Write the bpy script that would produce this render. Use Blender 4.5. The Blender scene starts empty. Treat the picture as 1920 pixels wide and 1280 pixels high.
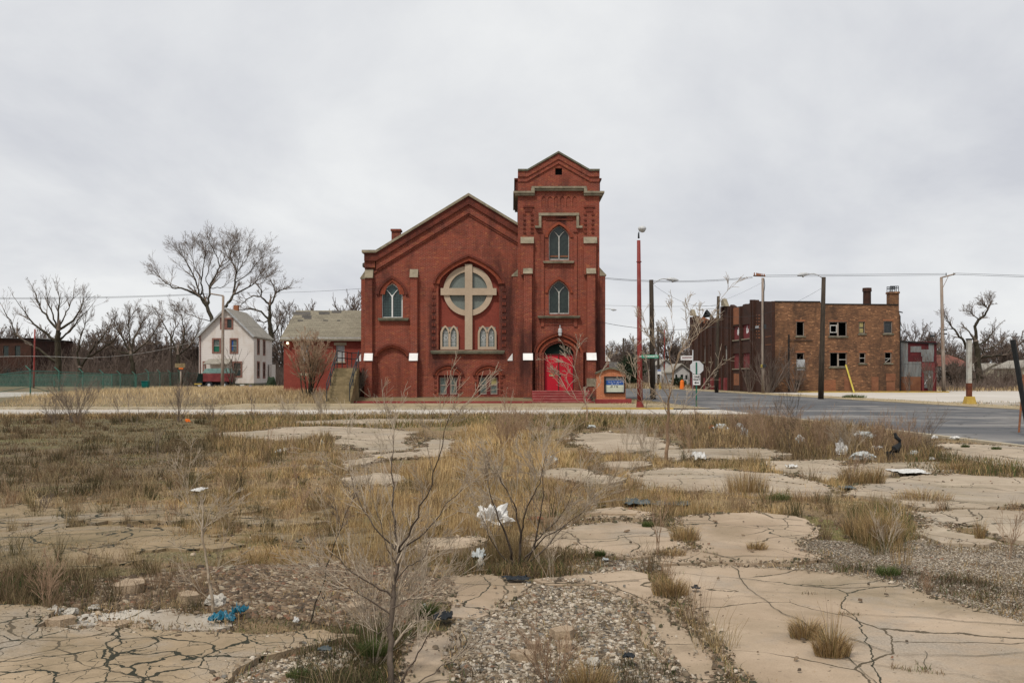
import bpy, bmesh, math, random
import numpy as np
from mathutils import Vector, Matrix
from mathutils.geometry import tessellate_polygon
R = math.radians
random.seed(7); rng = np.random.default_rng(11)
S = bpy.context.scene
COL = S.collection

# ------------------------------------------------------------------ camera, sky, sun, exposure
F, CX, HY, CH = 1867.0, 960.0, 704.0, 1.65      # focal length in photo pixels, centre column, horizon row, eye height
cam = bpy.data.cameras.new('camera'); camo = bpy.data.objects.new('camera', cam); COL.objects.link(camo)
cam.sensor_width = 36.0; cam.lens = 36.0 * F / 1920.0; cam.shift_y = (HY - 640.0) / 1920.0
cam.clip_start = 0.1; cam.clip_end = 2000
camo.location = (0, 0, CH); camo.rotation_euler = (R(90), 0, 0)
S.camera = camo
S.view_settings.view_transform = 'Standard'; S.view_settings.look = 'None'
S.view_settings.exposure = 0.0; S.view_settings.gamma = 1.0
S.render.engine = 'CYCLES'
S.cycles.use_denoising = True
S.cycles.max_bounces = 5; S.cycles.diffuse_bounces = 3; S.cycles.glossy_bounces = 2; S.cycles.transparent_max_bounces = 16
S.cycles.use_adaptive_sampling = True

SUN_EL, SUN_AZ = 54.0, -150.0   # sun behind the camera, to the left
W = bpy.data.worlds.new('World'); S.world = W; W.use_nodes = True
nt = W.node_tree; nt.nodes.clear()
def N(nt, t, **kw):
    n = nt.nodes.new(t)
    for k, v in kw.items():
        if k.startswith('i_'): n.inputs[k[2:].replace('_', ' ')].default_value = v
        else: setattr(n, k, v)
    return n
def L(nt, a, b): nt.links.new(a, b)
out = N(nt, 'ShaderNodeOutputWorld'); bg = N(nt, 'ShaderNodeBackground'); bg.inputs['Strength'].default_value = 0.1
sky = N(nt, 'ShaderNodeTexSky', sky_type='NISHITA', sun_disc=False)
sky.sun_elevation = R(SUN_EL); sky.sun_rotation = R(180 + 30)
tc = N(nt, 'ShaderNodeTexCoord'); sep = N(nt, 'ShaderNodeSeparateXYZ'); L(nt, tc.outputs['Generated'], sep.inputs[0])
za = N(nt, 'ShaderNodeMath', operation='MAXIMUM'); L(nt, sep.outputs[2], za.inputs[0]); za.inputs[1].default_value = 0.0
zb = N(nt, 'ShaderNodeMath', operation='ADD'); L(nt, za.outputs[0], zb.inputs[0]); zb.inputs[1].default_value = 0.30
dx = N(nt, 'ShaderNodeMath', operation='DIVIDE'); L(nt, sep.outputs[0], dx.inputs[0]); L(nt, zb.outputs[0], dx.inputs[1])
dy = N(nt, 'ShaderNodeMath', operation='DIVIDE'); L(nt, sep.outputs[1], dy.inputs[0]); L(nt, zb.outputs[0], dy.inputs[1])
cb = N(nt, 'ShaderNodeCombineXYZ'); L(nt, dx.outputs[0], cb.inputs[0]); L(nt, dy.outputs[0], cb.inputs[1])
n1 = N(nt, 'ShaderNodeTexNoise', i_Scale=0.95, i_Detail=8.0, i_Roughness=0.56, i_Distortion=0.35); L(nt, cb.outputs[0], n1.inputs['Vector'])
r1 = N(nt, 'ShaderNodeValToRGB'); L(nt, n1.outputs['Fac'], r1.inputs[0])
r1.color_ramp.elements[0].position = 0.36; r1.color_ramp.elements[0].color = (6.25, 6.4, 6.85, 1)
r1.color_ramp.elements[1].position = 0.60; r1.color_ramp.elements[1].color = (8.6, 8.7, 8.75, 1)
mx = N(nt, 'ShaderNodeMixRGB'); mx.inputs[0].default_value = 0.965
L(nt, sky.outputs[0], mx.inputs[1]); L(nt, r1.outputs[0], mx.inputs[2])
L(nt, mx.outputs[0], bg.inputs['Color']); L(nt, bg.outputs[0], out.inputs[0])
sl = bpy.data.lights.new('sun', 'SUN'); sl.energy = 2.9; sl.angle = R(8); sl.color = (1.0, 0.94, 0.84)
so = bpy.data.objects.new('sun', sl); COL.objects.link(so)
_d = Vector((math.sin(R(30)) * math.cos(R(SUN_EL)), math.cos(R(30)) * math.cos(R(SUN_EL)), -math.sin(R(SUN_EL))))
so.rotation_euler = _d.to_track_quat('-Z', 'Y').to_euler(); so.location = (0, 0, 60)

# ------------------------------------------------------------------ pixel helpers (photo pixels to places in the world)
def G(px, py, z=0.0):
    Y = (CH - z) * F / (py - HY); return ((px - CX) * Y / F, Y)
def X_(px, Y): return (px - CX) * Y / F
def Z_(py, Y): return CH + (HY - py) * Y / F
def sst(a, b, x):
    t = min(1, max(0, (x - a) / (b - a))); return t * t * (3 - 2 * t)
def near_edge(Y): return 13.7 - 0.073 * Y
def far_edge(Y): return 28.2 - 0.0745 * Y
def gz(X, Y):
    """height of the land behind the cross street (0 elsewhere)"""
    if Y < 56: return 0.0
    k = 1 - sst(5.6, 7.6, X + 0.073 * (Y - 60))
    z = 0.30 * sst(57.6, 60.5, Y) * k
    z += 0.2 * sst(59, 66, Y) * (1 - sst(76, 105, Y)) * (1 - sst(-10, -8, X))
    z *= sst(-40, -24, X) if Y < 100 else 1
    return z

# ------------------------------------------------------------------ object bookkeeping
def tag(o, label=None, cat=None, group=None, kind=None):
    if label: o['label'] = label
    if cat: o['category'] = cat
    if group: o['group'] = group
    if kind: o['kind'] = kind
    return o
def thing(name, label, cat, loc, group=None):
    o = bpy.data.objects.new(name, None); COL.objects.link(o); o.location = loc; o.empty_display_size = 0.3
    return tag(o, label, cat, group)
def root_loc(p):
    v = Vector((0, 0, 0))
    while p is not None: v = v + Vector(p.location); p = p.parent
    return v
def link(name, me, mat, parent=None, loc=None, smooth=False):
    """me has world coordinates: shift to the parent's (or the given) origin"""
    o = bpy.data.objects.new(name, me); COL.objects.link(o)
    base = root_loc(parent) if parent is not None else Vector(loc or (0, 0, 0))
    if base.length > 0: me.transform(Matrix.Translation(-base))
    if parent is not None: o.parent = parent
    else: o.location = base
    if mat is not None and not me.materials: me.materials.append(mat)
    if smooth: me.polygons.foreach_set('use_smooth', [True] * len(me.polygons))
    return o
def kids(o): return [c for c in bpy.data.objects if c.parent == o]
def copy_tree(o, parent=None):
    c = o.copy(); COL.objects.link(c); c.parent = parent
    for ch in kids(o): copy_tree(ch, c)
    return c
def again(o, loc, rz=0.0, sc=1.0, label=None):
    c = copy_tree(o); c.location = loc; c.rotation_euler = (0, 0, rz); c.scale = (sc, sc, sc) if not isinstance(sc, tuple) else sc
    if label: c['label'] = label
    return c

class MB:
    def __init__(s): s.v = []; s.f = []
    def add(s, vs, fs):
        b = len(s.v); s.v += [tuple(v) for v in vs]; s.f += [tuple(b + i for i in f) for f in fs]
    def box(s, x0, x1, y0, y1, z0, z1):
        s.add([(x0,y0,z0),(x1,y0,z0),(x1,y1,z0),(x0,y1,z0),(x0,y0,z1),(x1,y0,z1),(x1,y1,z1),(x0,y1,z1)],
              [(0,3,2,1),(4,5,6,7),(0,1,5,4),(1,2,6,5),(2,3,7,6),(3,0,4,7)])
    def hexa(s, p): # 8 points: bottom 4, top 4
        s.add(p, [(0,3,2,1),(4,5,6,7),(0,1,5,4),(1,2,6,5),(2,3,7,6),(3,0,4,7)])
    def tube(s, pts, rs, n=8, cap=True):
        pts = [Vector(p) for p in pts]; b = len(s.v)
        if not hasattr(rs, '__len__'): rs = [rs] * len(pts)
        for i, p in enumerate(pts):
            d = (pts[min(i+1, len(pts)-1)] - pts[max(i-1, 0)]).normalized()
            a = Vector((0,0,1)) if abs(d.z) < 0.9 else Vector((1,0,0))
            u = d.cross(a).normalized(); w = d.cross(u)
            for k in range(n):
                t = 2*math.pi*k/n; q = p + (u*math.cos(t) + w*math.sin(t))*rs[i]; s.v.append(tuple(q))
        for i in range(len(pts)-1):
            for k in range(n):
                s.f.append((b+i*n+k, b+i*n+(k+1)%n, b+(i+1)*n+(k+1)%n, b+(i+1)*n+k))
        if cap:
            s.f.append(tuple(b+k for k in range(n-1,-1,-1))); s.f.append(tuple(b+(len(pts)-1)*n+k for k in range(n)))
    def cone(s, c, r0, r1, z0, z1, n=12): s.tube([(c[0],c[1],z0),(c[0],c[1],z1)], [r0, r1], n)
    def build(s, name, mat, parent=None, loc=None, smooth=False, bevel=0):
        me = bpy.data.meshes.new(name); me.from_pydata(s.v, [], s.f); me.update()
        bm = bmesh.new(); bm.from_mesh(me); bmesh.ops.recalc_face_normals(bm, faces=bm.faces)
        bm.to_mesh(me); bm.free()
        o = link(name, me, mat, parent, loc, smooth)
        if bevel:
            m = o.modifiers.new('bevel', 'BEVEL'); m.width = bevel; m.segments = 2; m.limit_method = 'ANGLE'
        return o

class Wall:
    """a vertical plane: P0 + u*s, outward normal n; (px,py) photo pixels are cast onto it"""
    def __init__(s, P0, u):
        s.P = Vector((P0[0], P0[1])); s.u = Vector((u[0], u[1])).normalized(); s.n = Vector((s.u.y, -s.u.x))
    def hit(s, px, py, off=0.0):
        d = Vector(((px - CX) / F, 1.0)); P = s.P + s.n * off
        # t*d = P + u*k
        det = d.x * (-s.u.y) + s.u.x * d.y
        t = (P.x * (-s.u.y) + s.u.x * P.y) / det
        k = (Vector((t*d.x, t*d.y)) - P).dot(s.u)
        return (k, CH + (HY - py) / F * t)
    def p(s, k, z, off=0.0):
        q = s.P + s.u * k + s.n * off; return (q.x, q.y, z)
    def box(s, mb, k0, k1, z0, z1, d0, d1):
        mb.hexa([s.p(k0,z0,d1), s.p(k1,z0,d1), s.p(k1,z0,d0), s.p(k0,z0,d0), s.p(k0,z1,d1), s.p(k1,z1,d1), s.p(k1,z1,d0), s.p(k0,z1,d0)])
    def pbox(s, mb, x0, y0, x1, y1, d0, d1, ref=None):
        """box from two photo corners (top-left, bottom-right) read on the plane at depth d1"""
        a = s.hit(x0, y0, d1 if ref is None else ref); b = s.hit(x1, y1, d1 if ref is None else ref)
        s.box(mb, a[0], b[0], b[1], a[1], d0, d1)
    def poly(s, mb, pts, d0, d1, holes=()):
        loops = [pts] + list(holes)
        tri = tessellate_polygon([[Vector((a, b, 0)) for a, b in lp] for lp in loops])
        flat = [q for lp in loops for q in lp]; n = len(flat)
        vs = [s.p(a, b, d1) for a, b in flat] + [s.p(a, b, d0) for a, b in flat]
        fs = [tuple(t) for t in tri] + [tuple(i + n for i in reversed(t)) for t in tri]
        o = 0
        for lp in loops:
            m = len(lp)
            for i in range(m):
                j = (i + 1) % m; fs.append((o+i, o+j, n+o+j, n+o+i))
            o += m
        mb.add(vs, fs)
    def wedge(s, mb, k0, k1, z0, z1, d0, dlow):
        """sloped stone cap: sticks out dlow at its foot, d0 at its top"""
        mb.hexa([s.p(k0,z0,dlow), s.p(k1,z0,dlow), s.p(k1,z0,-0.05), s.p(k0,z0,-0.05), s.p(k0,z1,d0), s.p(k1,z1,d0), s.p(k1,z1,-0.05), s.p(k0,z1,-0.05)])

def arch(x0, x1, zs, zt, n=10, a=0.62, z0=None):
    """pointed arch outline; closed down to z0 when given"""
    xm = (x0 + x1) / 2; L_ = []
    for i in range(n + 1):
        f = 1 - math.cos(i / n * math.pi / 2) if i < n else 1
        g = a * math.sqrt(max(0, 1 - (1 - f) ** 2)) + (1 - a) * f
        L_.append((x0 + (xm - x0) * f, zs + (zt - zs) * g))
    Rr = [(x0 + x1 - x, z) for x, z in reversed(L_[:-1])]
    pts = L_ + Rr
    if z0 is not None: pts = [(x0, z0)] + pts + [(x1, z0)]
    return pts
def band(outer, inner): return outer + list(reversed(inner))

# ------------------------------------------------------------------ materials
def newmat(name):
    m = bpy.data.materials.new(name); m.use_nodes = True; t = m.node_tree; t.nodes.clear()
    o = N(t, 'ShaderNodeOutputMaterial'); b = N(t, 'ShaderNodeBsdfPrincipled'); L(t, b.outputs[0], o.inputs[0])
    b.inputs['Specular IOR Level'].default_value = 0.25
    return m, t, b
def ramp(t, fac, p0, c0, p1, c1):
    r = N(t, 'ShaderNodeValToRGB'); L(t, fac, r.inputs[0])
    r.color_ramp.elements[0].position = p0; r.color_ramp.elements[0].color = (*c0, 1) if len(c0) == 3 else c0
    r.color_ramp.elements[1].position = p1; r.color_ramp.elements[1].color = (*c1, 1) if len(c1) == 3 else c1
    return r.outputs[0]
def grey(v): return (v, v, v)
def noise(t, vec, scale, detail=5, rough=0.55, dist=0.0):
    n = N(t, 'ShaderNodeTexNoise', i_Scale=scale, i_Detail=float(detail), i_Roughness=rough, i_Distortion=dist)
    if vec is not None: L(t, vec, n.inputs['Vector'])
    return n.outputs['Fac']
def mix(t, fac, a, b, mode='MIX'):
    m = N(t, 'ShaderNodeMixRGB', blend_type=mode)
    for i, x in ((0, fac), (1, a), (2, b)):
        if hasattr(x, 'links'): L(t, x, m.inputs[i])
        elif i == 0: m.inputs[0].default_value = x
        else: m.inputs[i].default_value = (*x, 1)
    return m.outputs[0]
def math_(t, op, a, b=None):
    m = N(t, 'ShaderNodeMath', operation=op)
    for i, x in enumerate((a, b)):
        if x is None: continue
        if hasattr(x, 'links'): L(t, x, m.inputs[i])
        else: m.inputs[i].default_value = x
    return m.outputs[0]
def scalev(t, vec, s):
    m = N(t, 'ShaderNodeMapping'); L(t, vec, m.inputs[0]); m.inputs['Scale'].default_value = s; return m.outputs[0]
def bump(t, b, h, dist=0.01, strength=0.6):
    n = N(t, 'ShaderNodeBump'); n.inputs['Distance'].default_value = dist; n.inputs['Strength'].default_value = strength
    L(t, h, n.inputs['Height']); L(t, n.outputs[0], b.inputs['Normal'])
def pos(t): return N(t, 'ShaderNodeTexCoord').outputs['Object']
def mottled(name, c1, c2, scale=2.0, rough=0.8, grain=0.25, bmp=0.004, spec=0.25, metal=0.0, stretch=None, grime=None):
    m, t, b = newmat(name); v = pos(t)
    if stretch: v = scalev(t, v, stretch)
    c = ramp(t, noise(t, v, scale, 6, 0.6, 0.3), 0.35, c1, 0.65, c2)
    g = ramp(t, noise(t, v, scale * 14, 4, 0.7), 0.3, grey(1 - grain), 0.7, grey(1 + grain * 0.4))
    c = mix(t, 1.0, c, g, 'MULTIPLY')
    if grime:
        gm = ramp(t, noise(t, v, scale * 0.6, 8, 0.65, 0.8), 0.5, grey(0), 0.7, grey(0.75)); c = mix(t, gm, c, grime)
    L(t, c, b.inputs['Base Color']); b.inputs['Roughness'].default_value = rough
    b.inputs['Specular IOR Level'].default_value = spec; b.inputs['Metallic'].default_value = metal
    if bmp: bump(t, b, noise(t, v, scale * 10, 4, 0.6), bmp)
    return m
def wallvec(t):
    """(along the wall, height) whatever way the wall faces"""
    tcn = N(t, 'ShaderNodeTexCoord'); s = N(t, 'ShaderNodeSeparateXYZ'); L(t, tcn.outputs['Object'], s.inputs[0])
    g = N(t, 'ShaderNodeNewGeometry'); sn = N(t, 'ShaderNodeSeparateXYZ'); L(t, g.outputs['True Normal'], sn.inputs[0])
    k = math_(t, 'GREATER_THAN', math_(t, 'ABSOLUTE', sn.outputs[0]), 0.6)
    h = N(t, 'ShaderNodeMix'); L(t, k, h.inputs[0]); L(t, s.outputs[0], h.inputs[2]); L(t, s.outputs[1], h.inputs[3])
    c = N(t, 'ShaderNodeCombineXYZ'); L(t, h.outputs[0], c.inputs[0]); L(t, s.outputs[2], c.inputs[1])
    return c.outputs[0]
def brick(name, c1, c2, mortar, var=None, stain=(0.03, 0.02, 0.015), stainpos=(0.55, 0.75), rough=0.85, bw=0.22, rh=0.075, odd=None, ms=0.009, soot=None):
    m, t, b = newmat(name); wv = wallvec(t)
    bt = N(t, 'ShaderNodeTexBrick'); L(t, wv, bt.inputs['Vector'])
    bt.inputs['Color1'].default_value = (*c1, 1); bt.inputs['Color2'].default_value = (*c2, 1); bt.inputs['Mortar'].default_value = (*mortar, 1)
    bt.inputs['Scale'].default_value = 1.0; bt.inputs['Mortar Size'].default_value = ms; bt.inputs['Brick Width'].default_value = bw; bt.inputs['Row Height'].default_value = rh
    bt.inputs['Mortar Smooth'].default_value = 0.2
    c = bt.outputs['Color']; v = pos(t)
    c = mix(t, ramp(t, noise(t, scalev(t, v, (1, 1, 2.2)), 0.8, 7, 0.62, 0.4), 0.35, grey(0.0), 0.68, grey(0.6)), c, var or tuple(x * 1.35 for x in c1))
    if odd:
        od = ramp(t, noise(t, scalev(t, wv, (1 / bw * 0.5, 1 / rh * 0.5, 1)), 1.0, 2, 0.8), 0.60, grey(0), 0.64, grey(0.75)); c = mix(t, od, c, odd)
    st = ramp(t, noise(t, scalev(t, v, (1.4, 1.4, 0.5)), 0.45, 9, 0.7, 0.6), stainpos[0], grey(0), stainpos[1], grey(0.72))
    c = mix(t, st, c, stain)
    if soot:   # old soot and damp stains, each with a place of its own: (x centre, half width, z from, z to)
        s = N(t, 'ShaderNodeSeparateXYZ'); L(t, v, s.inputs[0]); nz = noise(t, scalev(t, v, (1.6, 1, .5)), 1.3, 7, .7, .5)
        for (xc, hw, z0, z1) in soot:
            a = math_(t, 'DIVIDE', math_(t, 'ABSOLUTE', math_(t, 'SUBTRACT', s.outputs[0], xc)), hw); zz = math_(t, 'DIVIDE', math_(t, 'ABSOLUTE', math_(t, 'SUBTRACT', s.outputs[2], (z0 + z1) / 2)), (z1 - z0) / 2)
            k = math_(t, 'ADD', math_(t, 'MAXIMUM', a, zz), math_(t, 'MULTIPLY', nz, 1.4)); c = mix(t, ramp(t, k, 1.0 - .0, grey(.85), 1.75 if False else 1.0, grey(0)) if False else ramp(t, math_(t, 'SUBTRACT', k, .9), .15, grey(.8), .75, grey(0)), c, stain)
    c = mix(t, 1.0, c, ramp(t, noise(t, v, 9, 5, 0.7), 0.3, grey(0.8), 0.7, grey(1.12)), 'MULTIPLY')
    L(t, c, b.inputs['Base Color']); b.inputs['Roughness'].default_value = rough
    bump(t, b, math_(t, 'ADD', math_(t, 'MULTIPLY', bt.outputs['Fac'], -1.0), noise(t, v, 25, 3, 0.6)), 0.008, 0.7)
    return m
def colattr(name, rough=0.8, trans=0.0, spec=0.2, grain=0.0):
    m, t, b = newmat(name); a = N(t, 'ShaderNodeAttribute', attribute_name='Col'); c = a.outputs['Color']
    if grain: c = mix(t, 1.0, c, ramp(t, noise(t, pos(t), 60, 3, 0.7), 0.3, grey(1 - grain), 0.7, grey(1 + grain)), 'MULTIPLY')
    L(t, c, b.inputs['Base Color']); b.inputs['Roughness'].default_value = rough; b.inputs['Specular IOR Level'].default_value = spec
    if trans:
        tr = N(t, 'ShaderNodeBsdfTranslucent'); L(t, c, tr.inputs[0]); ms = N(t, 'ShaderNodeMixShader'); ms.inputs[0].default_value = trans
        L(t, b.outputs[0], ms.inputs[1]); L(t, tr.outputs[0], ms.inputs[2])
        L(t, ms.outputs[0], [n for n in t.nodes if n.type == 'OUTPUT_MATERIAL'][0].inputs[0])
    return m
def glassmat(name, c, rough=0.12, var=None, scale=6):
    m, t, b = newmat(name)
    cc = ramp(t, noise(t, pos(t), scale, 5, 0.6), 0.35, c, 0.65, var or tuple(x * 1.8 for x in c))
    L(t, cc, b.inputs['Base Color']); b.inputs['Roughness'].default_value = rough; b.inputs['Specular IOR Level'].default_value = 0.5
    return m
M = {}
M['brick'] = brick('church_brick', (0.215, 0.034, 0.020), (0.125, 0.021, 0.013), (0.25, 0.12, 0.088), var=(0.26, 0.062, 0.031), stain=(0.030, 0.011, 0.010), stainpos=(0.48, 0.70), odd=(0.33, 0.115, 0.05), ms=.012, soot=[(-0.35, .75, .5, 9.0), (-4.9, .35, 1, 7), (5.4, .5, 0, 7), (.8, .6, 0, 5), (-3.0, 1.2, 3.6, 6.2), (3.0, .5, 9.6, 11.5)])
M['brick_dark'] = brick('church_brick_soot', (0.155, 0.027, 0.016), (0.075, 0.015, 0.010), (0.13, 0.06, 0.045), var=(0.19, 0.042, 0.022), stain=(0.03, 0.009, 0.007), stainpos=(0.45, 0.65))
M['brick_arch'] = brick('arch_brick', (0.24, 0.048, 0.022), (0.16, 0.030, 0.015), (0.14, 0.055, 0.04), var=(0.29, 0.075, 0.035), stain=(0.05, 0.014, 0.010), bw=0.09, rh=0.22)
M['panel'] = brick('painted_brick', (0.215, 0.040, 0.025), (0.185, 0.034, 0.022), (0.17, 0.04, 0.028), var=(0.24, 0.055, 0.035), stain=(0.17, 0.03, 0.02), rough=0.7)
M['annex'] = brick('annex_painted_brick', (0.24, 0.042, 0.026), (0.195, 0.034, 0.023), (0.17, 0.04, 0.028), var=(0.28, 0.066, 0.046), stain=(0.19, 0.03, 0.02), rough=0.7)
M['stone'] = mottled('weathered_stone', (0.20, 0.172, 0.12), (0.30, 0.255, 0.185), 2.5, grime=(0.075, 0.072, 0.05))
M['stone_dark'] = mottled('mossy_stone', (0.085, 0.085, 0.06), (0.17, 0.155, 0.11), 2.5, grime=(0.05, 0.05, 0.035))
M['cross'] = mottled('painted_stone', (0.36, 0.28, 0.205), (0.42, 0.33, 0.245), 0.8, grain=0.12, grime=(.33,.25,.18))
M['white'] = mottled('white_paint', (0.62, 0.61, 0.60), (0.74, 0.73, 0.72), 2, grain=0.12, bmp=0.001)
M['whitewood'] = mottled('flaking_white_paint', (0.28, 0.27, 0.25), (0.46, 0.45, 0.425), 5, grain=0.3, bmp=0.002)
M['reddoor'] = mottled('red_door_paint', (0.37, 0.006, 0.018), (0.43, 0.009, 0.024), 0.8, rough=0.6, grain=0.1, bmp=0.001)
M['redstep'] = mottled('worn_red_paint', (0.19, 0.026, 0.027), (0.28, 0.05, 0.048), 1.5, grain=0.25)
M['redwood'] = mottled('dark_red_timber', (0.085, 0.014, 0.013), (0.12, 0.02, 0.018), 3)
M['green_dark'] = mottled('dark_green_board', (0.006, 0.014, 0.012), (0.010, 0.020, 0.017), 2, rough=0.9, spec=.1)
M['iron'] = mottled('dark_iron', (0.02, 0.025, 0.028), (0.04, 0.045, 0.05), 6, rough=0.6)
M['brass'] = mottled('brass', (0.50, 0.30, 0.08), (0.62, 0.42, 0.16), 6, rough=0.4)
M['concrete'] = mottled('concrete', (0.33, 0.28, 0.20), (0.44, 0.38, 0.28), 1.2)
M['stairs'] = mottled('mossy_stair_concrete', (0.15, 0.115, 0.06), (0.28, 0.215, 0.12), 2.2, grain=0.3)
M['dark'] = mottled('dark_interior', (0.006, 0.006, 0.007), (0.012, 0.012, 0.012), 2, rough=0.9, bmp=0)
M['glass_teal'] = glassmat('leaded_green_glass', (0.020, 0.042, 0.042), 0.3, (0.045, 0.08, 0.078), 14)
M['glass_grey'] = glassmat('textured_grey_glass', (0.085, 0.105, 0.095), 0.5, (0.16, 0.18, 0.165), 30)
M['glass_pale'] = glassmat('curtained_glass', (0.04, 0.055, 0.05), 0.3, (0.12, 0.15, 0.135), 7)
M['glass_dark'] = glassmat('dark_glass', (0.008, 0.016, 0.014), 0.25, (0.02, 0.03, 0.026))
M['boards'] = mottled('grey_board', (0.30, 0.31, 0.32), (0.42, 0.43, 0.44), 3)
M['blind'] = mottled('yellow_blind', (0.26, 0.22, 0.09), (0.33, 0.28, 0.12), 3)
def shingle(name, c1, c2, mortar):
    m = brick(name, c1, c2, mortar, var=tuple(x * 1.2 for x in c1), stain=tuple(x * 0.45 for x in c1), stainpos=(0.6, 0.8), bw=0.32, rh=0.13, ms=0.012); return m
M['shingle'] = shingle('asphalt_shingle', (0.215, 0.19, 0.14), (0.15, 0.132, 0.098), (0.10, 0.085, 0.06))
M['shingle_dark'] = shingle('dark_shingle', (0.10, 0.09, 0.08), (0.06, 0.055, 0.05), (0.03, 0.03, 0.03))
M['shingle_grey'] = shingle('grey_shingle', (0.30, 0.275, 0.235), (0.23, 0.21, 0.18), (0.15, 0.14, 0.12))
M['shingle_red'] = shingle('red_shingle', (0.20, 0.075, 0.055), (0.15, 0.055, 0.04), (0.08, 0.04, 0.03))
def siding(name, c, gap, grime):
    m, t, b = newmat(name); v = pos(t)
    s = N(t, 'ShaderNodeSeparateXYZ'); L(t, v, s.inputs[0])
    fr = math_(t, 'FRACT', math_(t, 'MULTIPLY', s.outputs[2], 5.0))
    ln = ramp(t, fr, 0.0, gap, 0.13, c)
    g = ramp(t, noise(t, scalev(t, v, (1, 1, 0.4)), 1.1, 8, 0.65, 0.5), 0.46, grey(0), 0.72, grey(0.8))
    L(t, mix(t, g, ln, grime), b.inputs['Base Color']); b.inputs['Roughness'].default_value = 0.7
    bump(t, b, fr, 0.02, 0.6); return m
M['siding'] = siding('white_siding', (0.62, 0.58, 0.555), (0.40, 0.36, 0.335), (0.46, 0.39, 0.33))
M['siding_cream'] = siding('cream_siding', (0.50, 0.46, 0.34), (0.32, 0.29, 0.22), (0.36, 0.32, 0.25))
M['siding_far'] = siding('grey_siding', (0.46, 0.45, 0.44), (0.3, 0.3, 0.3), (0.3, 0.28, 0.27))
M['trim_brown'] = mottled('brown_trim', (0.17, 0.075, 0.06), (0.25, 0.13, 0.10), 5)
M['b_common'] = brick('common_brick', (0.245, 0.118, 0.056), (0.10, 0.047, 0.026), (0.11, 0.08, 0.056), var=(0.20, 0.095, 0.048), stain=(0.034, 0.022, 0.016), stainpos=(0.44, 0.64), odd=(0.46, 0.24, 0.12), bw=0.30, rh=0.10)
M['b_face'] = brick('dark_face_brick', (0.055, 0.024, 0.015), (0.032, 0.016, 0.011), (0.03, 0.018, 0.013), var=(0.075, 0.030, 0.02), stain=(0.018, 0.011, 0.009))
M['b_orange'] = brick('raw_orange_brick', (0.27, 0.10, 0.045), (0.16, 0.06, 0.03), (0.14, 0.09, 0.06), stain=(0.12, 0.05, 0.03))
M['b_sign'] = brick('sign_brick', (0.46, 0.145, 0.060), (0.36, 0.095, 0.04), (0.46, 0.27, 0.17), var=(0.50, 0.19, 0.09), stain=(0.30, 0.08, 0.04), stainpos=(0.6, 0.85))
M['redboard'] = mottled('faded_red_board', (0.13, 0.023, 0.025), (0.20, 0.042, 0.043), 2.0, grain=0.2)
M['rustboard'] = mottled('rusty_board', (0.15, 0.06, 0.032), (0.23, 0.10, 0.052), 1.5)
M['tin'] = mottled('corrugated_tin', (0.11, 0.115, 0.115), (0.21, 0.22, 0.22), 1.5, rough=0.7, stretch=(3, 1, 0.6), grime=(0.14, 0.10, 0.08))
M['tinred'] = mottled('dark_red_asphalt_siding', (0.055, 0.010, 0.012), (0.10, 0.016, 0.018), 2)
M['asphalt'] = None
M['pole'] = mottled('weathered_timber_pole', (0.030, 0.022, 0.016), (0.065, 0.05, 0.036), 3, stretch=(4, 4, 0.5))
M['pole_pale'] = mottled('grey_timber_pole', (0.22, 0.18, 0.15), (0.34, 0.29, 0.25), 2.5, stretch=(4, 4, 0.4), grime=(0.20, 0.10, 0.05))
M['pole_red'] = mottled('red_painted_steel', (0.17, 0.024, 0.020), (0.23, 0.038, 0.032), 1.5, rough=0.6, grime=(0.26, 0.12, 0.10))
M['galv'] = mottled('galvanised_metal', (0.40, 0.41, 0.42), (0.55, 0.56, 0.57), 5, rough=0.45, spec=0.5)
M['green_post'] = mottled('green_painted_post', (0.010, 0.10, 0.065), (0.015, 0.13, 0.085), 4, rough=0.5)
M['signgreen'] = mottled('street_sign_green', (0.010, 0.24, 0.14), (0.015, 0.27, 0.16), 4, rough=0.4, grain=0.05, bmp=0)
M['signback'] = mottled('aluminium_sign_back', (0.47, 0.48, 0.49), (0.56, 0.57, 0.58), 2, rough=0.5, grain=0.1, bmp=0)
M['black'] = mottled('matt_black', (0.010, 0.011, 0.012), (0.018, 0.02, 0.021), 4)
M['yellow'] = mottled('worn_yellow_paint', (0.38, 0.25, 0.045), (0.46, 0.32, 0.08), 3, grime=(0.22, 0.17, 0.10))
M['yellowbright'] = mottled('yellow_board_edge', (0.48, 0.38, 0.06), (0.56, 0.46, 0.10), 3)
M['orange'] = mottled('orange_plastic', (0.75, 0.16, 0.02), (0.80, 0.20, 0.03), 3)
M['rustwhite'] = mottled('peeling_white_on_rust', (0.34, 0.335, 0.30), (0.48, 0.47, 0.43), 2.6, grime=(0.13, 0.06, 0.035))
M['plastic'] = mottled('white_plastic_film', (0.50, 0.49, 0.47), (0.70, 0.69, 0.67), 8, rough=0.5, spec=0.3, grime=(0.30, 0.25, 0.18))
M['plastic_blue'] = mottled('blue_plastic_film', (0.0, 0.075, 0.13), (0.005, 0.15, 0.23), 8, rough=0.35, spec=0.4)
M['plastic_grey'] = mottled('clear_plastic_film', (0.34, 0.36, 0.35), (0.52, 0.54, 0.53), 10, rough=0.35, spec=0.4)
M['rubber'] = mottled('black_rubber', (0.010, 0.013, 0.017), (0.022, 0.026, 0.031), 6, rough=0.6)
M['tarp'] = mottled('dark_grey_tarp', (0.045, 0.06, 0.065), (0.11, 0.125, 0.125), 5, rough=0.6)
M['chunk'] = mottled('broken_concrete', (0.30, 0.22, 0.145), (0.42, 0.32, 0.22), 7, grain=.4, bmp=.012)
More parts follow.
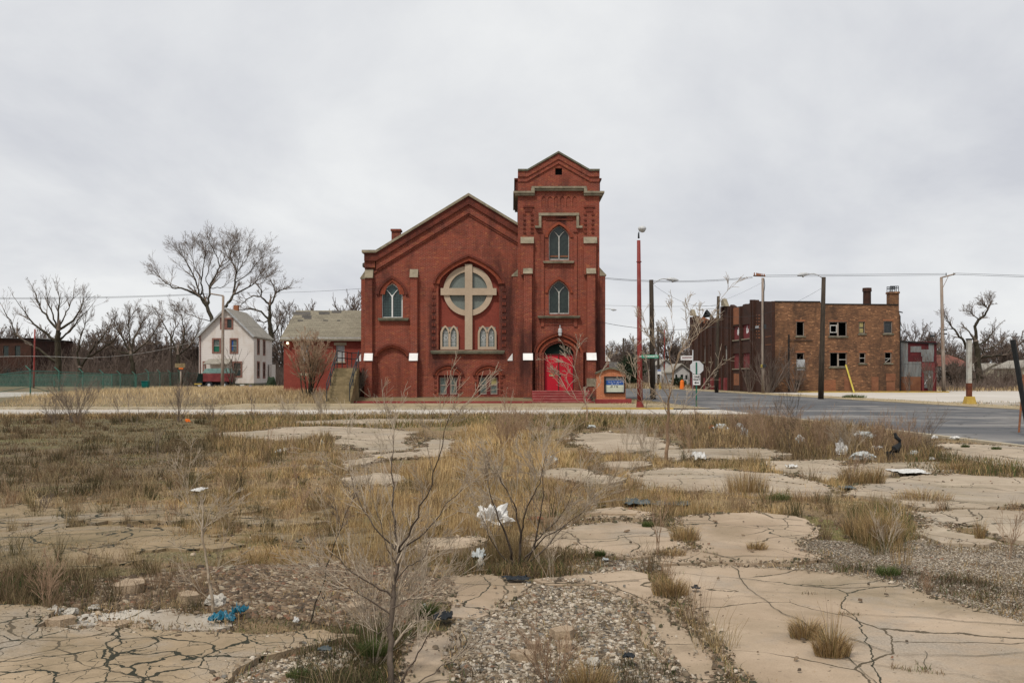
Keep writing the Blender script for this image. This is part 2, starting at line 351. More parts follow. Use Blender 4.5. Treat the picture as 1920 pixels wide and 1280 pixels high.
M['chunkw'] = mottled('pale_broken_concrete', (0.36, 0.33, 0.28), (0.52, 0.48, 0.42), 7, grain=.4, bmp=.012)
M['bark_dark'] = mottled('dark_bark', (0.030, 0.024, 0.016), (0.065, 0.055, 0.035), 3, stretch=(3, 3, 0.8))
M['twig_dark'] = mottled('brown_twigs', (0.13, 0.098, 0.078), (0.21, 0.165, 0.135), 0.4, bmp=0)
M['twig_far'] = mottled('distant_grey_brown_twigs', (0.10, 0.072, 0.060), (0.18, 0.135, 0.11), 0.15, bmp=0)
M['wood_far'] = mottled('distant_bark', (0.035, 0.027, 0.022), (0.075, 0.06, 0.048), 0.2, bmp=0)
M['twig_pale'] = mottled('pale_dead_twigs', (0.30, 0.235, 0.17), (0.46, 0.385, 0.30), 3, bmp=0)
M['bark_sap'] = mottled('sapling_bark', (0.060, 0.044, 0.033), (0.12, 0.092, 0.07), 5, stretch=(3, 3, 1))
M['twig_red'] = mottled('reddish_weed_stems', (0.25, 0.16, 0.10), (0.40, 0.28, 0.19), 1.5, bmp=0)
M['hedge'] = mottled('evergreen_leaf', (0.012, 0.022, 0.010), (0.03, 0.05, 0.02), 1, bmp=0)
# ------------------------------------------------------------------ the church
CW = Wall((0, 61.5), (1, 0))                     # nave front
church = thing('church', 'dark red brick church with a gabled tower and a big stone cross in its window', 'church', (0, 61.5, 0.3))
TD = 0.7; T_FR = 0.62                                          # the tower stands this far in front of the nave
def H(px, py, off=0.0): return CW.hit(px, py, off)
def part(name, mat, fn, parent=church, **kw):
    mb = MB(); fn(mb); return mb.build(name, M[mat] if isinstance(mat, str) else mat, parent, **kw)
zb = 0.15
def lancet_px(x0, x1, ytop, yspr, ybot, off=0.0, n=9, a=0.62):
    p0 = H(x0, yspr, off); p1 = H(x1, ytop, off); xr = H(x1, yspr, off)[0]; zt = H(x0, ytop, off)[1]
    return arch(p0[0], xr, p0[1], zt, n, a, None if ybot is None else H(x0, ybot, off)[1])
def rect_px(x0, y0, x1, y1, off=0.0):
    a = H(x0, y0, off); b = H(x1, y1, off); return [(a[0], b[1]), (a[0], a[1]), (b[0], a[1]), (b[0], b[1])]
# nave front with real openings
win_l = lancet_px(716, 755, 531, 556, 597)
big = lancet_px(822, 936, 486, 532, 656, a=0.55)
bas = [rect_px(822, 703, 859, 741), rect_px(897, 703, 935, 741)]
blind = lancet_px(706, 765, 650, 668, 741, a=0.8)
nave_out = [(H(684,0)[0], zb), (H(684,0)[0], H(0,472)[1]), (H(706,0)[0], H(0,472)[1]), H(879, 366), H(975, 424), (H(975,0)[0], zb)]
part('front_wall', 'brick', lambda mb: CW.poly(mb, nave_out, -0.4, 0, [win_l, big, blind] + bas))
part('blind_arch_infill', 'brick', lambda mb: CW.poly(mb, lancet_px(705, 766, 649, 668, 742, a=0.8), -0.38, -0.13))
# body and roof behind
def body(mb):
    x0, x1 = H(686,0)[0], H(1120,0)[0]; ze = H(0, 474)[1] - 0.6
    mb.box(x0, x0 + 0.4, 61.9, 86, zb, ze); mb.box(x0, x1, 86, 86.4, zb, ze); mb.box(x1 - 0.4, x1, 66, 86, zb, ze)
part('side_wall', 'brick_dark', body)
def roof(mb):
    x0, z0 = H(684,0)[0] - 0.2, H(0,476)[1] - 0.55; xm, zm = H(879,0)[0], H(0,371)[1] - 0.5; x1 = 2 * xm - x0
    for (a, b) in (((x0, z0), (xm, zm)), ((xm, zm), (x1, z0))):
        mb.hexa([(a[0],61.85,a[1]-0.2),(b[0],61.85,b[1]-0.2),(b[0],86.6,b[1]-0.2),(a[0],86.6,a[1]-0.2),(a[0],61.85,a[1]),(b[0],61.85,b[1]),(b[0],86.6,b[1]),(a[0],86.6,a[1])])
    mb.add([(x0+0.3, 86.3, z0-0.2), (x1-0.3, 86.3, z0-0.2), (xm, 86.3, zm-0.15)], [(0,1,2)])
part('roof', 'shingle_dark', roof)
def strip(mb, pts, w0, w1, d0, d1):
    """band hanging below a slope: pts photo points of the slope, w0..w1 px below it"""
    up = [H(x, y + w0) for x, y in pts]; lo = [H(x, y + w1) for x, y in pts]; CW.poly(mb, up + lo[::-1], d0, d1)
slope = [(680, 470), (706, 470), (879, 364), (972, 420)]
part('coping', 'stone', lambda mb: strip(mb, slope, 0, 5, -0.45, 0.42))
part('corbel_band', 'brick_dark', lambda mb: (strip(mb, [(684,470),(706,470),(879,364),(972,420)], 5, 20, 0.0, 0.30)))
part('corbel_band', 'brick', lambda mb: (strip(mb, [(706,486),(879,380),(972,436)], 4, 20, 0.0, 0.16), strip(mb, [(700,506),(879,396),(972,452)], 4, 8, 0.0, 0.08), strip(mb, [(684,486),(704,486)], 4, 16, 0.0, 0.18)))
part('chimney', 'brick', lambda mb: (mb.box(X_(734,67), X_(750,67), 67, 67.7, 6.0, Z_(433,67)), mb.box(X_(732.5,67), X_(752,67), 66.9, 67.8, Z_(433,67), Z_(429.5,67))))
# buttresses of the nave
def butt(x0, x1, ycap, ycapb, ymid, ymidb, dup, dlow, off=0.0, ytop=None, capw=1):
    a, b = H(x0, 0, off)[0], H(x1, 0, off)[0]
    zc, zcb, zm, zmb = H(0, ycap, off+dup)[1], H(0, ycapb, off+dup)[1], H(0, ymid, off+dlow)[1], H(0, ymidb, off+dlow)[1]
    def f(mb):
        CW.box(mb, a, b, zmb, zcb + 0.02, off - 0.02, off + dup)
        CW.box(mb, a - 0.012, b + 0.012, zb, zmb + 0.02, off - 0.02, off + dlow)
    bt = part('buttress', 'brick', f)
    def g(mb):
        mb.hexa([CW.p(a-0.04,zcb,off+dup+0.09), CW.p(b+0.04,zcb,off+dup+0.09), CW.p(b+0.04,zcb,off-0.01), CW.p(a-0.04,zcb,off-0.01),
                 CW.p(a-0.04,zc,off+0.06), CW.p(b+0.04,zc,off+0.06), CW.p(b+0.04,zc,off-0.01), CW.p(a-0.04,zc,off-0.01)])
    part('stone_cap', 'stone', g, parent=bt)
    def g2(mb):
        mb.hexa([CW.p(a-0.05,zmb,off+dlow+0.07), CW.p(b+0.05,zmb,off+dlow+0.07), CW.p(b+0.05,zmb,off+dup-0.01), CW.p(a-0.05,zmb,off+dup-0.01),
                 CW.p(a-0.05,zm,off+dup+0.05), CW.p(b+0.05,zm,off+dup+0.05), CW.p(b+0.05,zm,off+dup-0.01), CW.p(a-0.05,zm,off+dup-0.01)])
    part('painted_cap', 'white', g2, parent=bt)
    part('stone_base', 'stone_dark', lambda mb: CW.box(mb, a - 0.04, b + 0.04, 0.1, H(0, 745, off+dlow)[1], off, off + dlow + 0.05), parent=bt)
    return bt
butt(686, 699, 504, 521, 662, 676, 0.28, 0.55)
butt(770, 783, 504, 520, 662, 676, 0.28, 0.55)
# side buttresses, seen edge-on
def sidebutt(xin, xout_up, xout_low, ycap, ycapb, ymid, ymidb, d0, d1, sgn):
    a = H(xin, 0, d1)[0]; u = H(xout_up, 0, d1)[0]; l = H(xout_low, 0, d1)[0]
    zc, zcb, zm, zmb = (H(0, y, d1)[1] for y in (ycap, ycapb, ymid, ymidb))
    def f(mb):
        CW.box(mb, min(a, u), max(a, u), zmb, zcb, d0, d1); CW.box(mb, min(a, l), max(a, l), zb, zmb, d0, d1 + 0.01)
    bt = part('buttress', 'brick', f)
    part('stone_cap', 'stone', lambda mb: CW.poly(mb, [(a, zcb), (u + 0.06 * sgn, zcb), (u + 0.06 * sgn, zcb + 0.06), (a, zc)], d0, d1 + 0.03), parent=bt)
    part('painted_cap', 'white', lambda mb: CW.poly(mb, [(u, zmb), (l + 0.07 * sgn, zmb), (l + 0.07 * sgn, zmb + 0.06), (u, zm)], d0, d1 + 0.03), parent=bt)
sidebutt(686, 677, 671, 505, 523, 663, 677, -0.75, -0.2, -1)
sidebutt(971, 961, 954, 505, 518, 662, 676, 0.0, 0.5, -1)
sidebutt(1123, 1135, 1142, 500, 517, 663, 677, 0.0, T_FR, 1)
part('plinth', 'stone_dark', lambda mb: (CW.box(mb, H(700,0)[0], H(955,0)[0], 0.1, H(0, 744)[1], 0, 0.10)))
# hood moulds and sills
def hood(px, off, d, w, mat='brick_arch', a=0.62, parent=church, wtop=None):
    x0, x1, yt, ys = px; wt = wtop or w
    def f(mb):
        o_ = lancet_px(x0 - w, x1 + w, yt - wt, ys, None, off, 12, a); i_ = lancet_px(x0, x1, yt, ys, None, off, 12, a); CW.poly(mb, band(o_, i_), off - 0.02, off + d)
    return part('arch_moulding', mat, f, parent=parent)
hood((722, 749, 527, 552), 0, 0.06, 9, 'brick_arch'); hood((711, 760, 522, 552), 0, 0.13, 5, 'brick_dark')
hood((824, 934, 489, 532), 0, 0.10, 9, 'brick_arch', 0.55); hood((816, 942, 481, 532), 0, 0.20, 4, 'brick_dark', 0.55)
hood((709, 762, 651, 668), 0, 0.07, 4, 'brick_arch', 0.8); hood((706, 765, 647, 668), 0, 0.15, 4, 'brick_dark', 0.8)
for x0, x1 in ((822, 859), (897, 935)):
    hood((x0 - 3, x1 + 3, 690, 703), 0, 0.06, 4, 'brick_arch', 0.85); hood((x0 - 7, x1 + 7, 685, 703), 0, 0.13, 4, 'brick_dark', 0.85)
def corbels(mb):   # toothed brick jambs beside the big arch and the basement windows
    for x in (811, 815, 943, 947):
        for y in range(540, 650, 13): CW.pbox(mb, x - 1.6, y, x + 1.6, y + 6, -0.02, 0.05)
    for x in (816, 864, 892, 940):
        for y in range(705, 738, 9): CW.pbox(mb, x - 2, y, x + 2, y + 4, -0.02, 0.05)
part('toothed_brickwork', 'brick_dark', corbels)
def sill(x0, y0, x1, y1, off, d, mat='stone_dark'):
    a, b = H(x0, y0, off + d), H(x1, y1, off + d)
    def f(mb): mb.hexa([CW.p(a[0]+0.05,b[1],off+d-0.03), CW.p(b[0]-0.05,b[1],off+d-0.03), CW.p(b[0]-0.05,b[1],off-0.2), CW.p(a[0]+0.05,b[1],off-0.2), CW.p(a[0],(a[1]+b[1])/2,off+d), CW.p(b[0],(a[1]+b[1])/2,off+d), CW.p(b[0],a[1],off-0.2), CW.p(a[0],a[1],off-0.2)])
    return part('sill', mat, f)
sill(708, 594, 766, 601, 0, 0.22); sill(807, 655, 946, 663, 0, 0.26)
# lancet windows with a white Y-shaped frame
def lancet_window(x0, x1, ytop, yspr, ybot, off, glass, frame='whitewood', fw=1.7, lead=True, low=None):
    d = off - 0.22
    def f(mb):
        o_ = lancet_px(x0, x1, ytop, yspr, ybot, d); i_ = lancet_px(x0 + fw, x1 - fw, ytop + fw * 1.3, yspr, ybot - fw * 1.6, d)
        CW.poly(mb, o_, d - 0.02, d + 0.07, [i_])
        xm = (x0 + x1) / 2
        CW.pbox(mb, xm - fw * 0.75, yspr - 3, xm + fw * 0.75, ybot - 1, d - 0.02, d + 0.09)
        a = H(xm, yspr - 2, d); hw = (x1 - x0) / 4; fq = fw * .6
        for sg in (-1, 1):   # the two curved bars of the Y
            q = [(xm, yspr + 1), (xm + sg * hw * 0.45, yspr - 6), (xm + sg * hw * 1.05, yspr - (yspr - ytop) * 0.50)]
            for (ax, ay), (bx, by) in zip(q, q[1:]):
                p0 = H(ax - fq * .6, ay, d); p1 = H(ax + fq * .6, ay, d); p2 = H(bx + fq * .6, by, d); p3 = H(bx - fq * .6, by, d)
                CW.poly(mb, [p0, p1, p2, p3], d - 0.02, d + 0.085)
    w = part('window', frame, f)
    part('pane', glass, lambda mb: CW.poly(mb, lancet_px(x0 + .3, x1 - .3, ytop + .5, yspr, ybot - .3, d), d - 0.05, d - 0.01), parent=w)
    if lead:
        def l(mb):
            xm = (x0 + x1) / 2; q = (x1 - x0) / 4
            for cx in (xm - q, xm + q):
                for dxx in (-3, 0, 3): CW.pbox(mb, cx + dxx - .25, yspr - 6, cx + dxx + .25, ybot - 2, d - 0.02, d + 0.005)
            y = yspr
            while y < ybot - 3: CW.pbox(mb, x0 + 2, y, x1 - 2, y + .5, d - 0.02, d + 0.004); y += 5.2
        part('leading', 'iron', l, parent=w)
    if low: part('lower_board', low, lambda mb: CW.pbox(mb, x0 + 2, ybot - 9, x1 - 2, ybot - 6, d - 0.03, d + 0.003), parent=w)
    return w
lancet_window(716, 755, 531, 556, 597, 0, 'glass_teal', 'white')
# big recessed panel, ring, cross
part('recess_panel', 'panel', lambda mb: CW.poly(mb, lancet_px(821, 937, 485, 532, 657, 0, a=0.55), -0.45, -0.32))
rc = H(878, 546, -0.3); sc = (61.5 + 0.3) / F
def circ(r, n=48): return [(rc[0] + r * sc * math.cos(2*math.pi*i/n), rc[1] + r * sc * math.sin(2*math.pi*i/n)) for i in range(n)]
ring = part('ring_window', 'cross', lambda mb: CW.poly(mb, circ(46.5), -0.33, -0.14, [circ(36)]))
part('pane', 'glass_grey', lambda mb: CW.poly(mb, circ(36.3), -0.34, -0.29), parent=ring)
def crs(mb):
    a = [H(x, y, 0) for x, y in ((871.5, 495), (885.5, 495), (885.5, 540), (931, 540), (931, 553), (885.5, 553), (885.5, 655.5), (871.5, 655.5), (871.5, 553), (826, 553), (826, 540), (871.5, 540))]
    CW.poly(mb, a, -0.33, -0.05)
part('cross', 'cross', crs, bevel=0.01)
for x0, x1 in ((826, 860), (896, 931)):
    def surround(mb):
        xm = (x0 + x1) / 2; d = -0.32
        o_ = [H(x0, 655, d), *lancet_px(x0, xm + 1, 610, 625, None, d, 7), *lancet_px(xm - 1, x1, 610, 625, None, d, 7), H(x1, 655, d)]
        h1 = lancet_px(x0 + 3.5, xm - 2, 614, 627, 650, d, 7); h2 = lancet_px(xm + 2, x1 - 3.5, 614, 627, 650, d, 7)
        CW.poly(mb, o_, d, d + 0.15, [h1, h2])
    w = part('lancet_pair', 'cross', surround)
    def gl(mb): CW.pbox(mb, x0 + 2, 613, x1 - 2, 652, -0.33, -0.30, ref=-0.32)
    part('pane', 'glass_grey', gl, parent=w)
    def ld(mb):
        for cx in ((x0 + x1) / 2 - 7, (x0 + x1) / 2 + 7):
            for q in (-2.5, 0, 2.5): CW.pbox(mb, cx + q - .3, 618, cx + q + .3, 650, -0.31, -0.29, ref=-0.3)
            for y in (622, 627, 638, 644): CW.pbox(mb, cx - 5, y, cx + 5, y + .6, -0.31, -0.288, ref=-0.3)
            c = H(cx, 633, -0.3); ro = [(c[0] + .13 * math.cos(t * math.pi / 8), c[1] + .13 * math.sin(t * math.pi / 8)) for t in range(16)]; ri = [(c[0] + .10 * math.cos(t * math.pi / 8), c[1] + .10 * math.sin(t * math.pi / 8)) for t in range(16)]
            CW.poly(mb, ro, -0.31, -0.286, [ri])
    part('leading', 'galv', ld, parent=w)
# basement sash windows
for k, (x0, x1) in enumerate(((822, 859), (897, 935))):
    d = -0.22
    def fr(mb):
        h = [rect_px(x0 + 2.5, 707, x0 + 15.5, 739, d), rect_px(x1 - 15.5, 707, x1 - 2.5, 739, d)]
        CW.poly(mb, rect_px(x0, 703, x1, 741, d), d - 0.03, d + 0.05, h)
    w = part('basement_window', 'redwood', fr)
    for q, a in enumerate((x0 + 2.5, x1 - 15.5)):
        def sash(mb): CW.poly(mb, rect_px(a, 707, a + 13, 739, d), d - 0.03, d + 0.01, [rect_px(a + 1.6, 708.5, a + 11.4, 721, d), rect_px(a + 1.6, 723, a + 11.4, 737, d)])
        part('sash', 'pole_pale', sash, parent=w)
        part('pane', 'glass_pale', lambda mb: CW.poly(mb, rect_px(a + .5, 707.5, a + 12.5, 738.5, d), d - 0.06, d - 0.025), parent=w)
        if k == 1 and q == 1: part('blind', 'blind', lambda mb: CW.poly(mb, rect_px(a + 1.2, 708, a + 11.8, 721.5, d), d - 0.03, d - 0.016), parent=w)

# ---- the tower
T = TD
def TH(px, py, o=0.0): return H(px, py, T + o)
def trect(x0, y0, x1, y1, o=0.0): return rect_px(x0, y0, x1, y1, T + o)
def tl(x0, x1, yt, ys, yb, o=0.0, a=0.62): return lancet_px(x0, x1, yt, ys, yb, T + o, 9, a)
tower_out = [(TH(971,0)[0], zb), TH(971, 319), TH(989, 319), TH(1047, 286), TH(1105, 319), TH(1124, 319), (TH(1124,0)[0], zb)]
door_hole = tl(1020, 1076, 643, 664, 733, a=0.8)
niches = [tl(1015.5 + 11.6 * i, 1023.5 + 11.6 * i, 368, 373, 390) for i in range(6)]
vent = trect(1041, 315, 1054, 328)
tower = part('tower', 'brick', lambda mb: CW.poly(mb, tower_out, T - 0.35, T, [door_hole, tl(1029, 1067, 423, 445, 488), tl(1029, 1067, 526, 549, 589), vent] + niches))
def tsub(name, mat, fn, **kw): return part(name, mat, fn, parent=tower, **kw)
def tbody(mb):
    x0, x1 = TH(971,0)[0], TH(1124,0)[0]; z1 = TH(0, 325)[1]; y0, y1 = 61.5 - T + 0.35, 66.6
    mb.box(x0, x0 + 0.35, y0, y1, zb, z1); mb.box(x1 - 0.35, x1, y0, y1, zb, z1); mb.box(x0, x1, y1, y1 + 0.35, zb, z1)
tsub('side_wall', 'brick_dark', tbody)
tsub('roof', 'shingle_dark', lambda mb: [mb.hexa([(a,61.0,za_),(b,61.0,zc_),(b,67,zc_),(a,67,za_),(a,61.0,za_+.15),(b,61.0,zc_+.15),(b,67,zc_+.15),(a,67,za_+.15)]) for a, za_, b, zc_ in ((TH(975,0)[0], TH(0,330)[1], TH(1047,0)[0], TH(0,294)[1]), (TH(1047,0)[0], TH(0,294)[1], TH(1120,0)[0], TH(0,330)[1]))])
def tstrip(mb, pts, w0, w1, d0, d1):
    up = [TH(x, y + w0) for x, y in pts]; lo = [TH(x, y + w1) for x, y in pts]; CW.poly(mb, up + lo[::-1], T + d0, T + d1)
tsl = [(971, 319), (989, 319), (1047, 286), (1105, 319), (1124, 319)]
tsub('coping', 'stone_dark', lambda mb: tstrip(mb, [(971, 318), (989, 318), (1047, 284.5), (1105, 318), (1124, 318)], 0, 3.5, -0.4, 0.22))
tsub('corbel_band', 'brick', lambda mb: (tstrip(mb, tsl, 3, 13, 0, 0.14), tstrip(mb, [(989, 332), (1047, 299), (1105, 332)], 0, 8, 0, 0.08), tstrip(mb, [(971,319),(989,319)], 13, 22, 0, 0.06), tstrip(mb, [(1105,319),(1124,319)], 13, 22, 0, 0.06)))
tsub('belfry_opening', 'dark', lambda mb: CW.poly(mb, trect(1040, 314, 1055, 329), T - 0.45, T - 0.33))
tsub('niche_back', 'brick', lambda mb: CW.poly(mb, trect(1012, 366, 1085, 392), T - 0.2, T - 0.05))
# stepped stone cornice, returned along both sides
def corn(mb):
    for (ya, yb_, d) in ((0, 3.6, 0.28), (4.4, 8.4, 0.17)):
        f = 966 if d > .2 else 968; g = 1130 if d > .2 else 1127
        def seg(x0, y0, x1, y1): CW.pbox(mb, x0, y0, x1, y1, T - 0.02, T + d)
        q = 0 if d > .2 else 3
        seg(997 + q, 349 + ya, 1100 - q, 349 + yb_); seg(f, 358 + ya, 1002.5, 358 + yb_); seg(1095, 358 + ya, g, 358 + yb_)
        seg(996 + q, 349 + yb_ - .1, 1002.4, 358 + ya + .1); seg(1095.1, 349 + yb_ - .1, 1101 - q, 358 + ya + .1)
        for s_, xe in ((-1, TH(971,0)[0]), (1, TH(1124,0)[0])):
            z1, z0 = TH(0, 358 + ya, d)[1], TH(0, 358 + yb_, d)[1]; a_, b_ = sorted((xe, xe + s_ * d)); mb.box(a_, b_, 61.5 - T - d + .003, 66.9, z0 + .002, z1 - .002)
tsub('cornice', 'stone', corn)
def side_parapet(mb):
    for s_, xe in ((-1, TH(971,0)[0]), (1, TH(1124,0)[0])):
        a_, b_ = sorted((xe, xe + s_ * 0.13)); mb.box(a_, b_, 61.9, 66.5, TH(0,357)[1], TH(0,331)[1])
        a_, b_ = sorted((xe, xe + s_ * 0.22)); mb.box(a_, b_, 61.8, 66.6, TH(0,331)[1], TH(0,328)[1])
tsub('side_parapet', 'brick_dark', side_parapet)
def label(mb):
    def seg(x0, y0, x1, y1, d=0.16): CW.pbox(mb, x0, y0, x1, y1, T - 0.02, T + d)
    seg(1010, 399, 1086, 404, 0.18); seg(1010.3, 404, 1015, 423); seg(1081, 404, 1085.7, 423); seg(1003.5, 423, 1015, 427, 0.18); seg(1081, 423, 1092, 427, 0.18)
tsub('label_mould', 'stone', label)
def relief(mb):    # small brick corbel patterns
    for x in (981, 1095):
        CW.pbox(mb, x, 386, x + 20, 389, T - .02, T + .07)
        for y in (400, 410, 418, 426, 434):
            for dx_ in (0, 14): CW.pbox(mb, x + dx_, y, x + dx_ + 5, y + 3, T - .02, T + .07)
        CW.pbox(mb, x + 3, 389, x + 17, 397, T - .02, T + .04)
    CW.pbox(mb, 1023, 410, 1074, 412.5, T - .02, T + .06)
    for x in (1012, 1079): CW.pbox(mb, x - 4, 433, x + 5, 435.5, T - .02, T + .07)
tsub('brick_relief', 'brick_dark', relief)
for (x0, x1) in ((976, 1001), (1094, 1119)):
    def up(mb): CW.pbox(mb, x0 + 1, 456, x1 - 1, 515, T - .02, T + .22)
    bt = part('buttress', 'brick', up); za_, zc_ = TH(0, 456, .3)[1], TH(0, 444, .2)[1]; a, b = TH(x0,0)[0], TH(x1,0)[0]
    part('stone_cap', 'stone', lambda mb: mb.hexa([CW.p(a,za_,T+.32), CW.p(b,za_,T+.32), CW.p(b,za_,T-.01), CW.p(a,za_,T-.01), CW.p(a,zc_,T+.12), CW.p(b,zc_,T+.12), CW.p(b,zc_,T-.01), CW.p(a,zc_,T-.01)]), parent=bt)
butt(982, 997, 497, 513, 662, 675, 0.5, 0.85, off=T)
butt(1100, 1115, 497, 513, 661, 675, 0.5, 0.85, off=T)
# pilaster strips around the windows
def pil(mb):
    for x in (1014, 1076): CW.pbox(mb, x, 440, x + 6, 612, T - .02, T + .09)
    CW.pbox(mb, 1020, 606, 1076, 609, T - .02, T + .04)
tsub('pilaster_strip', 'brick', pil)
for (yt, ys, yb_, board) in ((423, 445, 488, 'rustboard'), (526, 549, 589, None)):
    w = lancet_window(1029, 1067, yt, ys, yb_, T, 'glass_dark', 'whitewood', fw=1.5, lead=False, low=board)
    w.parent = tower
    for o_ in (w,): o_.location = (0, 0, 0)
    hood((1027, 1069, yt - 2, ys), T, 0.07, 5, 'brick_arch', parent=tower); 
sill(1018, 487, 1077, 493, T, 0.24, 'stone'); sill(1008, 590, 1088, 596, T, 0.30)
# doorway: stepped brick orders, red doors, dark transom board
hood((1015, 1081, 638, 664), T, 0.10, 5, 'brick_arch', 0.8, parent=tower); hood((1008, 1088, 629, 662), T, 0.22, 5, 'brick_arch', 0.8, parent=tower); hood((1003, 1093, 625, 661), T, 0.27, 3, 'brick_dark', 0.8, parent=tower)
def jamb(mb, side):
    for x0, x1, d in ((1003, 1008.5, .25), (1008.5, 1015, .16), (1015, 1020, .08), (1076, 1081, .08), (1081, 1087.5, .16), (1087.5, 1093, .25))[3 * side:3 * side + 3]: CW.pbox(mb, x0, 661, x1, 740, T - .02, T + d, ref=T)
tsub('door_jamb', 'brick', lambda mb: jamb(mb, 0)); tsub('door_jamb', 'brick', lambda mb: jamb(mb, 1))
tsub('transom_board', 'green_dark', lambda mb: CW.poly(mb, tl(1019, 1077, 642, 664, 666, a=0.8), T - 0.34, T - 0.27))
tsub('door_frame', 'redwood', lambda mb: (CW.pbox(mb, 1020, 663.5, 1076, 665.5, T - .3, T - .2, ref=T), CW.pbox(mb, 1020, 665.5, 1021.5, 733, T - .3, T - .2, ref=T), CW.pbox(mb, 1074.5, 665.5, 1076, 733, T - .3, T - .2, ref=T)))
for i, (a, b) in enumerate(((1021.6, 1047.4), (1047.9, 1074.4))):
    dr = tsub('door', 'reddoor', lambda mb: CW.pbox(mb, a, 665.6, b, 733, T - .3, T - .24 - .01 * i, ref=T), bevel=0.006)
    if i == 0:
        part('letter_plate', 'brass', lambda mb: (CW.pbox(mb, 1030, 702, 1040, 705, T - .26, T - .22, ref=T), CW.pbox(mb, 1032.5, 699.5, 1037.5, 700.3, T - .26, T - .235, ref=T)), parent=dr)
        part('meeting_rail', 'redwood', lambda mb: CW.pbox(mb, 1046.5, 665.6, 1048.7, 733, T - .26, T - .225, ref=T), parent=dr)
    else: part('handle', 'iron', lambda mb: (CW.pbox(mb, 1049.4, 701, 1051.4, 706, T - .26, T - .20, ref=T), mb.tube([CW.p(TH(1050,703)[0], TH(1050,703)[1], T-.22), CW.p(TH(1050,703)[0], TH(1050,703)[1], T-.12)], .03, 8)), parent=dr)
part('datestone', 'stone', lambda mb: CW.pbox(mb, 1100, 709, 1117, 724.5, T + .8, T + .88))
# wall lamp
lc = TH(1050, 622, .25)
def lampbody(mb):
    c = CW.p(lc[0], 0, T + .3)
    mb.tube([(c[0], c[1], Z_(610, 60.8)), (c[0], c[1], Z_(615, 60.8))], [.03, .03], 8); mb.tube([(c[0], c[1], Z_(615.5, 60.8)), (c[0], c[1], Z_(617, 60.8)), (c[0], c[1], Z_(624, 60.8))], [.05, .11, .13], 12)
    mb.tube([(c[0], c[1], Z_(611, 60.8)), CW.p(lc[0], Z_(611, 60.8), T)], .025, 8)
wl = thing('wall_lamp', 'small galvanised lantern hanging over the red double doors', 'lamp', (*CW.p(lc[0], 0, T + .3)[:2], Z_(630, 60.8)))
mb = MB(); lampbody(mb); mb.build('lamp_hood', M['galv'], wl)
mb = MB(); c = CW.p(lc[0], 0, T + .3); mb.tube([(c[0], c[1], Z_(624, 60.8)), (c[0], c[1], Z_(629, 60.8)), (c[0], c[1], Z_(630.5, 60.8))], [.11, .10, .05], 12); mb.build('glass_shade', M['galv'], wl)
# front steps
def steps(mb):
    n = 5; zt = Z_(732, 60.2)
    for i in range(n):
        yf = 58.35 + i * 0.32; z1 = 0.0 + zt * (i + 1) / n
        mb.box(X_(998, 59), X_(1108, 59), yf, 60.75, z1 - zt / n - (0.0 if i else 0.05), z1)
st = thing('entrance_steps', 'worn red painted steps up to the red church doors', 'steps', (X_(1053, 59), 59.2, 0))
mb = MB(); steps(mb); mb.build('treads', M['redstep'], st, bevel=0.015)
M['wornedge'] = mottled('worn_step_edge', (.33, .10, .09), (.44, .19, .17), 3)
for i in range(5):
    mb = MB(); z1 = Z_(732, 60.2) * (i + 1) / 5; yf = 58.35 + i * .32; mb.box(X_(998, 59) + .02, X_(1108, 59) - .02, yf - .012, yf + .07, z1 - .035, z1 + .006); mb.build('step_nosing', M['wornedge'], st)
mb = MB()
for x in (998, 1108):
    X = X_(x, 59); mb.box(X - .13 if x < 1000 else X, X if x < 1000 else X + .13, 58.3, 60.75, -.05, .12)
mb.build('side_kerb', M['redstep'], st)

# ------------------------------------------------------------------ notice board in its brick surround
SW = Wall((0, 57.9), (1, 0))
sg = thing('notice_board', 'brick sign housing with a peaked stone top and a glazed changeable letter board', 'sign', (X_(1145, 57.9), 58.1, 0))
def sp(name, mat, fn, parent=sg, **kw):
    mb = MB(); fn(mb); return mb.build(name, M[mat], parent, **kw)
def Sx(x, y, o=0): return SW.hit(x, y, o)
sout = [(Sx(1119,0)[0], 0), Sx(1119, 699), Sx(1131, 694), Sx(1146, 690), Sx(1160, 694), Sx(1173, 699), (Sx(1173,0)[0], 0)]
sp('brick_pier', 'b_sign', lambda mb: SW.poly(mb, sout, -0.6, 0))
def cap_(mb):
    pts = [(1117.5, 698), (1131, 692), (1141, 688.5), (1150, 688.5), (1162, 692.5), (1174.5, 698.5)]
    SW.poly(mb, [Sx(x, y) for x, y in pts] + [Sx(x, y + 3.2) for x, y in pts[::-1]], -0.72, 0.12)
sp('stone_cap', 'stone_dark', cap_)
sp('painted_base', 'redstep', lambda mb: (mb.box(X_(1117,58), X_(1174,58), 57.8, 58.6, -0.05, 0.28), mb.box(X_(1174.2,58), X_(1184,58), 57.95, 58.6, -0.05, 0.30)))
cab = sp('cabinet', 'black', lambda mb: SW.poly(mb, [Sx(*q) for q in ((1132.5, 737), (1132.5, 705.5), (1171, 705.5), (1171, 737))], -0.02, 0.14, [[Sx(*q) for q in ((1135.5, 734.7), (1135.5, 707.7), (1169.5, 707.7), (1169.5, 734.7))]]))
sp('letter_panel', 'whiteboard' if 'whiteboard' in M else 'white', lambda mb: SW.pbox(mb, 1135, 707, 1170, 735, 0.0, 0.03, ref=.05), parent=cab)
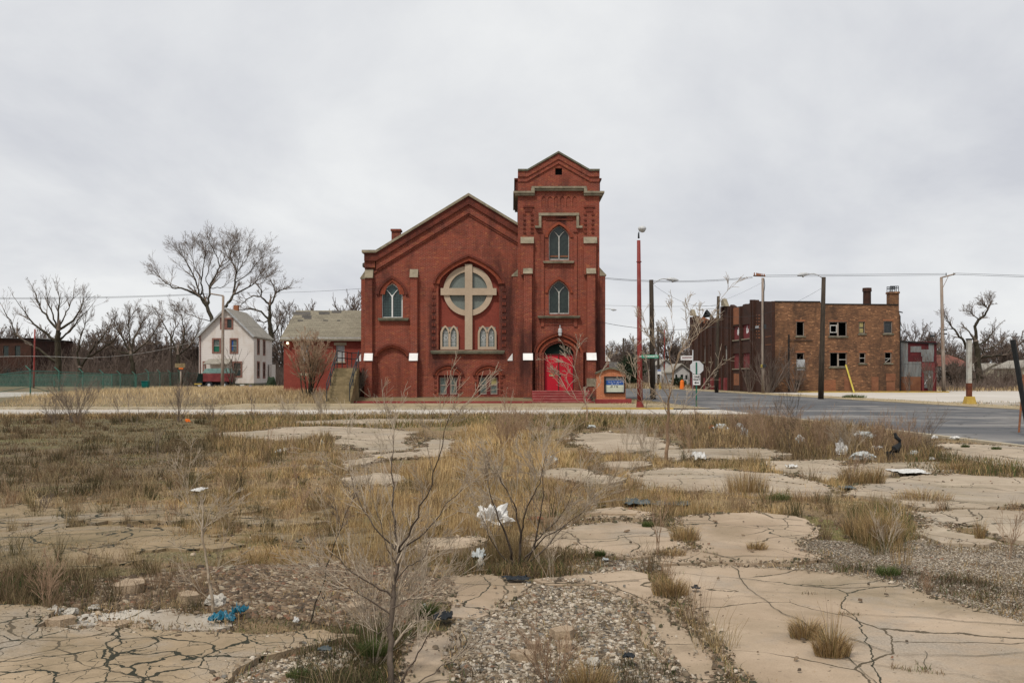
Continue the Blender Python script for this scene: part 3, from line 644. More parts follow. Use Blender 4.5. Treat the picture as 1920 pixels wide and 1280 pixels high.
def text_mesh(txt, size, mat, parent, P, u, n, name='lettering', ext=0.004, bold=0.0, sx=1.0):
    cu = bpy.data.curves.new('txt', 'FONT'); cu.body = txt; cu.size = size; cu.extrude = ext; cu.align_x = 'CENTER'; cu.align_y = 'CENTER'; cu.offset = bold; cu.resolution_u = 2
    to = bpy.data.objects.new('txt', cu); COL.objects.link(to)
    me = bpy.data.meshes.new_from_object(to.evaluated_get(bpy.context.evaluated_depsgraph_get())); bpy.data.objects.remove(to)
    u = Vector((u[0], u[1], 0)).normalized(); n = Vector((n[0], n[1], 0)); z = Vector((0,0,1))
    m = Matrix(((u.x*sx, z.x, n.x, P[0]), (u.y*sx, z.y, n.y, P[1]), (0, z.z, n.z, P[2]), (0,0,0,1))); me.transform(m)
    me.materials.clear(); return link(name, me, mat, parent)
M['msg_blue'] = mottled('sign_blue', (0.02, 0.07, 0.27), (0.03, 0.10, 0.33), 3, grain=.05, bmp=0, rough=.4)
M['msg_grey'] = mottled('sign_header_grey', (0.30, 0.31, 0.36), (0.36, 0.37, 0.42), 3, grain=.05, bmp=0, rough=.4)
M['msg_cream'] = mottled('sign_cream', (0.50, 0.52, 0.42), (0.58, 0.60, 0.49), 3, grain=.05, bmp=0, rough=.4)
M['msg_letter'] = mottled('letter_pale', (0.60, 0.62, 0.72), (0.66, 0.68, 0.78), 3, grain=.05, bmp=0)
def flat(name, mat, x0, y0, x1, y1, d, parent):
    mb = MB(); SW.pbox(mb, x0, y0, x1, y1, d - .006, d, ref=.05); return mb.build(name, M[mat], parent)
flat('header_band', 'msg_grey', 1136, 708, 1169, 713, .038, cab); flat('blue_band', 'msg_blue', 1136, 713, 1169, 721.5, .04, cab)
flat('letter_rows', 'msg_cream', 1136, 721.7, 1169, 734.5, .038, cab)
def glyphs(mb, x0, x1, y, h, n, d, seed, gap=()):
    r = random.Random(seed); w = (x1 - x0) / n
    for i in range(n):
        if i in gap: continue
        a = x0 + i * w
        for _ in range(2): xx = a + r.choice((.1, .6)) * w; SW.pbox(mb, xx, y, xx + w * .22, y + h, d, d + .006, ref=.05)
        yy = y + r.choice((0, .4, .8)) * h; SW.pbox(mb, a + .1 * w, yy, a + .8 * w, yy + h * .2, d, d + .0055, ref=.05)
mb = MB(); glyphs(mb, 1152, 1168, 708.6, 3.8, 8, .039, 1); glyphs(mb, 1140, 1164, 715, 2.2, 17, .041, 2, (5,)); glyphs(mb, 1145, 1160, 718.3, 1.8, 10, .041, 3, (3,))
mb.build('worn_lettering', M['msg_letter'], cab)
mb = MB(); glyphs(mb, 1144, 1159, 722.7, 3.4, 6, .039, 5, (2,)); [SW.pbox(mb, 1136, y, 1169, y + .25, .038, .043, ref=.05) for y in (726.7, 730.5)]
mb.build('letter_row', M['black'], cab)

# ------------------------------------------------------------------ red kerb and side stair
mb = MB(); mb.box(X_(652, 58.2), X_(997, 58.2), 58.2, 58.45, -0.1, Z_(752, 58.2)); rk = mb.build('retaining_kerb', M['redstep'], None, (X_(825, 58.2), 58.3, 0), bevel=0.02)
tag(rk, 'low dark red painted kerb holding back the church lawn', 'kerb')
Yst = 57.0
stair = thing('side_staircase', 'steep mossy concrete stair with dark green pipe handrails beside the church', 'stairs', (X_(632, Yst), 58.2, 0))
mb = MB(); n = 12; xa, xb = X_(610, Yst), X_(657, Yst); zt = 2.1
for i in range(n):
    yf = Yst + i * 0.24; mb.box(xa, xb, yf, 60.4, zt * i / n - (0.05 if i == 0 else 0), zt * (i + 1) / n)
mb.build('treads', M['stairs'], stair, bevel=0.012)
mb = MB(); mb.box(xa, X_(684, 61.5) - .02, 60.42, 66.4, 1.85, 2.1); mb.box(xa + .05, xa + .3, 60.42, 66.4, 0, 1.85); mb.build('landing', M['annex'], stair)
for sgn, x in (('l', xa + .06), ('r', xb - .06)):
    mb = MB(); yb_, yt_ = Yst + .1, 60.5
    for dz in (1.0, 0.62): mb.tube([(x, yb_, .2 + dz), (x, yt_, 2.15 + dz)], .032, 8)
    for f in (0, .36, .7, 1): mb.tube([(x, yb_ + (yt_ - yb_) * f, 1.95 * f), (x, yb_ + (yt_ - yb_) * f, 1.2 + 1.95 * f)], .03, 8)
    mb.build('handrail', M['iron'], stair)
mb = MB()
for z in (2.75, 3.15): mb.tube([(xa + .06, 60.5, z), (xa + .06, 66.2, z)], .028, 8); mb.tube([(xa + .06, 66.0, z), (X_(684, 61.5) - .4, 66.0, z)], .028, 8)
for y in (62.3, 64.2, 66.0): mb.tube([(xa + .06, y, 2.1), (xa + .06, y, 3.15)], .028, 8)
for x in (xa + .9, xa + 1.8): mb.tube([(x, 66.0, 2.1), (x, 66.0, 3.15)], .028, 8)
mb.build('landing_rail', M['iron'], stair)

# ------------------------------------------------------------------ annex
AW = Wall((0, 66.6), (1, 0)); YA = 66.6
annex = thing('church_annex', 'low red painted annex with a patched brown shingle roof, left of the church', 'building', (X_(600, YA), YA, gz(X_(600, YA), YA)))
def ap(name, mat, fn, parent=annex, **kw):
    mb = MB(); fn(mb); return mb.build(name, M[mat], parent, **kw)
def A(x, y, o=0): return AW.hit(x, y, o)
def ar(x0, y0, x1, y1, o=0): a, b = A(x0, y0, o), A(x1, y1, o); return [(a[0], b[1]), (a[0], a[1]), (b[0], a[1]), (b[0], b[1])]
wins = [ar(563, 647, 579, 678), ar(630, 647, 646, 678)]
XA0, XA1, ze = A(532, 0)[0], X_(684, 61.5), A(0, 636)[1]
ap('wall', 'annex', lambda mb: (AW.poly(mb, [(XA0, 0.1), (XA0, ze), (XA1, ze), (XA1, 0.1)], -.3, 0, wins), mb.box(XA0, XA0 + .3, YA + .31, 75, 0.1, ze), mb.add([(XA0+.01, YA, ze), (XA0+.01, 76, ze), (XA0+.01, 71.3, 6.1)], [(0,1,2)]), mb.box(XA0, XA1, 75, 75.3, .1, ze)))
for w_ in wins:
    fr = ap('window', 'whitewood', lambda mb: AW.poly(mb, w_, -.14, -.06, [[(w_[0][0] + .06, w_[0][1] + .06), (w_[0][0] + .06, w_[1][1] - .06), (w_[2][0] - .06, w_[1][1] - .06), (w_[2][0] - .06, w_[0][1] + .06)]]))
    ap('board', 'boards', lambda mb: AW.poly(mb, w_, -.15, -.10), parent=fr)
    ap('lintel', 'concrete', lambda mb: AW.box(mb, w_[0][0] - .13, w_[2][0] + .13, w_[1][1], w_[1][1] + .19, -.02, .03), parent=fr)
    ap('sill', 'concrete', lambda mb: AW.box(mb, w_[0][0] - .06, w_[2][0] + .06, w_[0][1] - .07, w_[0][1], -.1, .07), parent=fr)
ap('bricked_up_opening', 'panel', lambda mb: AW.poly(mb, ar(562, 704, 581, 720), -.01, .012)); ap('lintel', 'concrete', lambda mb: AW.poly(mb, ar(560, 699, 583, 704), -.01, .03))
ap('fascia', 'whitewood', lambda mb: AW.box(mb, XA0 - .15, XA1, ze - .02, A(0, 636)[1] + .14, 0, .25))
Yr = 71.3; zr = Z_(582, Yr); ye = YA - .35; zee = Z_(636, ye)
ap('roof', 'shingle', lambda mb: (mb.hexa([(XA0-.2, ye, zee-.1), (XA1, ye, zee-.1), (XA1, Yr, zr-.1), (XA0-.2, Yr, zr-.1), (XA0-.2, ye, zee), (XA1, ye, zee), (XA1, Yr, zr), (XA0-.2, Yr, zr)]), mb.hexa([(XA0-.2, Yr, zr-.1), (XA1, Yr, zr-.1), (XA1, 76, zee-.1), (XA0-.2, 76, zee-.1), (XA0-.2, Yr, zr), (XA1, Yr, zr), (XA1, 76, zee), (XA0-.2, 76, zee)])))
def patch(mb):
    rr = random.Random(4)
    for (x, y, w, h) in ((548, 585, 34, 6), (598, 585, 20, 5), (622, 583, 18, 4), (558, 601, 10, 2), (570, 595, 14, 4), (606, 601, 9, 1.5), (632, 601, 6, 2), (566, 592, 18, 4)):
        t0 = (y - 582) / 54.0; t1 = (y + h - 582) / 54.0
        def pt(x, t, e): Y = Yr + (ye - Yr) * t; z = zr + (zee - zr) * t + e; return (X_(x, Y), Y, z)
        mb.hexa([pt(x, t1, .002), pt(x + w, t1, .002), pt(x + w, t0, .002), pt(x, t0, .002), pt(x, t1, .02), pt(x + w, t1, .02), pt(x + w, t0, .02), pt(x, t0, .02)])
ap('torn_shingles', 'shingle_dark', patch)
fl = thing('flood_lamp', 'small lit lamp under the eave at the left corner of the annex', 'lamp', (X_(539.5, YA - .2), YA - .2, Z_(643.5, YA)))
m, t, b = newmat('lit_bulb'); b.inputs['Emission Color'].default_value = (1, .75, .42, 1); b.inputs['Emission Strength'].default_value = 2.2; M['bulb'] = m
mb = MB(); c = (X_(539.5, YA - .2), YA - .2); mb.tube([(c[0], YA, Z_(641, YA)), (c[0], c[1], Z_(641, YA))], .03, 8); mb.build('bracket', M['galv'], fl)
bm = bmesh.new(); bmesh.ops.create_uvsphere(bm, u_segments=12, v_segments=8, radius=.09, matrix=Matrix.Translation((c[0], c[1] - .05, Z_(643.5, YA)))); me = bpy.data.meshes.new('bulb'); bm.to_mesh(me); bm.free(); link('bulb', me, M['bulb'], fl, smooth=True)

# ------------------------------------------------------------------ white two-storey house
YH = 112.0; HW = Wall((0, YH), (1, 0)); hz = gz(-31, YH)
hs = thing('white_house', 'narrow white two-storey timber house with brown trim and a grey gable roof', 'house', (X_(425, YH), YH, hz))
def hp(name, mat, fn, parent=hs, **kw):
    mb = MB(); fn(mb); return mb.build(name, M[mat], parent, **kw)
def HH(x, y, o=0): return HW.hit(x, y, o)
def hr(x0, y0, x1, y1, o=0): a, b = HH(x0, y0, o), HH(x1, y1, o); return [(a[0], b[1]), (a[0], a[1]), (b[0], a[1]), (b[0], b[1])]
hb = hz - .1
hout = [(HH(373,0)[0], hb), HH(373, 629), HH(424, 579), HH(476, 629), (HH(476,0)[0], hb)]
hw = [(414, 597, 436, 616), (399, 635, 413, 661), (432, 635, 445.5, 661.5), (437, 678.5, 453, 706)]
# side wall runs back to the right: photo x 476..510
Xs = HH(476,0)[0]; Dd = None
YB = 476 - CX; # wall keeps X = Xs only if seen at x = CX + Xs*F/Y
side_dir = (HH(476,0)[0], YH)
endx = X_(509.5, 121.0)
SWl = Wall((Xs, YH), (endx - Xs, 121.0 - YH)); SL = math.hypot(endx - Xs, 121.0 - YH)
hp('front_wall', 'siding', lambda mb: HW.poly(mb, hout, -.2, 0, [hr(*q) for q in hw]))
shl = [(482.3, 636, 486, 664), (493.3, 638, 496.8, 665.5), (482, 678, 486, 707.5), (493, 679.5, 496.8, 708)]
def sr(x0, y0, x1, y1):
    a = SWl.hit(x0, y0); b = SWl.hit(x1, y1); return [(a[0], b[1]), (a[0], a[1]), (b[0], a[1]), (b[0], b[1])]
zl = HH(0, 629)[1]
hp('side_wall', 'siding', lambda mb: (SWl.poly(mb, [(0, hb), (0, zl), (SL, zl), (SL, hb)], -.2, 0, [sr(*q) for q in shl]), mb.box(HH(373,0)[0], HH(373,0)[0] + .2, YH + .2, 122, hb, zl), mb.box(HH(373,0)[0], endx, 121, 121.2, hb, zl)))
hp('foundation', 'stone_dark', lambda mb: (mb.box(HH(373,0)[0] - .03, Xs + .03, YH - .05, YH - .01, hb, hb + .6), SWl.box(mb, 0, SL, hb, hb + .6, .01, .05)))
for k, q in enumerate(hw + shl):
    side = k >= 4; WW = SWl if side else HW; rct = sr(*q) if side else hr(*q)
    x0, x1, z0, z1 = rct[0][0], rct[2][0], rct[0][1], rct[1][1]; t_ = .10 if not side else .12
    w = hp('window', 'trim_brown', lambda mb: WW.poly(mb, [(x0-.08, z0-.08), (x0-.08, z1+.08), (x1+.08, z1+.08), (x1+.08, z0-.08)], -.02, .05, [[(x0+t_, z0+t_), (x0+t_, z1-t_), (x1-t_, z1-t_), (x1-t_, z0+t_)]]))
    gm = 'glass_pale' if k in (1, 2, 4, 5) else 'glass_dark'
    hp('pane', gm, lambda mb: WW.poly(mb, [(x0, z0), (x0, z1), (x1, z1), (x1, z0)], -.15, -.08), parent=w)
    hp('sash_bar', 'whitewood' if k else 'trim_brown', lambda mb: (WW.box(mb, x0 + .05, x1 - .05, (z0+z1)/2 - .03, (z0+z1)/2 + .03, -.1, -.03) if k else (WW.box(mb, x0 + .42, x0 + .72, z0, z1, -.1, 0),)), parent=w)
    if k == 1: hp('green_curtain', 'green_post', lambda mb: WW.box(mb, x0 + .12, x1 - .12, z0 + .1, (z0+z1)/2 - .05, -.14, -.075), parent=w)
    if k == 2: hp('blue_curtain', 'msg_blue', lambda mb: WW.box(mb, x0 + .14, x0 + .30, z0 + .3, z1 - .15, -.14, -.075), parent=w)
zrg, xrg = HH(424, 577)[1], HH(424,0)[0]
def hroof(mb):
    for (x0, z0), (x1, z1) in (((HH(370,0)[0], HH(0,630.5)[1]), (xrg, zrg)), ((xrg, zrg), (HH(478.5,0)[0], HH(0,630.5)[1]))):
        if x0 < xrg and x1 <= xrg + .01: e0, e1 = x0, x1
        sh = (endx - Xs)  # house is built slightly askew, roof follows the side wall
        mb.hexa([(x0, YH-.35, z0-.15), (x1, YH-.35, z1-.15), (x1+sh*.8, 121.3, z1-.15), (x0+sh*.8, 121.3, z0-.15), (x0, YH-.35, z0), (x1, YH-.35, z1), (x1+sh*.8, 121.3, z1), (x0+sh*.8, 121.3, z0)])
hp('roof', 'shingle_grey', hroof)
hp('barge_board', 'boards', lambda mb: (HW.poly(mb, [HH(369.5,631), HH(424,576), HH(479,631), HH(476,632.5), HH(424,580), HH(372.5,632.5)], .36, .42)))
hp('chimney', 'b_orange', lambda mb: (mb.box(X_(437.5,118), X_(446,118), 118, 118.6, 7, Z_(572,118)),))
pr = hp('porch_hood', 'shingle_grey', lambda mb: mb.hexa([HW.p(HH(387,0)[0], HH(0,683)[1], 1.2), HW.p(HH(434,0)[0], HH(0,683)[1], 1.2), HW.p(HH(434,0)[0], HH(0,674)[1], 0), HW.p(HH(392,0)[0], HH(0,674)[1], 0), HW.p(HH(387,0)[0], HH(0,681.5)[1], 1.2), HW.p(HH(434,0)[0], HH(0,681.5)[1], 1.2), HW.p(HH(434,0)[0], HH(0,672.5)[1], 0), HW.p(HH(392,0)[0], HH(0,672.5)[1], 0)]))
hp('porch_post', 'whitewood', lambda mb: (HW.box(mb, HH(388,0)[0], HH(389,0)[0], hb, HH(0,682)[1], 1.0, 1.1), HW.box(mb, HH(432,0)[0], HH(433,0)[0], hb, HH(0,682)[1], 1.0, 1.1)), parent=pr)
hp('porch_back', 'trim_brown', lambda mb: HW.box(mb, HH(380,0)[0], HH(386,0)[0], HH(0,707)[1], HH(0,677)[1], -.02, .06))
hp('corner_downpipe', 'trim_brown', lambda mb: mb.tube([HW.p(HH(375.5,0)[0], zl, .08), HW.p(HH(375.5,0)[0], hb, .08)], .06, 8))
hp('rear_porch', 'siding', lambda mb: mb.box(X_(508, 120), X_(513, 120), 119, 121, hb, Z_(683, 120)))

# ------------------------------------------------------------------ ruined dark brick block on the far side of the street
BY = 97.0; BX = 25.35
ud = Vector((0.0734, -1.0)).normalized(); far_pt = (BX - 0.0734 * 33, BY + 33)
FW = Wall(far_pt, ud); BWs = Wall((0, BY), (1, 0))
ruin = thing('ruined_brick_block', 'derelict two-storey brown brick apartment block with broken windows and two chimneys', 'building', (BX + 6, BY + 10, 0))
def bp(name, mat, fn, parent=ruin, **kw):
    mb = MB(); fn(mb); return mb.build(name, M[mat], parent, **kw)
def fr_(x0, y0, x1, y1):   # slanting photo rectangle -> rectangle on the street face (heights read at its near side)
    a = FW.hit(x0, y0); b = FW.hit(x1, y1); a2 = FW.hit(x1, y0)
    return [(a[0], b[1]), (a[0], a2[1]), (b[0], a2[1]), (b[0], b[1])]
def bs(x0, y0, x1, y1, o=0): a, b = BWs.hit(x0, y0, o), BWs.hit(x1, y1, o); return [(a[0], b[1]), (a[0], a[1]), (b[0], a[1]), (b[0], b[1])]
sil = [(1293, 594), (1299, 594), (1300, 592), (1307, 592), (1309, 603), (1311, 603), (1318, 596), (1330, 603), (1331, 596), (1338, 596), (1339, 601), (1350, 597), (1350.5, 575), (1357, 574), (1368, 574), (1370, 571), (1375, 574), (1376, 576), (1388, 574), (1392, 573.5), (1393, 571), (1398, 569.5), (1400, 571), (1406.5, 568), (1407, 562), (1416, 562), (1416.5, 564.5), (1448, 565)]
L0 = FW.hit(1293, 700)[0]; L1 = FW.hit(1448, 700)[0]
sp_ = [FW.hit(x, y) for x, y in sil]
redw = [fr_(1374.5, 610, 1388.5, 636), fr_(1391.5, 606.5, 1407.5, 633.5), fr_(1374.5, 662, 1388.5, 690.5), fr_(1391.5, 661, 1407.5, 689.5)]
tall = [fr_(1307.5, 650, 1310.5, 678), fr_(1319, 648, 1322.3, 678.5), fr_(1331, 645.5, 1334.5, 677.5), fr_(1346, 644, 1349.5, 677), fr_(1358.5, 648, 1363, 673), fr_(1297.5, 625, 1300, 654)]
fwall = bp('street_wall', 'b_face', lambda mb: FW.poly(mb, [(L0, 0)] + [(L0, sp_[0][1])] + sp_[1:] + [(L1, 0)], -.4, 0, redw + tall))
for q in redw:
    w = bp('boarded_window', 'redboard', lambda mb: FW.poly(mb, q, -.22, -.15)); bp('sill', 'stone', lambda mb: FW.box(mb, q[0][0] - .1, q[2][0] + .1, q[0][1] - .12, q[0][1], -.05, .1), parent=w)
    if q is redw[1] or q is redw[0]:
        def splat(mb):
            r_ = random.Random(3 if q is redw[0] else 8)
            for _ in range(5):
                s0 = q[0][0] + (q[2][0] - q[0][0]) * r_.uniform(.35, .6); z0 = q[0][1] + (q[1][1] - q[0][1]) * r_.uniform(.3, .6)
                FW.box(mb, s0, s0 + r_.uniform(.15, .4), z0, z0 + r_.uniform(.15, .6), -.16, -.146 + .0005 * _)
        bp('white_splash', 'white', splat, parent=w)
for i, q in enumerate(tall):
    w = bp('window', 'whitewood', lambda mb: FW.poly(mb, q, -.25, -.16, [[(q[0][0] + .16, q[0][1] + .14), (q[0][0] + .16, q[1][1] - .14), (q[2][0] - .16, q[1][1] - .14), (q[2][0] - .16, q[0][1] + .14)]]))
    bp('pane', 'boards' if i < 3 else 'dark', lambda mb: FW.poly(mb, q, -.3, -.24), parent=w); bp('sill', 'stone', lambda mb: FW.box(mb, q[0][0] - .1, q[2][0] + .1, q[0][1] - .14, q[0][1], -.05, .12), parent=w)
bp('raw_brick_patch', 'b_orange', lambda mb: (FW.poly(mb, [FW.hit(1375.5, 577.5), FW.hit(1391, 575), FW.hit(1389, 607), FW.hit(1375.5, 609)], -.1, .03), FW.poly(mb, [FW.hit(1308, 606), FW.hit(1317, 594), FW.hit(1330, 600), FW.hit(1322, 606)], -.1, .03), FW.poly(mb, [FW.hit(1376, 700), FW.hit(1390, 701), FW.hit(1390, 722), FW.hit(1376, 722)], -.1, .02)))
for x in (1300, 1311, 1318, 1326, 1337, 1349, 1356, 1368, 1373, 1390, 1410, 1415):
    def pr_(mb):
        s0 = FW.hit(x, 700)[0]; zt_ = FW.hit(x, 562 if x > 1407 else (575 if x > 1350 else 600))[1]; FW.box(mb, s0 - .12, s0 + .22, 0, zt_, -.02, .22)
    bp('pilaster', 'b_face', pr_)
def finial(mb, x0, x1, yb_, yt_):
    a = FW.hit(x0, yb_); b = FW.hit(x1, yb_); m_ = FW.hit((x0+x1)/2 - 1, yt_); FW.poly(mb, [a, (a[0], m_[1] - .2), m_, (b[0], b[1])], -.1, .35)
for a in ((1299, 1305, 592, 580), (1357.5, 1366, 574, 560)): bp('stone_finial', 'stone', lambda mb: finial(mb, *a))
def rafters(mb):
    for x0, y0, x1, y1 in ((1309, 602, 1318, 583), (1318, 583, 1331, 600), (1314, 592, 1323, 591)):
        a, b = FW.hit(x0, y0), FW.hit(x1, y1); mb.tube([FW.p(a[0], a[1], -.5), FW.p(b[0], b[1], -.5)], .22, 4)
bp('burnt_gable_frame', 'black', rafters)
for x in (1299, 1323, 1336, 1349, 1361): # red posts at ground level
    bp('red_pilaster_foot', 'redboard', lambda mb: (lambda s0: FW.box(mb, s0 - .05, s0 + .55, 0, FW.hit(x, 708)[1], -.02, .27))(FW.hit(x, 700)[0]))
def belt(mb):
    for x in (1418, 1422, 1424):
        for y in range(592, 640, 6): (lambda a: FW.box(mb, a[0], a[0] + .18, a[1], a[1] + .12, -.02, .03))(FW.hit(x, y))
    for y0 in (632, 647): (lambda a, b: FW.box(mb, a[0], b[0], a[1], a[1] + .06, -.02, .03))(FW.hit(1436, y0), FW.hit(1447, y0))
bp('stone_studs', 'b_orange', belt)
bp('stone_plaque', 'boards', lambda mb: FW.poly(mb, [FW.hit(1417, 611), FW.hit(1423, 610.5), FW.hit(1423, 615), FW.hit(1417, 615.5)], -.02, .05))
# the side wall facing us
bout = [(BWs.hit(1448,0)[0], 0), BWs.hit(1448, 565.5), BWs.hit(1538, 566), BWs.hit(1541, 570), BWs.hit(1684, 571.5), BWs.hit(1684, 578), BWs.hit(1688, 592), (BWs.hit(1688,0)[0], 0)]
win_b = [(1493, 602.5, 1508, 630), (1555, 603, 1588, 630.5), (1610.5, 602.5, 1622, 625.5), (1657, 601.5, 1673.5, 625), (1493, 661, 1508, 688), (1556, 660.5, 1588, 687.5), (1611.5, 661, 1623, 681), (1659, 660, 1672, 680.5)]
cel = (1490, 712, 1501, 729)
bp('side_wall', 'b_common', lambda mb: BWs.poly(mb, bout, -.4, 0, [bs(*q) for q in win_b] + [bs(*cel)]))
bp('face_brick_return', 'b_face', lambda mb: BWs.poly(mb, [(BWs.hit(1448,0)[0] - .05, 0), (BWs.hit(1448,0)[0]-.05, BWs.hit(0,564.5)[1]), BWs.hit(1453, 564.5), (BWs.hit(1453,0)[0], 0)], -.2, .04))
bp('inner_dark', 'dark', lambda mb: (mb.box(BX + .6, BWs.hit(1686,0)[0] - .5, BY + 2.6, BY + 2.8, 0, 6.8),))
bp('rear_walls', 'b_common', lambda mb: (mb.box(BWs.hit(1688,0)[0] - .4, BWs.hit(1688,0)[0] - .003, BY + .41, BY + 30, 0, 7.2), mb.box(far_pt[0] + .5, BWs.hit(1688,0)[0] - .4, BY + 30, BY + 30.4, 0, 7.4)))
bp('roof_deck', 'black', lambda mb: mb.box(BX + .3, BWs.hit(1688,0)[0] - .42, BY + .45, BY + 30, 7.0, 7.15))
bp('wall_coping', 'black', lambda mb: (BWs.poly(mb, [BWs.hit(1453,564), BWs.hit(1538,564.6), BWs.hit(1538,566.4), BWs.hit(1453,566)], -.42, .06), BWs.poly(mb, [BWs.hit(1541,568.8), BWs.hit(1684,570), BWs.hit(1684,572), BWs.hit(1541,570.8)], -.42, .06)))
for i, q in enumerate(win_b):
    r_ = bs(*q); x0, x1, z0, z1 = r_[0][0], r_[2][0], r_[0][1], r_[1][1]; dbl = i in (1, 5)
    t_ = .07
    hl = [[(x0+t_, z0+t_), (x0+t_, z1-t_), ((x0+x1)/2-t_, z1-t_), ((x0+x1)/2-t_, z0+t_)], [((x0+x1)/2+t_, z0+t_), ((x0+x1)/2+t_, z1-t_), (x1-t_, z1-t_), (x1-t_, z0+t_)]] if dbl else [[(x0+t_, z0+t_), (x0+t_, z1-t_), (x1-t_, z1-t_), (x1-t_, z0+t_)]]
    w = bp('window', 'pole_pale', lambda mb: BWs.poly(mb, r_, -.18, -.10, hl))
    bp('sill', 'stone_dark', lambda mb: BWs.box(mb, x0 - .12, x1 + .12, z0 - .13, z0, -.1, .10), parent=w)
    if i == 3: bp('screen', 'iron', lambda mb: BWs.box(mb, x0 + .05, x1 - .05, z0 + .05, z1 - .05, -.16, -.13), parent=w)
    if i == 2: bp('pane', 'blind', lambda mb: BWs.box(mb, x0 + .1, x1 - .15, z0 + .1, z1 - .1, -.16, -.13), parent=w); bp('sash_bar', 'iron', lambda mb: BWs.box(mb, x0 + .05, x1 - .05, (z0+z1)/2 - .05, (z0+z1)/2 + .05, -.15, -.11), parent=w)
    if i == 4: bp('loose_board', 'boards', lambda mb: BWs.box(mb, x0 + .02, x1 + .05, z0 - .3, z0 + .75, -.1, .04), parent=w)
    if i == 1: bp('sash', 'whitewood', lambda mb: BWs.poly(mb, [(x0+.1, z0+.35), (x0+.1, z1-.3), (x0+.8, z1-.3), (x0+.8, z0+.35)], -.2, -.13, [[(x0+.18, z0+.45), (x0+.18, z1-.4), (x0+.7, z1-.4), (x0+.7, z0+.45)]]), parent=w)
    if i == 5: bp('sash', 'whitewood', lambda mb: BWs.box(mb, (x0+x1)/2, x1, (z0+z1)/2 - .03, (z0+z1)/2 + .04, -.17, -.11), parent=w)
    if i == 6: bp('sash', 'whitewood', lambda mb: (BWs.box(mb, x0, x1, (z0+z1)/2 - .03, (z0+z1)/2 + .03, -.17, -.11),), parent=w)
    if i == 7: bp('sash', 'whitewood', lambda mb: (BWs.box(mb, x0, x1, (z0+z1)/2 - .1, (z0+z1)/2 - .04, -.17, -.11), mb.tube([BWs.p(x0 + .1, z0 + .1, -.15), BWs.p(x1 - .1, (z0+z1)/2 - .1, -.15)], .03, 4)), parent=w)
    bp('relieving_arch', 'b_orange', lambda mb: BWs.box(mb, x0 - .08, x1 + .08, z1, z1 + .16, -.02, .012), parent=w)
bp('cellar_opening', 'dark', lambda mb: BWs.poly(mb, bs(*cel), -.6, -.5))
for a in ((1543, 712, 1567, 734), (1583, 706, 1596, 735), (1634, 706, 1647, 735), (1661, 700, 1679, 714), (1662, 716, 1678, 736)):
    bp('rusty_board', 'rustboard' if a[0] != 1543 else 'b_orange', lambda mb: BWs.poly(mb, bs(*a), -.01, .03 if a[0] != 1543 else .012))
bp('drainpipe', 'black', lambda mb: (mb.tube([BWs.p(BWs.hit(1478.5,0)[0], .1, .1), BWs.p(BWs.hit(1478.5,0)[0], BWs.hit(0,627)[1], .1)], .07, 8), mb.tube([BWs.p(BWs.hit(1479,0)[0], BWs.hit(0,638)[1], .08), BWs.p(BWs.hit(1523,0)[0], BWs.hit(0,638.5)[1], .08)], .04, 6), mb.tube([BWs.p(BWs.hit(1687,0)[0], BWs.hit(0,592)[1], .1), BWs.p(BWs.hit(1687,0)[0], .1, .1)], .05, 8), mb.tube([BWs.p(BWs.hit(1685,0)[0], BWs.hit(0,584)[1], .05), BWs.p(BWs.hit(1692,0)[0], BWs.hit(0,586)[1], .05)], .06, 6)))
ch1 = bp('chimney', 'b_face', lambda mb: (mb.tube([(X_(1629,99), 99.5, 7), (X_(1629,99), 99.5, Z_(546,99))], [.40, .38], 10), mb.tube([(X_(1629,99), 99.5, Z_(546,99)), (X_(1629,99), 99.5, Z_(539,99))], [.45, .43], 10)))
ch2 = bp('chimney', 'b_common', lambda mb: (mb.box(X_(1665,98.5), X_(1682,98.5), 98, 98.9, 7, Z_(549,98.5)), mb.box(X_(1664,98.5), X_(1683,98.5), 97.9, 99, Z_(551,98.5), Z_(547.5,98.5))))
def cage(mb):
    for x in (1666, 1670, 1674, 1677, 1681):
        for y in (98.0, 98.9): mb.tube([(X_(x,98.5), y, Z_(549,98.5)), (X_(x,98.5), y, Z_(537,98.5))], .035, 4)
    for z in (Z_(537.5,98.5), Z_(541,98.5)):
        for y in (98.0, 98.9): mb.tube([(X_(1665.5,98.5), y, z), (X_(1681.5,98.5), y, z)], .04, 4)
bp('iron_cage', 'iron', cage, parent=ch2)
brd = thing('fallen_board', 'long yellow plank leaning against the ground floor of the brick ruin', 'plank', (*G(1600, 737)[:1], 0, 0) if False else (X_(1602, 94), 94, 0))
mb = MB(); mb.tube([(X_(1602, 94), 94, 0.0), (X_(1586, 96.8), 96.8, Z_(684, 96.8))], .08, 4); mb.build('plank', M['yellowbright'], brd)

# ------------------------------------------------------------------ patched tin lean-to beside the ruin
LW = Wall((0, 98.5), (1, 0)); shed = thing('tin_shed', 'patched corrugated tin and dark red shed butted against the right end of the brick ruin', 'shed', (X_(1722, 98.5), 98.6, 0))
def lp(name, mat, fn, parent=shed, **kw):
    mb = MB(); fn(mb); return mb.build(name, M[mat], parent, **kw)
def LH(x, y, o=0): return LW.hit(x, y, o)
def lr(x0, y0, x1, y1, o=0): a, b = LH(x0, y0, o), LH(x1, y1, o); return [(a[0], b[1]), (a[0], a[1]), (b[0], a[1]), (b[0], b[1])]
def corr(mb, x0, y0, x1, y1, d):
    a, b = LH(x0, y0), LH(x1, y1); n = max(4, int((b[0] - a[0]) / .08)); vs = []
    for i in range(n + 1):
        s_ = a[0] + (b[0] - a[0]) * i / n; dd = d + (.02 if i % 2 else 0); vs += [LW.p(s_, b[1], dd), LW.p(s_, a[1], dd)]
    mb.add(vs, [(2*i, 2*i+2, 2*i+3, 2*i+1) for i in range(n)])
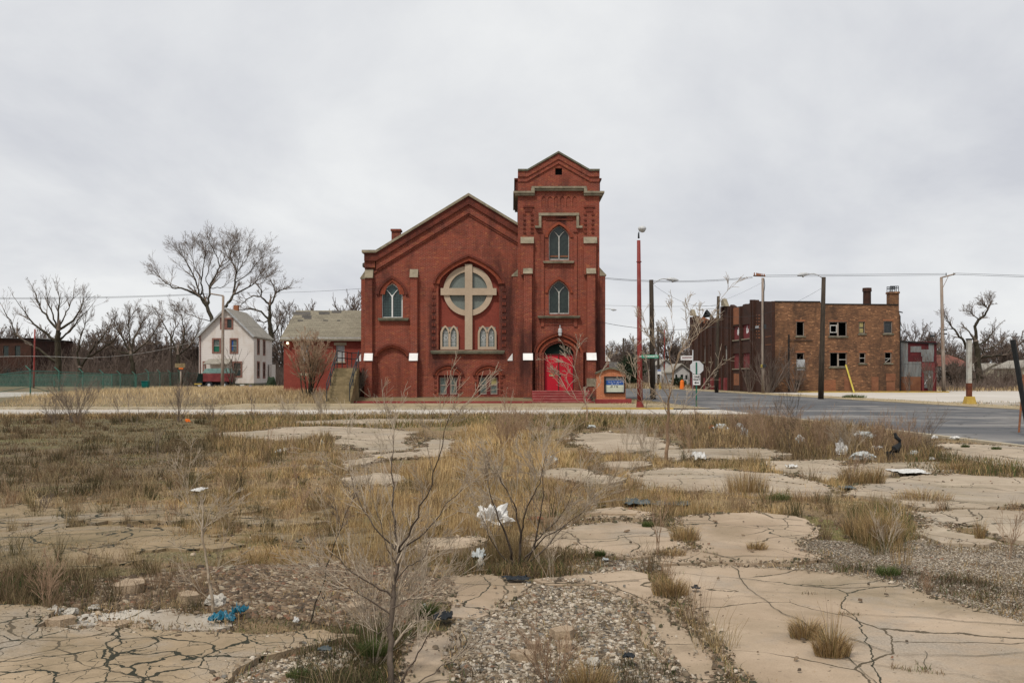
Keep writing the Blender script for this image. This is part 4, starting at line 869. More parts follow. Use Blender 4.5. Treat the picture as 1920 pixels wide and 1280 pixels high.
lp('wall', 'tinred', lambda mb: (LW.poly(mb, lr(1688.5, 640, 1756, 737), -.15, 0), mb.box(LH(1752,0)[0], LH(1756,0)[0], 98.66, 104, 0, Z_(643, 98.5))))
for q in ((1688.8, 641, 1702, 682), (1689, 682, 1727, 706), (1707, 649, 1727, 660), (1727, 655, 1742, 668), (1729, 668, 1750, 678), (1741, 642, 1751, 668), (1689, 678, 1727, 683)):
    lp('tin_sheet', 'tin', lambda mb: corr(mb, *q, .03 + .004 * (q[0] % 3)))
lp('lower_board', 'rustboard', lambda mb: LW.poly(mb, lr(1689, 706, 1726, 736), 0, .04))
dr = lp('door', 'tin', lambda mb: corr(mb, 1732, 695, 1749, 727, .05)); lp('door_frame', 'redboard', lambda mb: (LW.poly(mb, lr(1728, 680, 1752, 694), 0, .09), LW.poly(mb, lr(1728.5, 694, 1732, 736), 0, .085), LW.poly(mb, lr(1748.5, 694, 1752, 736), 0, .087)), parent=dr)
def scr(mb):
    pts = [LW.p(*LH(1733, 720), .09), LW.p(*LH(1737, 713), .09), LW.p(*LH(1740, 711), .09), LW.p(*LH(1746, 704), .09)]; mb.tube(pts, .035, 4); mb.tube([LW.p(*LH(1736, 704), .09), LW.p(*LH(1742, 706), .09)], .03, 4)
lp('white_scrawl', 'white', scr, parent=dr)
lp('roof_edge', 'black', lambda mb: LW.poly(mb, [LH(1687.5, 638.5), LH(1757, 643), LH(1757, 645), LH(1687.5, 641)], -5, .15))
# ------------------------------------------------------------------ poles, lamps, signs, wires
def tube_part(name, mat, pts, rs, parent, n=10, smooth=True):
    mb = MB(); mb.tube(pts, rs, n); return mb.build(name, M[mat], parent, smooth=smooth)
def pole_(name, label, cat, mat, xb, yb_y, xt, ytop, r0, r1, dz=0.0, group=None):
    Y = yb_y; x0, x1 = X_(xb, Y), X_(xt, Y); zt_ = Z_(ytop, Y)
    t = thing(name, label, cat, (x0, Y, dz), group)
    pts = [(x0 + (x1 - x0) * f, Y, dz - .1 + (zt_ - dz) * f) for f in (0, .35, .7, 1)]
    tube_part('pole', mat, pts, [r0 + (r1 - r0) * f for f in (0, .35, .7, 1)], t); return t, Y, x1, zt_
def cobra(t, Y, x, z, px_end, py_end, mat='galv', up=.35):
    xe, ze_ = X_(px_end, Y), Z_(py_end, Y); n = 8
    pts = [(x + (xe - x) * i / n, Y, z + (ze_ - z) * math.sin(i / n * math.pi / 2) + up * math.sin(i / n * math.pi) * .3) for i in range(n + 1)]
    tube_part('bracket_arm', mat, pts, .035, t, 8)
    s_ = 1 if xe > x else -1
    mb = MB(); mb.tube([(xe - .1 * s_, Y, ze_ + .02), (xe + .15 * s_, Y, ze_ + .03), (xe + .5 * s_, Y, ze_ - .02), (xe + .75 * s_, Y, ze_ - .06)], [.05, .12, .14, .05], 10); h = mb.build('lamp_head', M['galv'], t, smooth=True)
    mb = MB(); mb.tube([(xe + .35 * s_, Y, ze_ - .08), (xe + .35 * s_, Y, ze_ - .2)], [.11, .05], 10); mb.build('lens', M['whitewood'], h, smooth=True)
# tall red lamp column at the corner
t, Y, x, z = pole_('street_lamp', 'tall red steel lamp column with a round pale lantern, nearest the church corner', 'street lamp', 'pole_red', 1200, 50.5, 1197.5, 447, .15, .09)
tube_part('neck', 'iron', [(x, Y, z), (x, Y, z + .25), (x + .04, Y, z + .45), (x + .12, Y, Z_(433, Y))], [.05, .04, .035, .03], t)
bm = bmesh.new(); bmesh.ops.create_uvsphere(bm, u_segments=20, v_segments=12, radius=1.0, matrix=Matrix.Translation((X_(1204, Y), Y, Z_(428.5, Y))) @ Matrix.Diagonal((.21, .21, .14, 1))); me = bpy.data.meshes.new('lantern'); bm.to_mesh(me); bm.free(); ln = link('lantern', me, M['galv'], t, smooth=True)
bm = bmesh.new(); bmesh.ops.create_uvsphere(bm, u_segments=20, v_segments=12, radius=1.0, matrix=Matrix.Translation((X_(1204.5, Y), Y, Z_(431.5, Y))) @ Matrix.Diagonal((.15, .15, .12, 1))); me = bpy.data.meshes.new('globe'); bm.to_mesh(me); bm.free(); link('globe', me, M['whitewood'], ln, smooth=True)
mb = MB()
for py in (490, 634, 641): mb.tube([(X_(1198, Y), Y, Z_(py, Y)), (X_(1198, Y), Y, Z_(py + 1.5, Y))], [.135, .135], 12)
mb.tube([(X_(1200, Y), Y, 0), (X_(1200, Y), Y, .35)], [.2, .17], 12); mb.build('collar', M['pole_red'], t)
# street name blade
ss = thing('street_sign', 'green street name blade reading MASSACHUSETTS clamped to the tall red lamp column', 'sign', (X_(1199, 50.4), 50.3, Z_(671, 50.4)))
y0 = 50.28; mb = MB(); mb.box(X_(1202.5, y0), X_(1234.5, y0), y0 - .006, y0 + .006, Z_(671, y0), Z_(665, y0)); mb.build('blade', M['signgreen'], ss)
mb = MB(); mb.box(X_(1198, y0), X_(1203, y0), y0 - .01, y0 + .25, Z_(669, y0), Z_(667, y0)); mb.build('clamp', M['galv'], ss)
text_mesh('MASSACHUSETTS', .13, M['white'], ss, (X_(1219.5, y0), y0 - .010, Z_(668, y0)), (1, 0), (0, -1), bold=.003, sx=.72)
# stop sign seen from behind, ONE WAY plate and white name blade on a green post
Y = 53.0; xs = X_(1305.5, Y)
sgp = thing('sign_post', 'green post carrying the back of an octagonal sign above a white ONE WAY plate', 'sign', (xs, Y, 0))
mb = MB(); mb.box(xs - .035, xs + .035, Y - .05, Y - .02, -.05, Z_(679, Y)); mb.build('post', M['green_post'], sgp)
oc = [(X_(1306.5, Y) + .38 * math.cos(math.pi / 8 + k * math.pi / 4), Z_(689, Y) + .38 * math.sin(math.pi / 8 + k * math.pi / 4)) for k in range(8)]
OW = Wall((0, Y), (1, 0)); mb = MB(); OW.poly(mb, oc, -.008, 0.0); mb.build('octagonal_plate', M['signback'], sgp)
ow = MB(); a, b = (X_(1299, Y), Z_(721.5, Y)), (X_(1312.5, Y), Z_(702.5, Y)); ow.box(a[0], b[0], Y - .075, Y - .062, a[1], b[1]); owp = ow.build('one_way_plate', M['white'], sgp, bevel=.004)
cxp = (a[0] + b[0]) / 2
text_mesh('ONE', .155, M['black'], owp, (cxp, Y - .079, Z_(706.5, Y)), (1, 0), (0, -1), bold=.006); text_mesh('WAY', .155, M['black'], owp, (cxp, Y - .079, Z_(711.8, Y)), (1, 0), (0, -1), bold=.006)
mb = MB(); zc = Z_(717.3, Y); OW.poly(mb, [(cxp - .14, zc), (cxp - .03, zc + .07), (cxp - .03, zc + .025), (cxp + .13, zc + .025), (cxp + .13, zc - .025), (cxp - .03, zc - .025), (cxp - .03, zc - .07)], .078, .082); mb.build('arrow', M['black'], owp)
Yn = 76.0; nsg = thing('street_sign', 'white street name blade with faded red lettering, left of the octagonal sign back', 'sign', (X_(1299, Yn), Yn, 0))
tube_part('post', 'galv', [(X_(1299, Yn), Yn, -.05), (X_(1299, Yn), Yn, Z_(656, Yn))], .035, nsg, 8)
mb = MB(); mb.box(X_(1276, Yn), X_(1299, Yn), Yn - .06, Yn - .04, Z_(675, Yn), Z_(666.5, Yn)); bl = mb.build('blade', M['white'], nsg)
mb = MB(); r_ = random.Random(5)
for i in range(13):
    xx = X_(1279 + i * 1.4, Yn); mb.box(xx, xx + .035, Yn - .066, Yn - .062, Z_(671.5, Yn), Z_(668.8, Yn)); zz = Z_(r_.choice((669, 670.5, 671.3)), Yn); mb.box(xx, xx + .042, Yn - .067, Yn - .062, zz - .02, zz + .005)
mb.build('faded_lettering', M['redboard'], bl)
# timber poles
t, Y, x, z = pole_('utility_pole', 'dark timber pole with a curved lamp arm, just right of the tall red lamp column', 'utility pole', 'pole', 1224.5, 70, 1221, 522, .20, .15); cobra(t, Y, x + .1, Z_(533, Y), 1252, 524); P1 = (x, Y, z)
t, Y, x, z = pole_('utility_pole', 'dark timber pole with a lamp arm pointing left, standing before the brick ruin windows', 'utility pole', 'pole', 1539, 70, 1544.5, 517, .20, .14); cobra(t, Y, x - .1, Z_(521, Y), 1515, 514.5); P2 = (x, Y, z)
t, Y, x, z = pole_('utility_pole', 'slim pole with a crossarm crowded with insulators before the brick ruin', 'utility pole', 'pole_pale', 1430.5, 92, 1430, 519, .15, .11); P3 = (x, Y, z)
mb = MB(); mb.tube([(X_(1409, Y), Y - .8, z + .02), (X_(1438, Y), Y + .6, z + .12)], .06, 4); ca = mb.build('crossarm', M['pole'], t)
mb = MB()
for k, px in enumerate((1411, 1416, 1419, 1422, 1425, 1428, 1432, 1436)): mb.tube([(X_(px, Y), Y - .7 + k * .17, z + .05), (X_(px, Y), Y - .7 + k * .17, z + .32)], [.07, .04], 6)
mb.build('insulator', M['b_orange'], ca)
tube_part('conduit', 'black', [(X_(1432, Y), Y - .1, Z_(522, Y)), (X_(1433.3, Y), Y - .12, Z_(535, Y)), (X_(1431.6, Y), Y - .15, Z_(548, Y)), (X_(1431.6, Y), Y - .15, Z_(690, Y))], .035, t, 6)
mb = MB(); mb.tube([(x + .15, Y - .2, Z_(608, Y)), (x + .15, Y - .2, Z_(616, Y))], .13, 10); mb.tube([(x + .1, Y - .2, Z_(683, Y)), (x + .1, Y - .2, Z_(688, Y))], .17, 10); mb.build('pole_box', M['iron'], t)
mb = MB(); mb.tube([(x + .0, Y - .02, Z_(683.5, Y)), (x, Y - .02, Z_(685, Y))], .19, 10); mb.tube([(x, Y - .02, Z_(686.5, Y)), (x, Y - .02, Z_(688, Y))], .19, 10); mb.build('yellow_band', M['yellowbright'], t)
t, Y, x, z = pole_('utility_pole', 'dark bare-topped timber pole before the slanting face of the brick ruin, with a thin arm', 'utility pole', 'pole', 1343.5, 97, 1347, 553.5, .19, .14); P4 = (x, Y, z)
mb = MB(); pts = [(x, Y, Z_(583, Y)), (X_(1338, Y), Y, Z_(579, Y)), (X_(1328, Y), Y, Z_(578.5, Y)), (X_(1319, Y), Y, Z_(580, Y))]; mb.tube(pts, .03, 6); mb.tube([pts[-1], (pts[-1][0] - .5, Y, pts[-1][2] - .05)], [.1, .06], 8); mb.build('bracket_arm', M['galv'], t)
t, Y, x, z = pole_('utility_pole', 'pale grey timber pole with a single arm to the right, beside the tin shed', 'utility pole', 'pole_pale', 1770, 97, 1765, 519, .19, .14); P5 = (x, Y, z)
mb = MB(); mb.tube([(x - .1, Y, z - .1), (X_(1791, Y), Y, Z_(513.5, Y))], .07, 4); mb.tube([(x + .05, Y, Z_(543, Y)), (X_(1778, Y), Y, Z_(518, Y))], .03, 4); ca = mb.build('crossarm', M['pole_pale'], t)
mb = MB(); [mb.tube([(X_(q, Y), Y, Z_(516, Y)), (X_(q, Y), Y, Z_(511.5, Y))], [.06, .03], 6) for q in (1774, 1788)]; mb.build('insulator', M['iron'], ca)
mb = MB(); [mb.tube([(X_(1766, Y), Y - .1, Z_(q, Y)), (X_(1775, Y), Y - .1, Z_(q, Y))], .07, 4) for q in (618, 626)]; mb.tube([(X_(1752, Y), Y + 1, Z_(629, Y)), (X_(1761, Y), Y + 1, Z_(629, Y))], .1, 4); mb.build('step_bracket', M['iron'], t)
t, Y, x, z = pole_('utility_pole', 'grey timber pole far down the street carrying a small blue and white sign', 'utility pole', 'pole', 1235, 128, 1233.5, 610, .17, .13)
mb = MB(); mb.box(X_(1232, Y), X_(1239, Y), Y - .25, Y - .22, Z_(701.5, Y), Z_(692.5, Y)); pl = mb.build('sign_plate', M['white'], t)
mb = MB(); mb.box(X_(1232.3, Y), X_(1238.7, Y), Y - .262, Y - .252, Z_(695.5, Y), Z_(693, Y)); mb.build('blue_band', M['msg_blue'], pl)
pole_('street_lamp', 'thin distant red lamp column with a small white top left of the brick ruin', 'street lamp', 'pole_red', 1245.5, 150, 1246, 616, .10, .07)
pole_('utility_pole', 'dark distant pole rising behind the brick notice board', 'utility pole', 'pole', 1169, 150, 1169, 632.5, .16, .13)
hl = thing('street_lamp', 'distant lamp head on a long thin arm reaching out from behind the church tower', 'street lamp', (X_(1100, 105), 105, 0)); Y = 105
tube_part('pole', 'galv', [(X_(1100, Y), Y, 0), (X_(1100, Y), Y, Z_(590, Y))], [.14, .09], hl); tube_part('bracket_arm', 'galv', [(X_(1100, Y), Y, Z_(590, Y)), (X_(1120, Y), Y, Z_(580, Y)), (X_(1140, Y), Y, Z_(578.5, Y)), (X_(1147, Y), Y, Z_(580, Y))], .03, hl, 8)
mb = MB(); mb.tube([(X_(1146, Y), Y, Z_(580, Y)), (X_(1150, Y), Y, Z_(580.5, Y)), (X_(1156, Y), Y, Z_(581, Y))], [.07, .14, .05], 10); mb.build('lamp_head', M['galv'], hl)
t, Y, x, z = pole_('utility_pole', 'weathered grey timber pole with an arm to the left, before the white house', 'utility pole', 'pole_pale', 417, 98, 418.5, 553, .17, .12, .2); P6 = (x, Y, z)
mb = MB(); mb.tube([(X_(419, Y), Y, Z_(554.5, Y)), (X_(394, Y), Y, Z_(550.5, Y))], .07, 4); mb.build('crossarm', M['pole_pale'], t)
pole_('street_lamp', 'thin red lamp column among the trees behind the left end of the green fence', 'street lamp', 'pole_red', 63, 105, 65.5, 615, .10, .08)
pole_('utility_pole', 'dark distant pole among the trees left of the white house', 'utility pole', 'pole', 322, 130, 320.5, 630, .15, .12)
# rusty steel stanchion with a yellow foot
Y = 57.0; rp = thing('sign_stanchion', 'peeling white and rust steel post on a flared yellow concrete foot', 'post', (X_(1818, Y), Y, 0)); x = X_(1817.5, Y); x1 = X_(1817, Y)
mb = MB(); mb.box(x1 - .12, x1 + .12, Y - .12, Y + .12, .4, Z_(636, Y)); mb.build('post', M['rustwhite'], rp, bevel=.01)
mb = MB(); mb.box(x1 - .14, x1 + .14, Y - .14, Y + .14, Z_(637, Y), Z_(634.5, Y)); mb.build('cap', M['black'], rp)
mb = MB(); mb.box(x1 - .125, x1 + .125, Y - .125, Y + .125, .4, Z_(718, Y)); mb.build('rusted_lower_post', mottled('deep_rust', (.07, .02, .012), (.16, .05, .025), 3), rp)
mb = MB(); x = X_(1818, Y); mb.hexa([(x-.30,Y-.30,0),(x+.30,Y-.30,0),(x+.30,Y+.30,0),(x-.30,Y+.30,0),(x-.21,Y-.21,.46),(x+.21,Y-.21,.46),(x+.21,Y+.21,.46),(x-.21,Y+.21,.46)]); mb.build('foot', M['yellow'], rp, bevel=.02)
# leaning black post at the right edge
lpz = thing('leaning_post', 'black steel post leaning over at the right edge of the lot beside the road', 'post', (14.05, 27, 0))
mb = MB(); mb.tube([(X_(1931, 27), 27, -.1), (X_(1899, 27), 27, Z_(637, 27))], .075, 4); mb.build('post', M['black'], lpz)
lp2 = thing('leaning_post', 'short rusty post propped beside the leaning black post at the right edge', 'post', (X_(1912, 29), 29, 0))
mb = MB(); mb.tube([(X_(1910, 29), 29, -.1), (X_(1919, 29), 29, Z_(702, 29))], .03, 6); mb.build('post', M['b_orange'], lp2)
# hydrant, barrel
def hydrant():
    Y = 120; x = X_(1238, Y); t = thing('fire_hydrant', 'small yellow hydrant across the street between two poles', 'hydrant', (x, Y, 0))
    mb = MB(); mb.tube([(x, Y, 0), (x, Y, .08), (x, Y, .1), (x, Y, .62), (x, Y, .66), (x, Y, .8)], [.2, .2, .15, .14, .18, .08], 12); mb.build('body', M['yellow'], t)
    mb = MB(); mb.tube([(x - .27, Y, .45), (x + .27, Y, .45)], .07, 8); mb.build('nozzle', M['yellow'], t); mb = MB(); mb.tube([(x, Y, .8), (x, Y, .9)], .04, 6); mb.build('cap_nut', M['yellow'], t)
hydrant()
Y = 118; x = X_(1279, Y); tb = thing('traffic_barrel', 'orange traffic barrel on the verge beside the far end of the ruin', 'barrel', (x, Y, 0))
mb = MB(); mb.tube([(x, Y, 0), (x, Y, .06)], .38, 12); mb.build('base', M['black'], tb); mb = MB(); mb.tube([(x, Y, .06), (x, Y, .4), (x, Y, .42), (x, Y, .95), (x, Y, 1.05), (x, Y, 1.15)], [.29, .28, .26, .23, .2, .05], 14); mb.build('drum', M['orange'], tb)

def wire(a, b, sag, label, r=.018, group=None, mat='iron', name='overhead_wire'):
    r *= .72
    n = 22; pts = [tuple(a[k] + (b[k] - a[k]) * i / n - (sag * 4 * (i/n) * (1 - i/n) if k == 2 else 0) for k in range(3)) for i in range(n + 1)]
    mb = MB(); mb.tube(pts, r, 4, cap=False); o = mb.build(name, M[mat], None, tuple((a[k]+b[k])/2 for k in range(3)))
    return tag(o, label, 'wire', group)
def W3(px, py, Y): return (X_(px, Y), Y, Z_(py, Y))
for dy, lb in ((0, 'upper of the twin power wires running right from the church to the crossarm pole'), (2, 'lower of the twin power wires running right from the church to the crossarm pole')): wire(W3(1128, 520 + dy, 90), W3(1411, 519 + dy, 91.5), .35, lb, .022)
for dy, lb in ((0, 'upper twin power wire leaving the crossarm pole to the right, over the ruin'), (2.6, 'lower twin power wire leaving the crossarm pole to the right, over the ruin')): wire(W3(1436, 516 + dy, 92), W3(1775, 513 + dy, 97), .0, lb, .022)
for dy, lb in ((0, 'upper power wire running off the right edge from the pole by the tin shed'), (2.6, 'lower power wire running off the right edge from the pole by the tin shed')): wire(W3(1788, 512 + dy, 97), W3(1990, 519 + dy, 88), .0, lb, .022)
for dy, lb in ((0, 'upper power wire crossing the left sky to the pole before the white house'), (2.4, 'lower power wire crossing the left sky to the pole before the white house')): wire(W3(-60, 558 + dy, 86), W3(396, 550 + dy * .6, 98), .15, lb, .02)
wire(W3(420, 547, 98), W3(690, 540, 84), .2, 'power wire running from the pole before the white house behind the church', .016)
wire(W3(1128, 572, 100), W3(1346, 573, 97), .1, 'thin wire level with the roofs between the tower and the bare-topped pole', .014)
wire(W3(1128, 604, 100), W3(1345, 612, 97), .5, 'heavy sagging cable between the tower and the bare-topped pole', .03)
wire(W3(1345, 612, 97), W3(1448, 615, 95), .2, 'sagging cable passing in front of the slanting face of the ruin', .02)
wire(W3(1227, 535, 70), W3(1346, 570, 97), .7, 'drooping wire from the lamp pole to the bare-topped pole', .014)
wire(W3(1346, 590, 97), W3(1541, 540, 70), .9, 'drooping wire from the bare-topped pole up to the pole before the ruin windows', .012)
wire(W3(1348, 566, 97), W3(1428, 530, 92), .1, 'short thin stay wire between the bare-topped pole and the crossarm pole', .010)
wire(W3(-60, 671, 96), W3(175, 672, 100), -.2, 'pale cable before the dark trees at the left edge', .025, mat='whitewood')
wire(W3(175, 670, 100), W3(373, 637, 112), .4, 'pale cable climbing right from the trees to the white house', .02, mat='whitewood')
wire(W3(-60, 628, 100), W3(373, 623, 112), .8, 'thin dark line before the trees left of the white house', .014)
wire(W3(1850, 622, 60), W3(1990, 628, 50), .2, 'thin cable past the top of the leaning black post', .012)
wire(W3(530, 610, 110), W3(420, 606, 98), .3, 'service wire passing in front of the white house gable', .014)

# ------------------------------------------------------------------ green chain-link fence
def chain_mat():
    m, t, b = newmat('green_chain_link'); v = N(t, 'ShaderNodeTexCoord').outputs['Object']; s = N(t, 'ShaderNodeSeparateXYZ'); L(t, v, s.inputs[0])
    a = math_(t, 'FRACT', math_(t, 'MULTIPLY', math_(t, 'ADD', s.outputs[1], s.outputs[2]), 7.0)); c = math_(t, 'FRACT', math_(t, 'MULTIPLY', math_(t, 'SUBTRACT', s.outputs[1], s.outputs[2]), 7.0))
    k = math_(t, 'MAXIMUM', math_(t, 'LESS_THAN', a, .14), math_(t, 'LESS_THAN', c, .14))
    b.inputs['Base Color'].default_value = (.08, .21, .17, 1); tr = N(t, 'ShaderNodeBsdfTransparent'); ms = N(t, 'ShaderNodeMixShader'); L(t, k, ms.inputs[0]); L(t, tr.outputs[0], ms.inputs[1]); L(t, b.outputs[0], ms.inputs[2])
    L(t, ms.outputs[0], [n for n in t.nodes if n.type == 'OUTPUT_MATERIAL'][0].inputs[0]); return m
M['chain'] = chain_mat(); M['fencegreen'] = mottled('fence_post_green', (.04, .13, .10), (.07, .18, .145), 4)
fpts = [(-32.5, 50), (-30, 58), (-31.2, 64.5), (-32.3, 71), (-33.4, 77.5), (-34.5, 84), (-35.6, 90.5), (-36.7, 97), (-37.8, 103.5), (-38.9, 110), (-40, 116.5), (-41, 123), (-42.2, 130), (-40.5, 131)]
fen = thing('chain_link_fence', 'long green chain-link fence with angled post tops receding beside the pale car park', 'fence', (-35, 84, 0))
FH = 1.72
for i, (x, y) in enumerate(fpts):
    mb = MB(); mb.tube([(x, y, gz(x, y) - .05), (x, y, gz(x, y) + FH), (x - .32, y - .02, gz(x, y) + FH + .3)], [.045, .045, .03], 6)
    mb.build('post', M['b_orange'] if i == 1 else M['fencegreen'], fen)
mb = MB(); mb.tube([(x, y, gz(x, y) + FH - .03) for x, y in fpts], .03, 6); mb.build('top_rail', M['fencegreen'], fen)
mb = MB(); mb.tube([(x, y, gz(x, y) + (.66 if i < 3 else .1)) for i, (x, y) in enumerate(fpts)], .02, 6); mb.build('bottom_rail', M['fencegreen'], fen)
mb = MB()
for (a, b) in zip(fpts, fpts[1:]): mb.add([(a[0], a[1], gz(*a) + .08), (b[0], b[1], gz(*b) + .08), (b[0], b[1], gz(*b) + FH - .04), (a[0], a[1], gz(*a) + FH - .04)], [(0, 1, 2, 3)])
mb.build('mesh_panel', M['chain'], fen)
f2 = thing('chain_link_fence', 'second run of green fence on the far side of the pale car park', 'fence', (-70, 118, 0))
fp2 = [(-110 + i * 6.5, 112) for i in range(11)] + [(-44.5, 118)]
for x, y in fp2: mb = MB(); mb.tube([(x, y, -.05), (x, y, 1.8)], .05, 6); mb.build('post', M['fencegreen'], f2)
mb = MB(); mb.tube([(x, y, 1.75) for x, y in fp2], .04, 6); mb.build('top_rail', M['fencegreen'], f2)
mb = MB()
for (a, b) in zip(fp2, fp2[1:]): mb.add([(a[0], a[1], .05), (b[0], b[1], .05), (b[0], b[1], 1.75), (a[0], a[1], 1.75)], [(0, 1, 2, 3)])
mb.build('mesh_panel', M['chain'], f2)
# wheelie bin
M['bin'] = mottled('bin_teal', (.0, .10, .085), (.0, .13, .11), 3, rough=.5)
Y = 100; x = X_(273, Y); z0 = .1; bn = thing('wheelie_bin', 'teal plastic bin standing behind the green fence in the long grass', 'bin', (x, Y, z0))
mb = MB(); mb.hexa([(x-.26,Y-.26,z0),(x+.26,Y-.26,z0),(x+.26,Y+.26,z0),(x-.26,Y+.26,z0),(x-.34,Y-.34,z0+.95),(x+.34,Y-.34,z0+.95),(x+.34,Y+.34,z0+.95),(x-.34,Y+.34,z0+.95)]); mb.build('body', M['bin'], bn, bevel=.03)
mb = MB(); mb.box(x-.38, x+.36, Y-.38, Y+.38, z0+.95, z0+1.02); mb.build('lid', M['bin'], bn, bevel=.02); mb = MB(); mb.tube([(x-.3, Y+.3, z0+.1), (x+.3, Y+.3, z0+.1)], .1, 10); mb.build('wheel', M['black'], bn)
# basketball board beyond the fence
Y = 118; bb = thing('basketball_hoop', 'dull wooden backboard on an orange and grey post beyond the fence', 'basketball hoop', (X_(339, Y), Y, 0))
mb = MB(); mb.box(X_(328, Y), X_(347, Y), Y, Y + .06, Z_(689, Y), Z_(681, Y)); mb.build('backboard', M['stairs'], bb)
tube_part('post', 'pole_pale', [(X_(338.5, Y), Y + .1, 0), (X_(338.5, Y), Y + .1, Z_(690, Y))], .1, bb); mb = MB(); mb.tube([(X_(336, Y), Y - .1, Z_(691, Y)), (X_(344, Y), Y - .1, Z_(691, Y))], .09, 6); mb.build('hoop', M['orange'], bb)
M['tealtarp'] = mottled('faded_teal_canvas', (.07,.13,.12), (.13,.20,.18), 3)
# old pickup under a teal tarp next to the white house
Y = 104; z0 = gz(-30, Y); tk = thing('pickup_truck', 'old dark red flatbed truck with a teal tarpaulin parked by the white house', 'truck', (X_(410, Y), Y, z0))
def tp(name, mat, fn, **kw): mb = MB(); fn(mb); return mb.build(name, M[mat], tk, **kw)
xx = lambda p: X_(p, Y)
tp('cargo_bed', 'redboard', lambda mb: (mb.box(xx(386), xx(436), Y - 1, Y - .9, z0 + .75, Z_(700, Y)), mb.box(xx(386), xx(436), Y + .8, Y + .9, z0 + .75, Z_(700, Y)), mb.box(xx(386), xx(387), Y - .9, Y + .8, z0 + .75, Z_(700, Y)), mb.box(xx(435), xx(436), Y - .9, Y + .8, z0 + .75, Z_(700, Y)), mb.box(xx(386), xx(436), Y - .9, Y + .8, z0 + .7, z0 + .76)), bevel=.01)
tp('tarpaulin', 'tealtarp', lambda mb: mb.hexa([(xx(384),Y-1.02,Z_(699.6,Y)),(xx(437),Y-1.02,Z_(699.6,Y)),(xx(437),Y+.95,Z_(699.6,Y)),(xx(384),Y+.95,Z_(699.6,Y)),(xx(389),Y-.7,Z_(691,Y)),(xx(432),Y-.6,Z_(690,Y)),(xx(432),Y+.6,Z_(690,Y)),(xx(389),Y+.6,Z_(691,Y))]), bevel=.06)
tp('cab', 'green_dark', lambda mb: mb.hexa([(xx(372),Y-.95,z0+.55),(xx(386),Y-.95,z0+.55),(xx(386),Y+.85,z0+.55),(xx(372),Y+.85,z0+.55),(xx(376.5),Y-.85,Z_(700,Y)),(xx(386),Y-.85,Z_(700,Y)),(xx(386),Y+.75,Z_(700,Y)),(xx(376.5),Y+.75,Z_(700,Y))]), bevel=.06)
tp('bumper', 'yellow', lambda mb: mb.box(xx(370), xx(384), Y - 1.02, Y - .9, z0 + .42, z0 + .55)); tp('chassis', 'black', lambda mb: mb.box(xx(374), xx(434), Y - .6, Y + .5, z0 + .38, z0 + .7))
for px in (379, 397, 425):
    for yy in (Y - .85, Y + .75):
        w = tp('wheel', 'rubber', lambda mb: mb.tube([(xx(px), yy - .12, z0 + .38), (xx(px), yy + .12, z0 + .38)], .38, 16)); mb = MB(); mb.tube([(xx(px), yy - .13, z0 + .38), (xx(px), yy + .13, z0 + .38)], .16, 10); mb.build('hub', M['galv'], w)
# yard clutter by the house
def blob(name, label, cat, mat, c, s, seed, sub=3, rough=.3, flat_=.0, group=None, tear=0):
    bm = bmesh.new(); bmesh.ops.create_icosphere(bm, subdivisions=sub, radius=1.0); r_ = random.Random(seed)
    from mathutils import noise as mn
    off = Vector((seed * 3.7, seed * 1.3, seed * 7.1))
    for v in bm.verts:
        n_ = mn.noise(v.co * 1.6 + off) * rough + mn.noise(v.co * 4 + off) * rough * .6 + mn.noise(v.co * 9 + off) * rough * .3
        v.co = v.co * (1 + n_); v.co.z = max(v.co.z, -.35)
        v.co = Vector((v.co.x * s[0], v.co.y * s[1], v.co.z * s[2]))
    lo = min(v.co.z for v in bm.verts)
    for v in bm.verts: v.co += Vector((c[0], c[1], c[2] - lo - .01))
    me = bpy.data.meshes.new(name); bm.to_mesh(me); bm.free(); o = link(name, me, M[mat] if isinstance(mat, str) else mat, None, c)
    return tag(o, label, cat, group)
for px, mat, s_, lb, nm in ((445, 'black', (.45, .3, .35), 'black bin bag by the trunk before the white house', 'rubbish_bag'), (453, 'whitewood', (.4, .3, .3), 'crumpled white sack by the front wall of the white house', 'sack'), (461, 'redboard', (.35, .3, .22), 'red bundle lying before the white house corner', 'bundle'), (470, 'msg_blue', (.25, .3, .25), 'small blue bundle at the corner of the white house', 'bundle')):
    blob(nm, lb, 'rubbish', mat, (X_(px, 106), 106, gz(-28, 106)), s_, px)
o = blob('clipped_shrub', 'small dark evergreen shrub at the rear corner of the white house', 'shrub', 'hedge', (X_(509, 110), 110, gz(-25, 110)), (.5, .5, .95), 9)
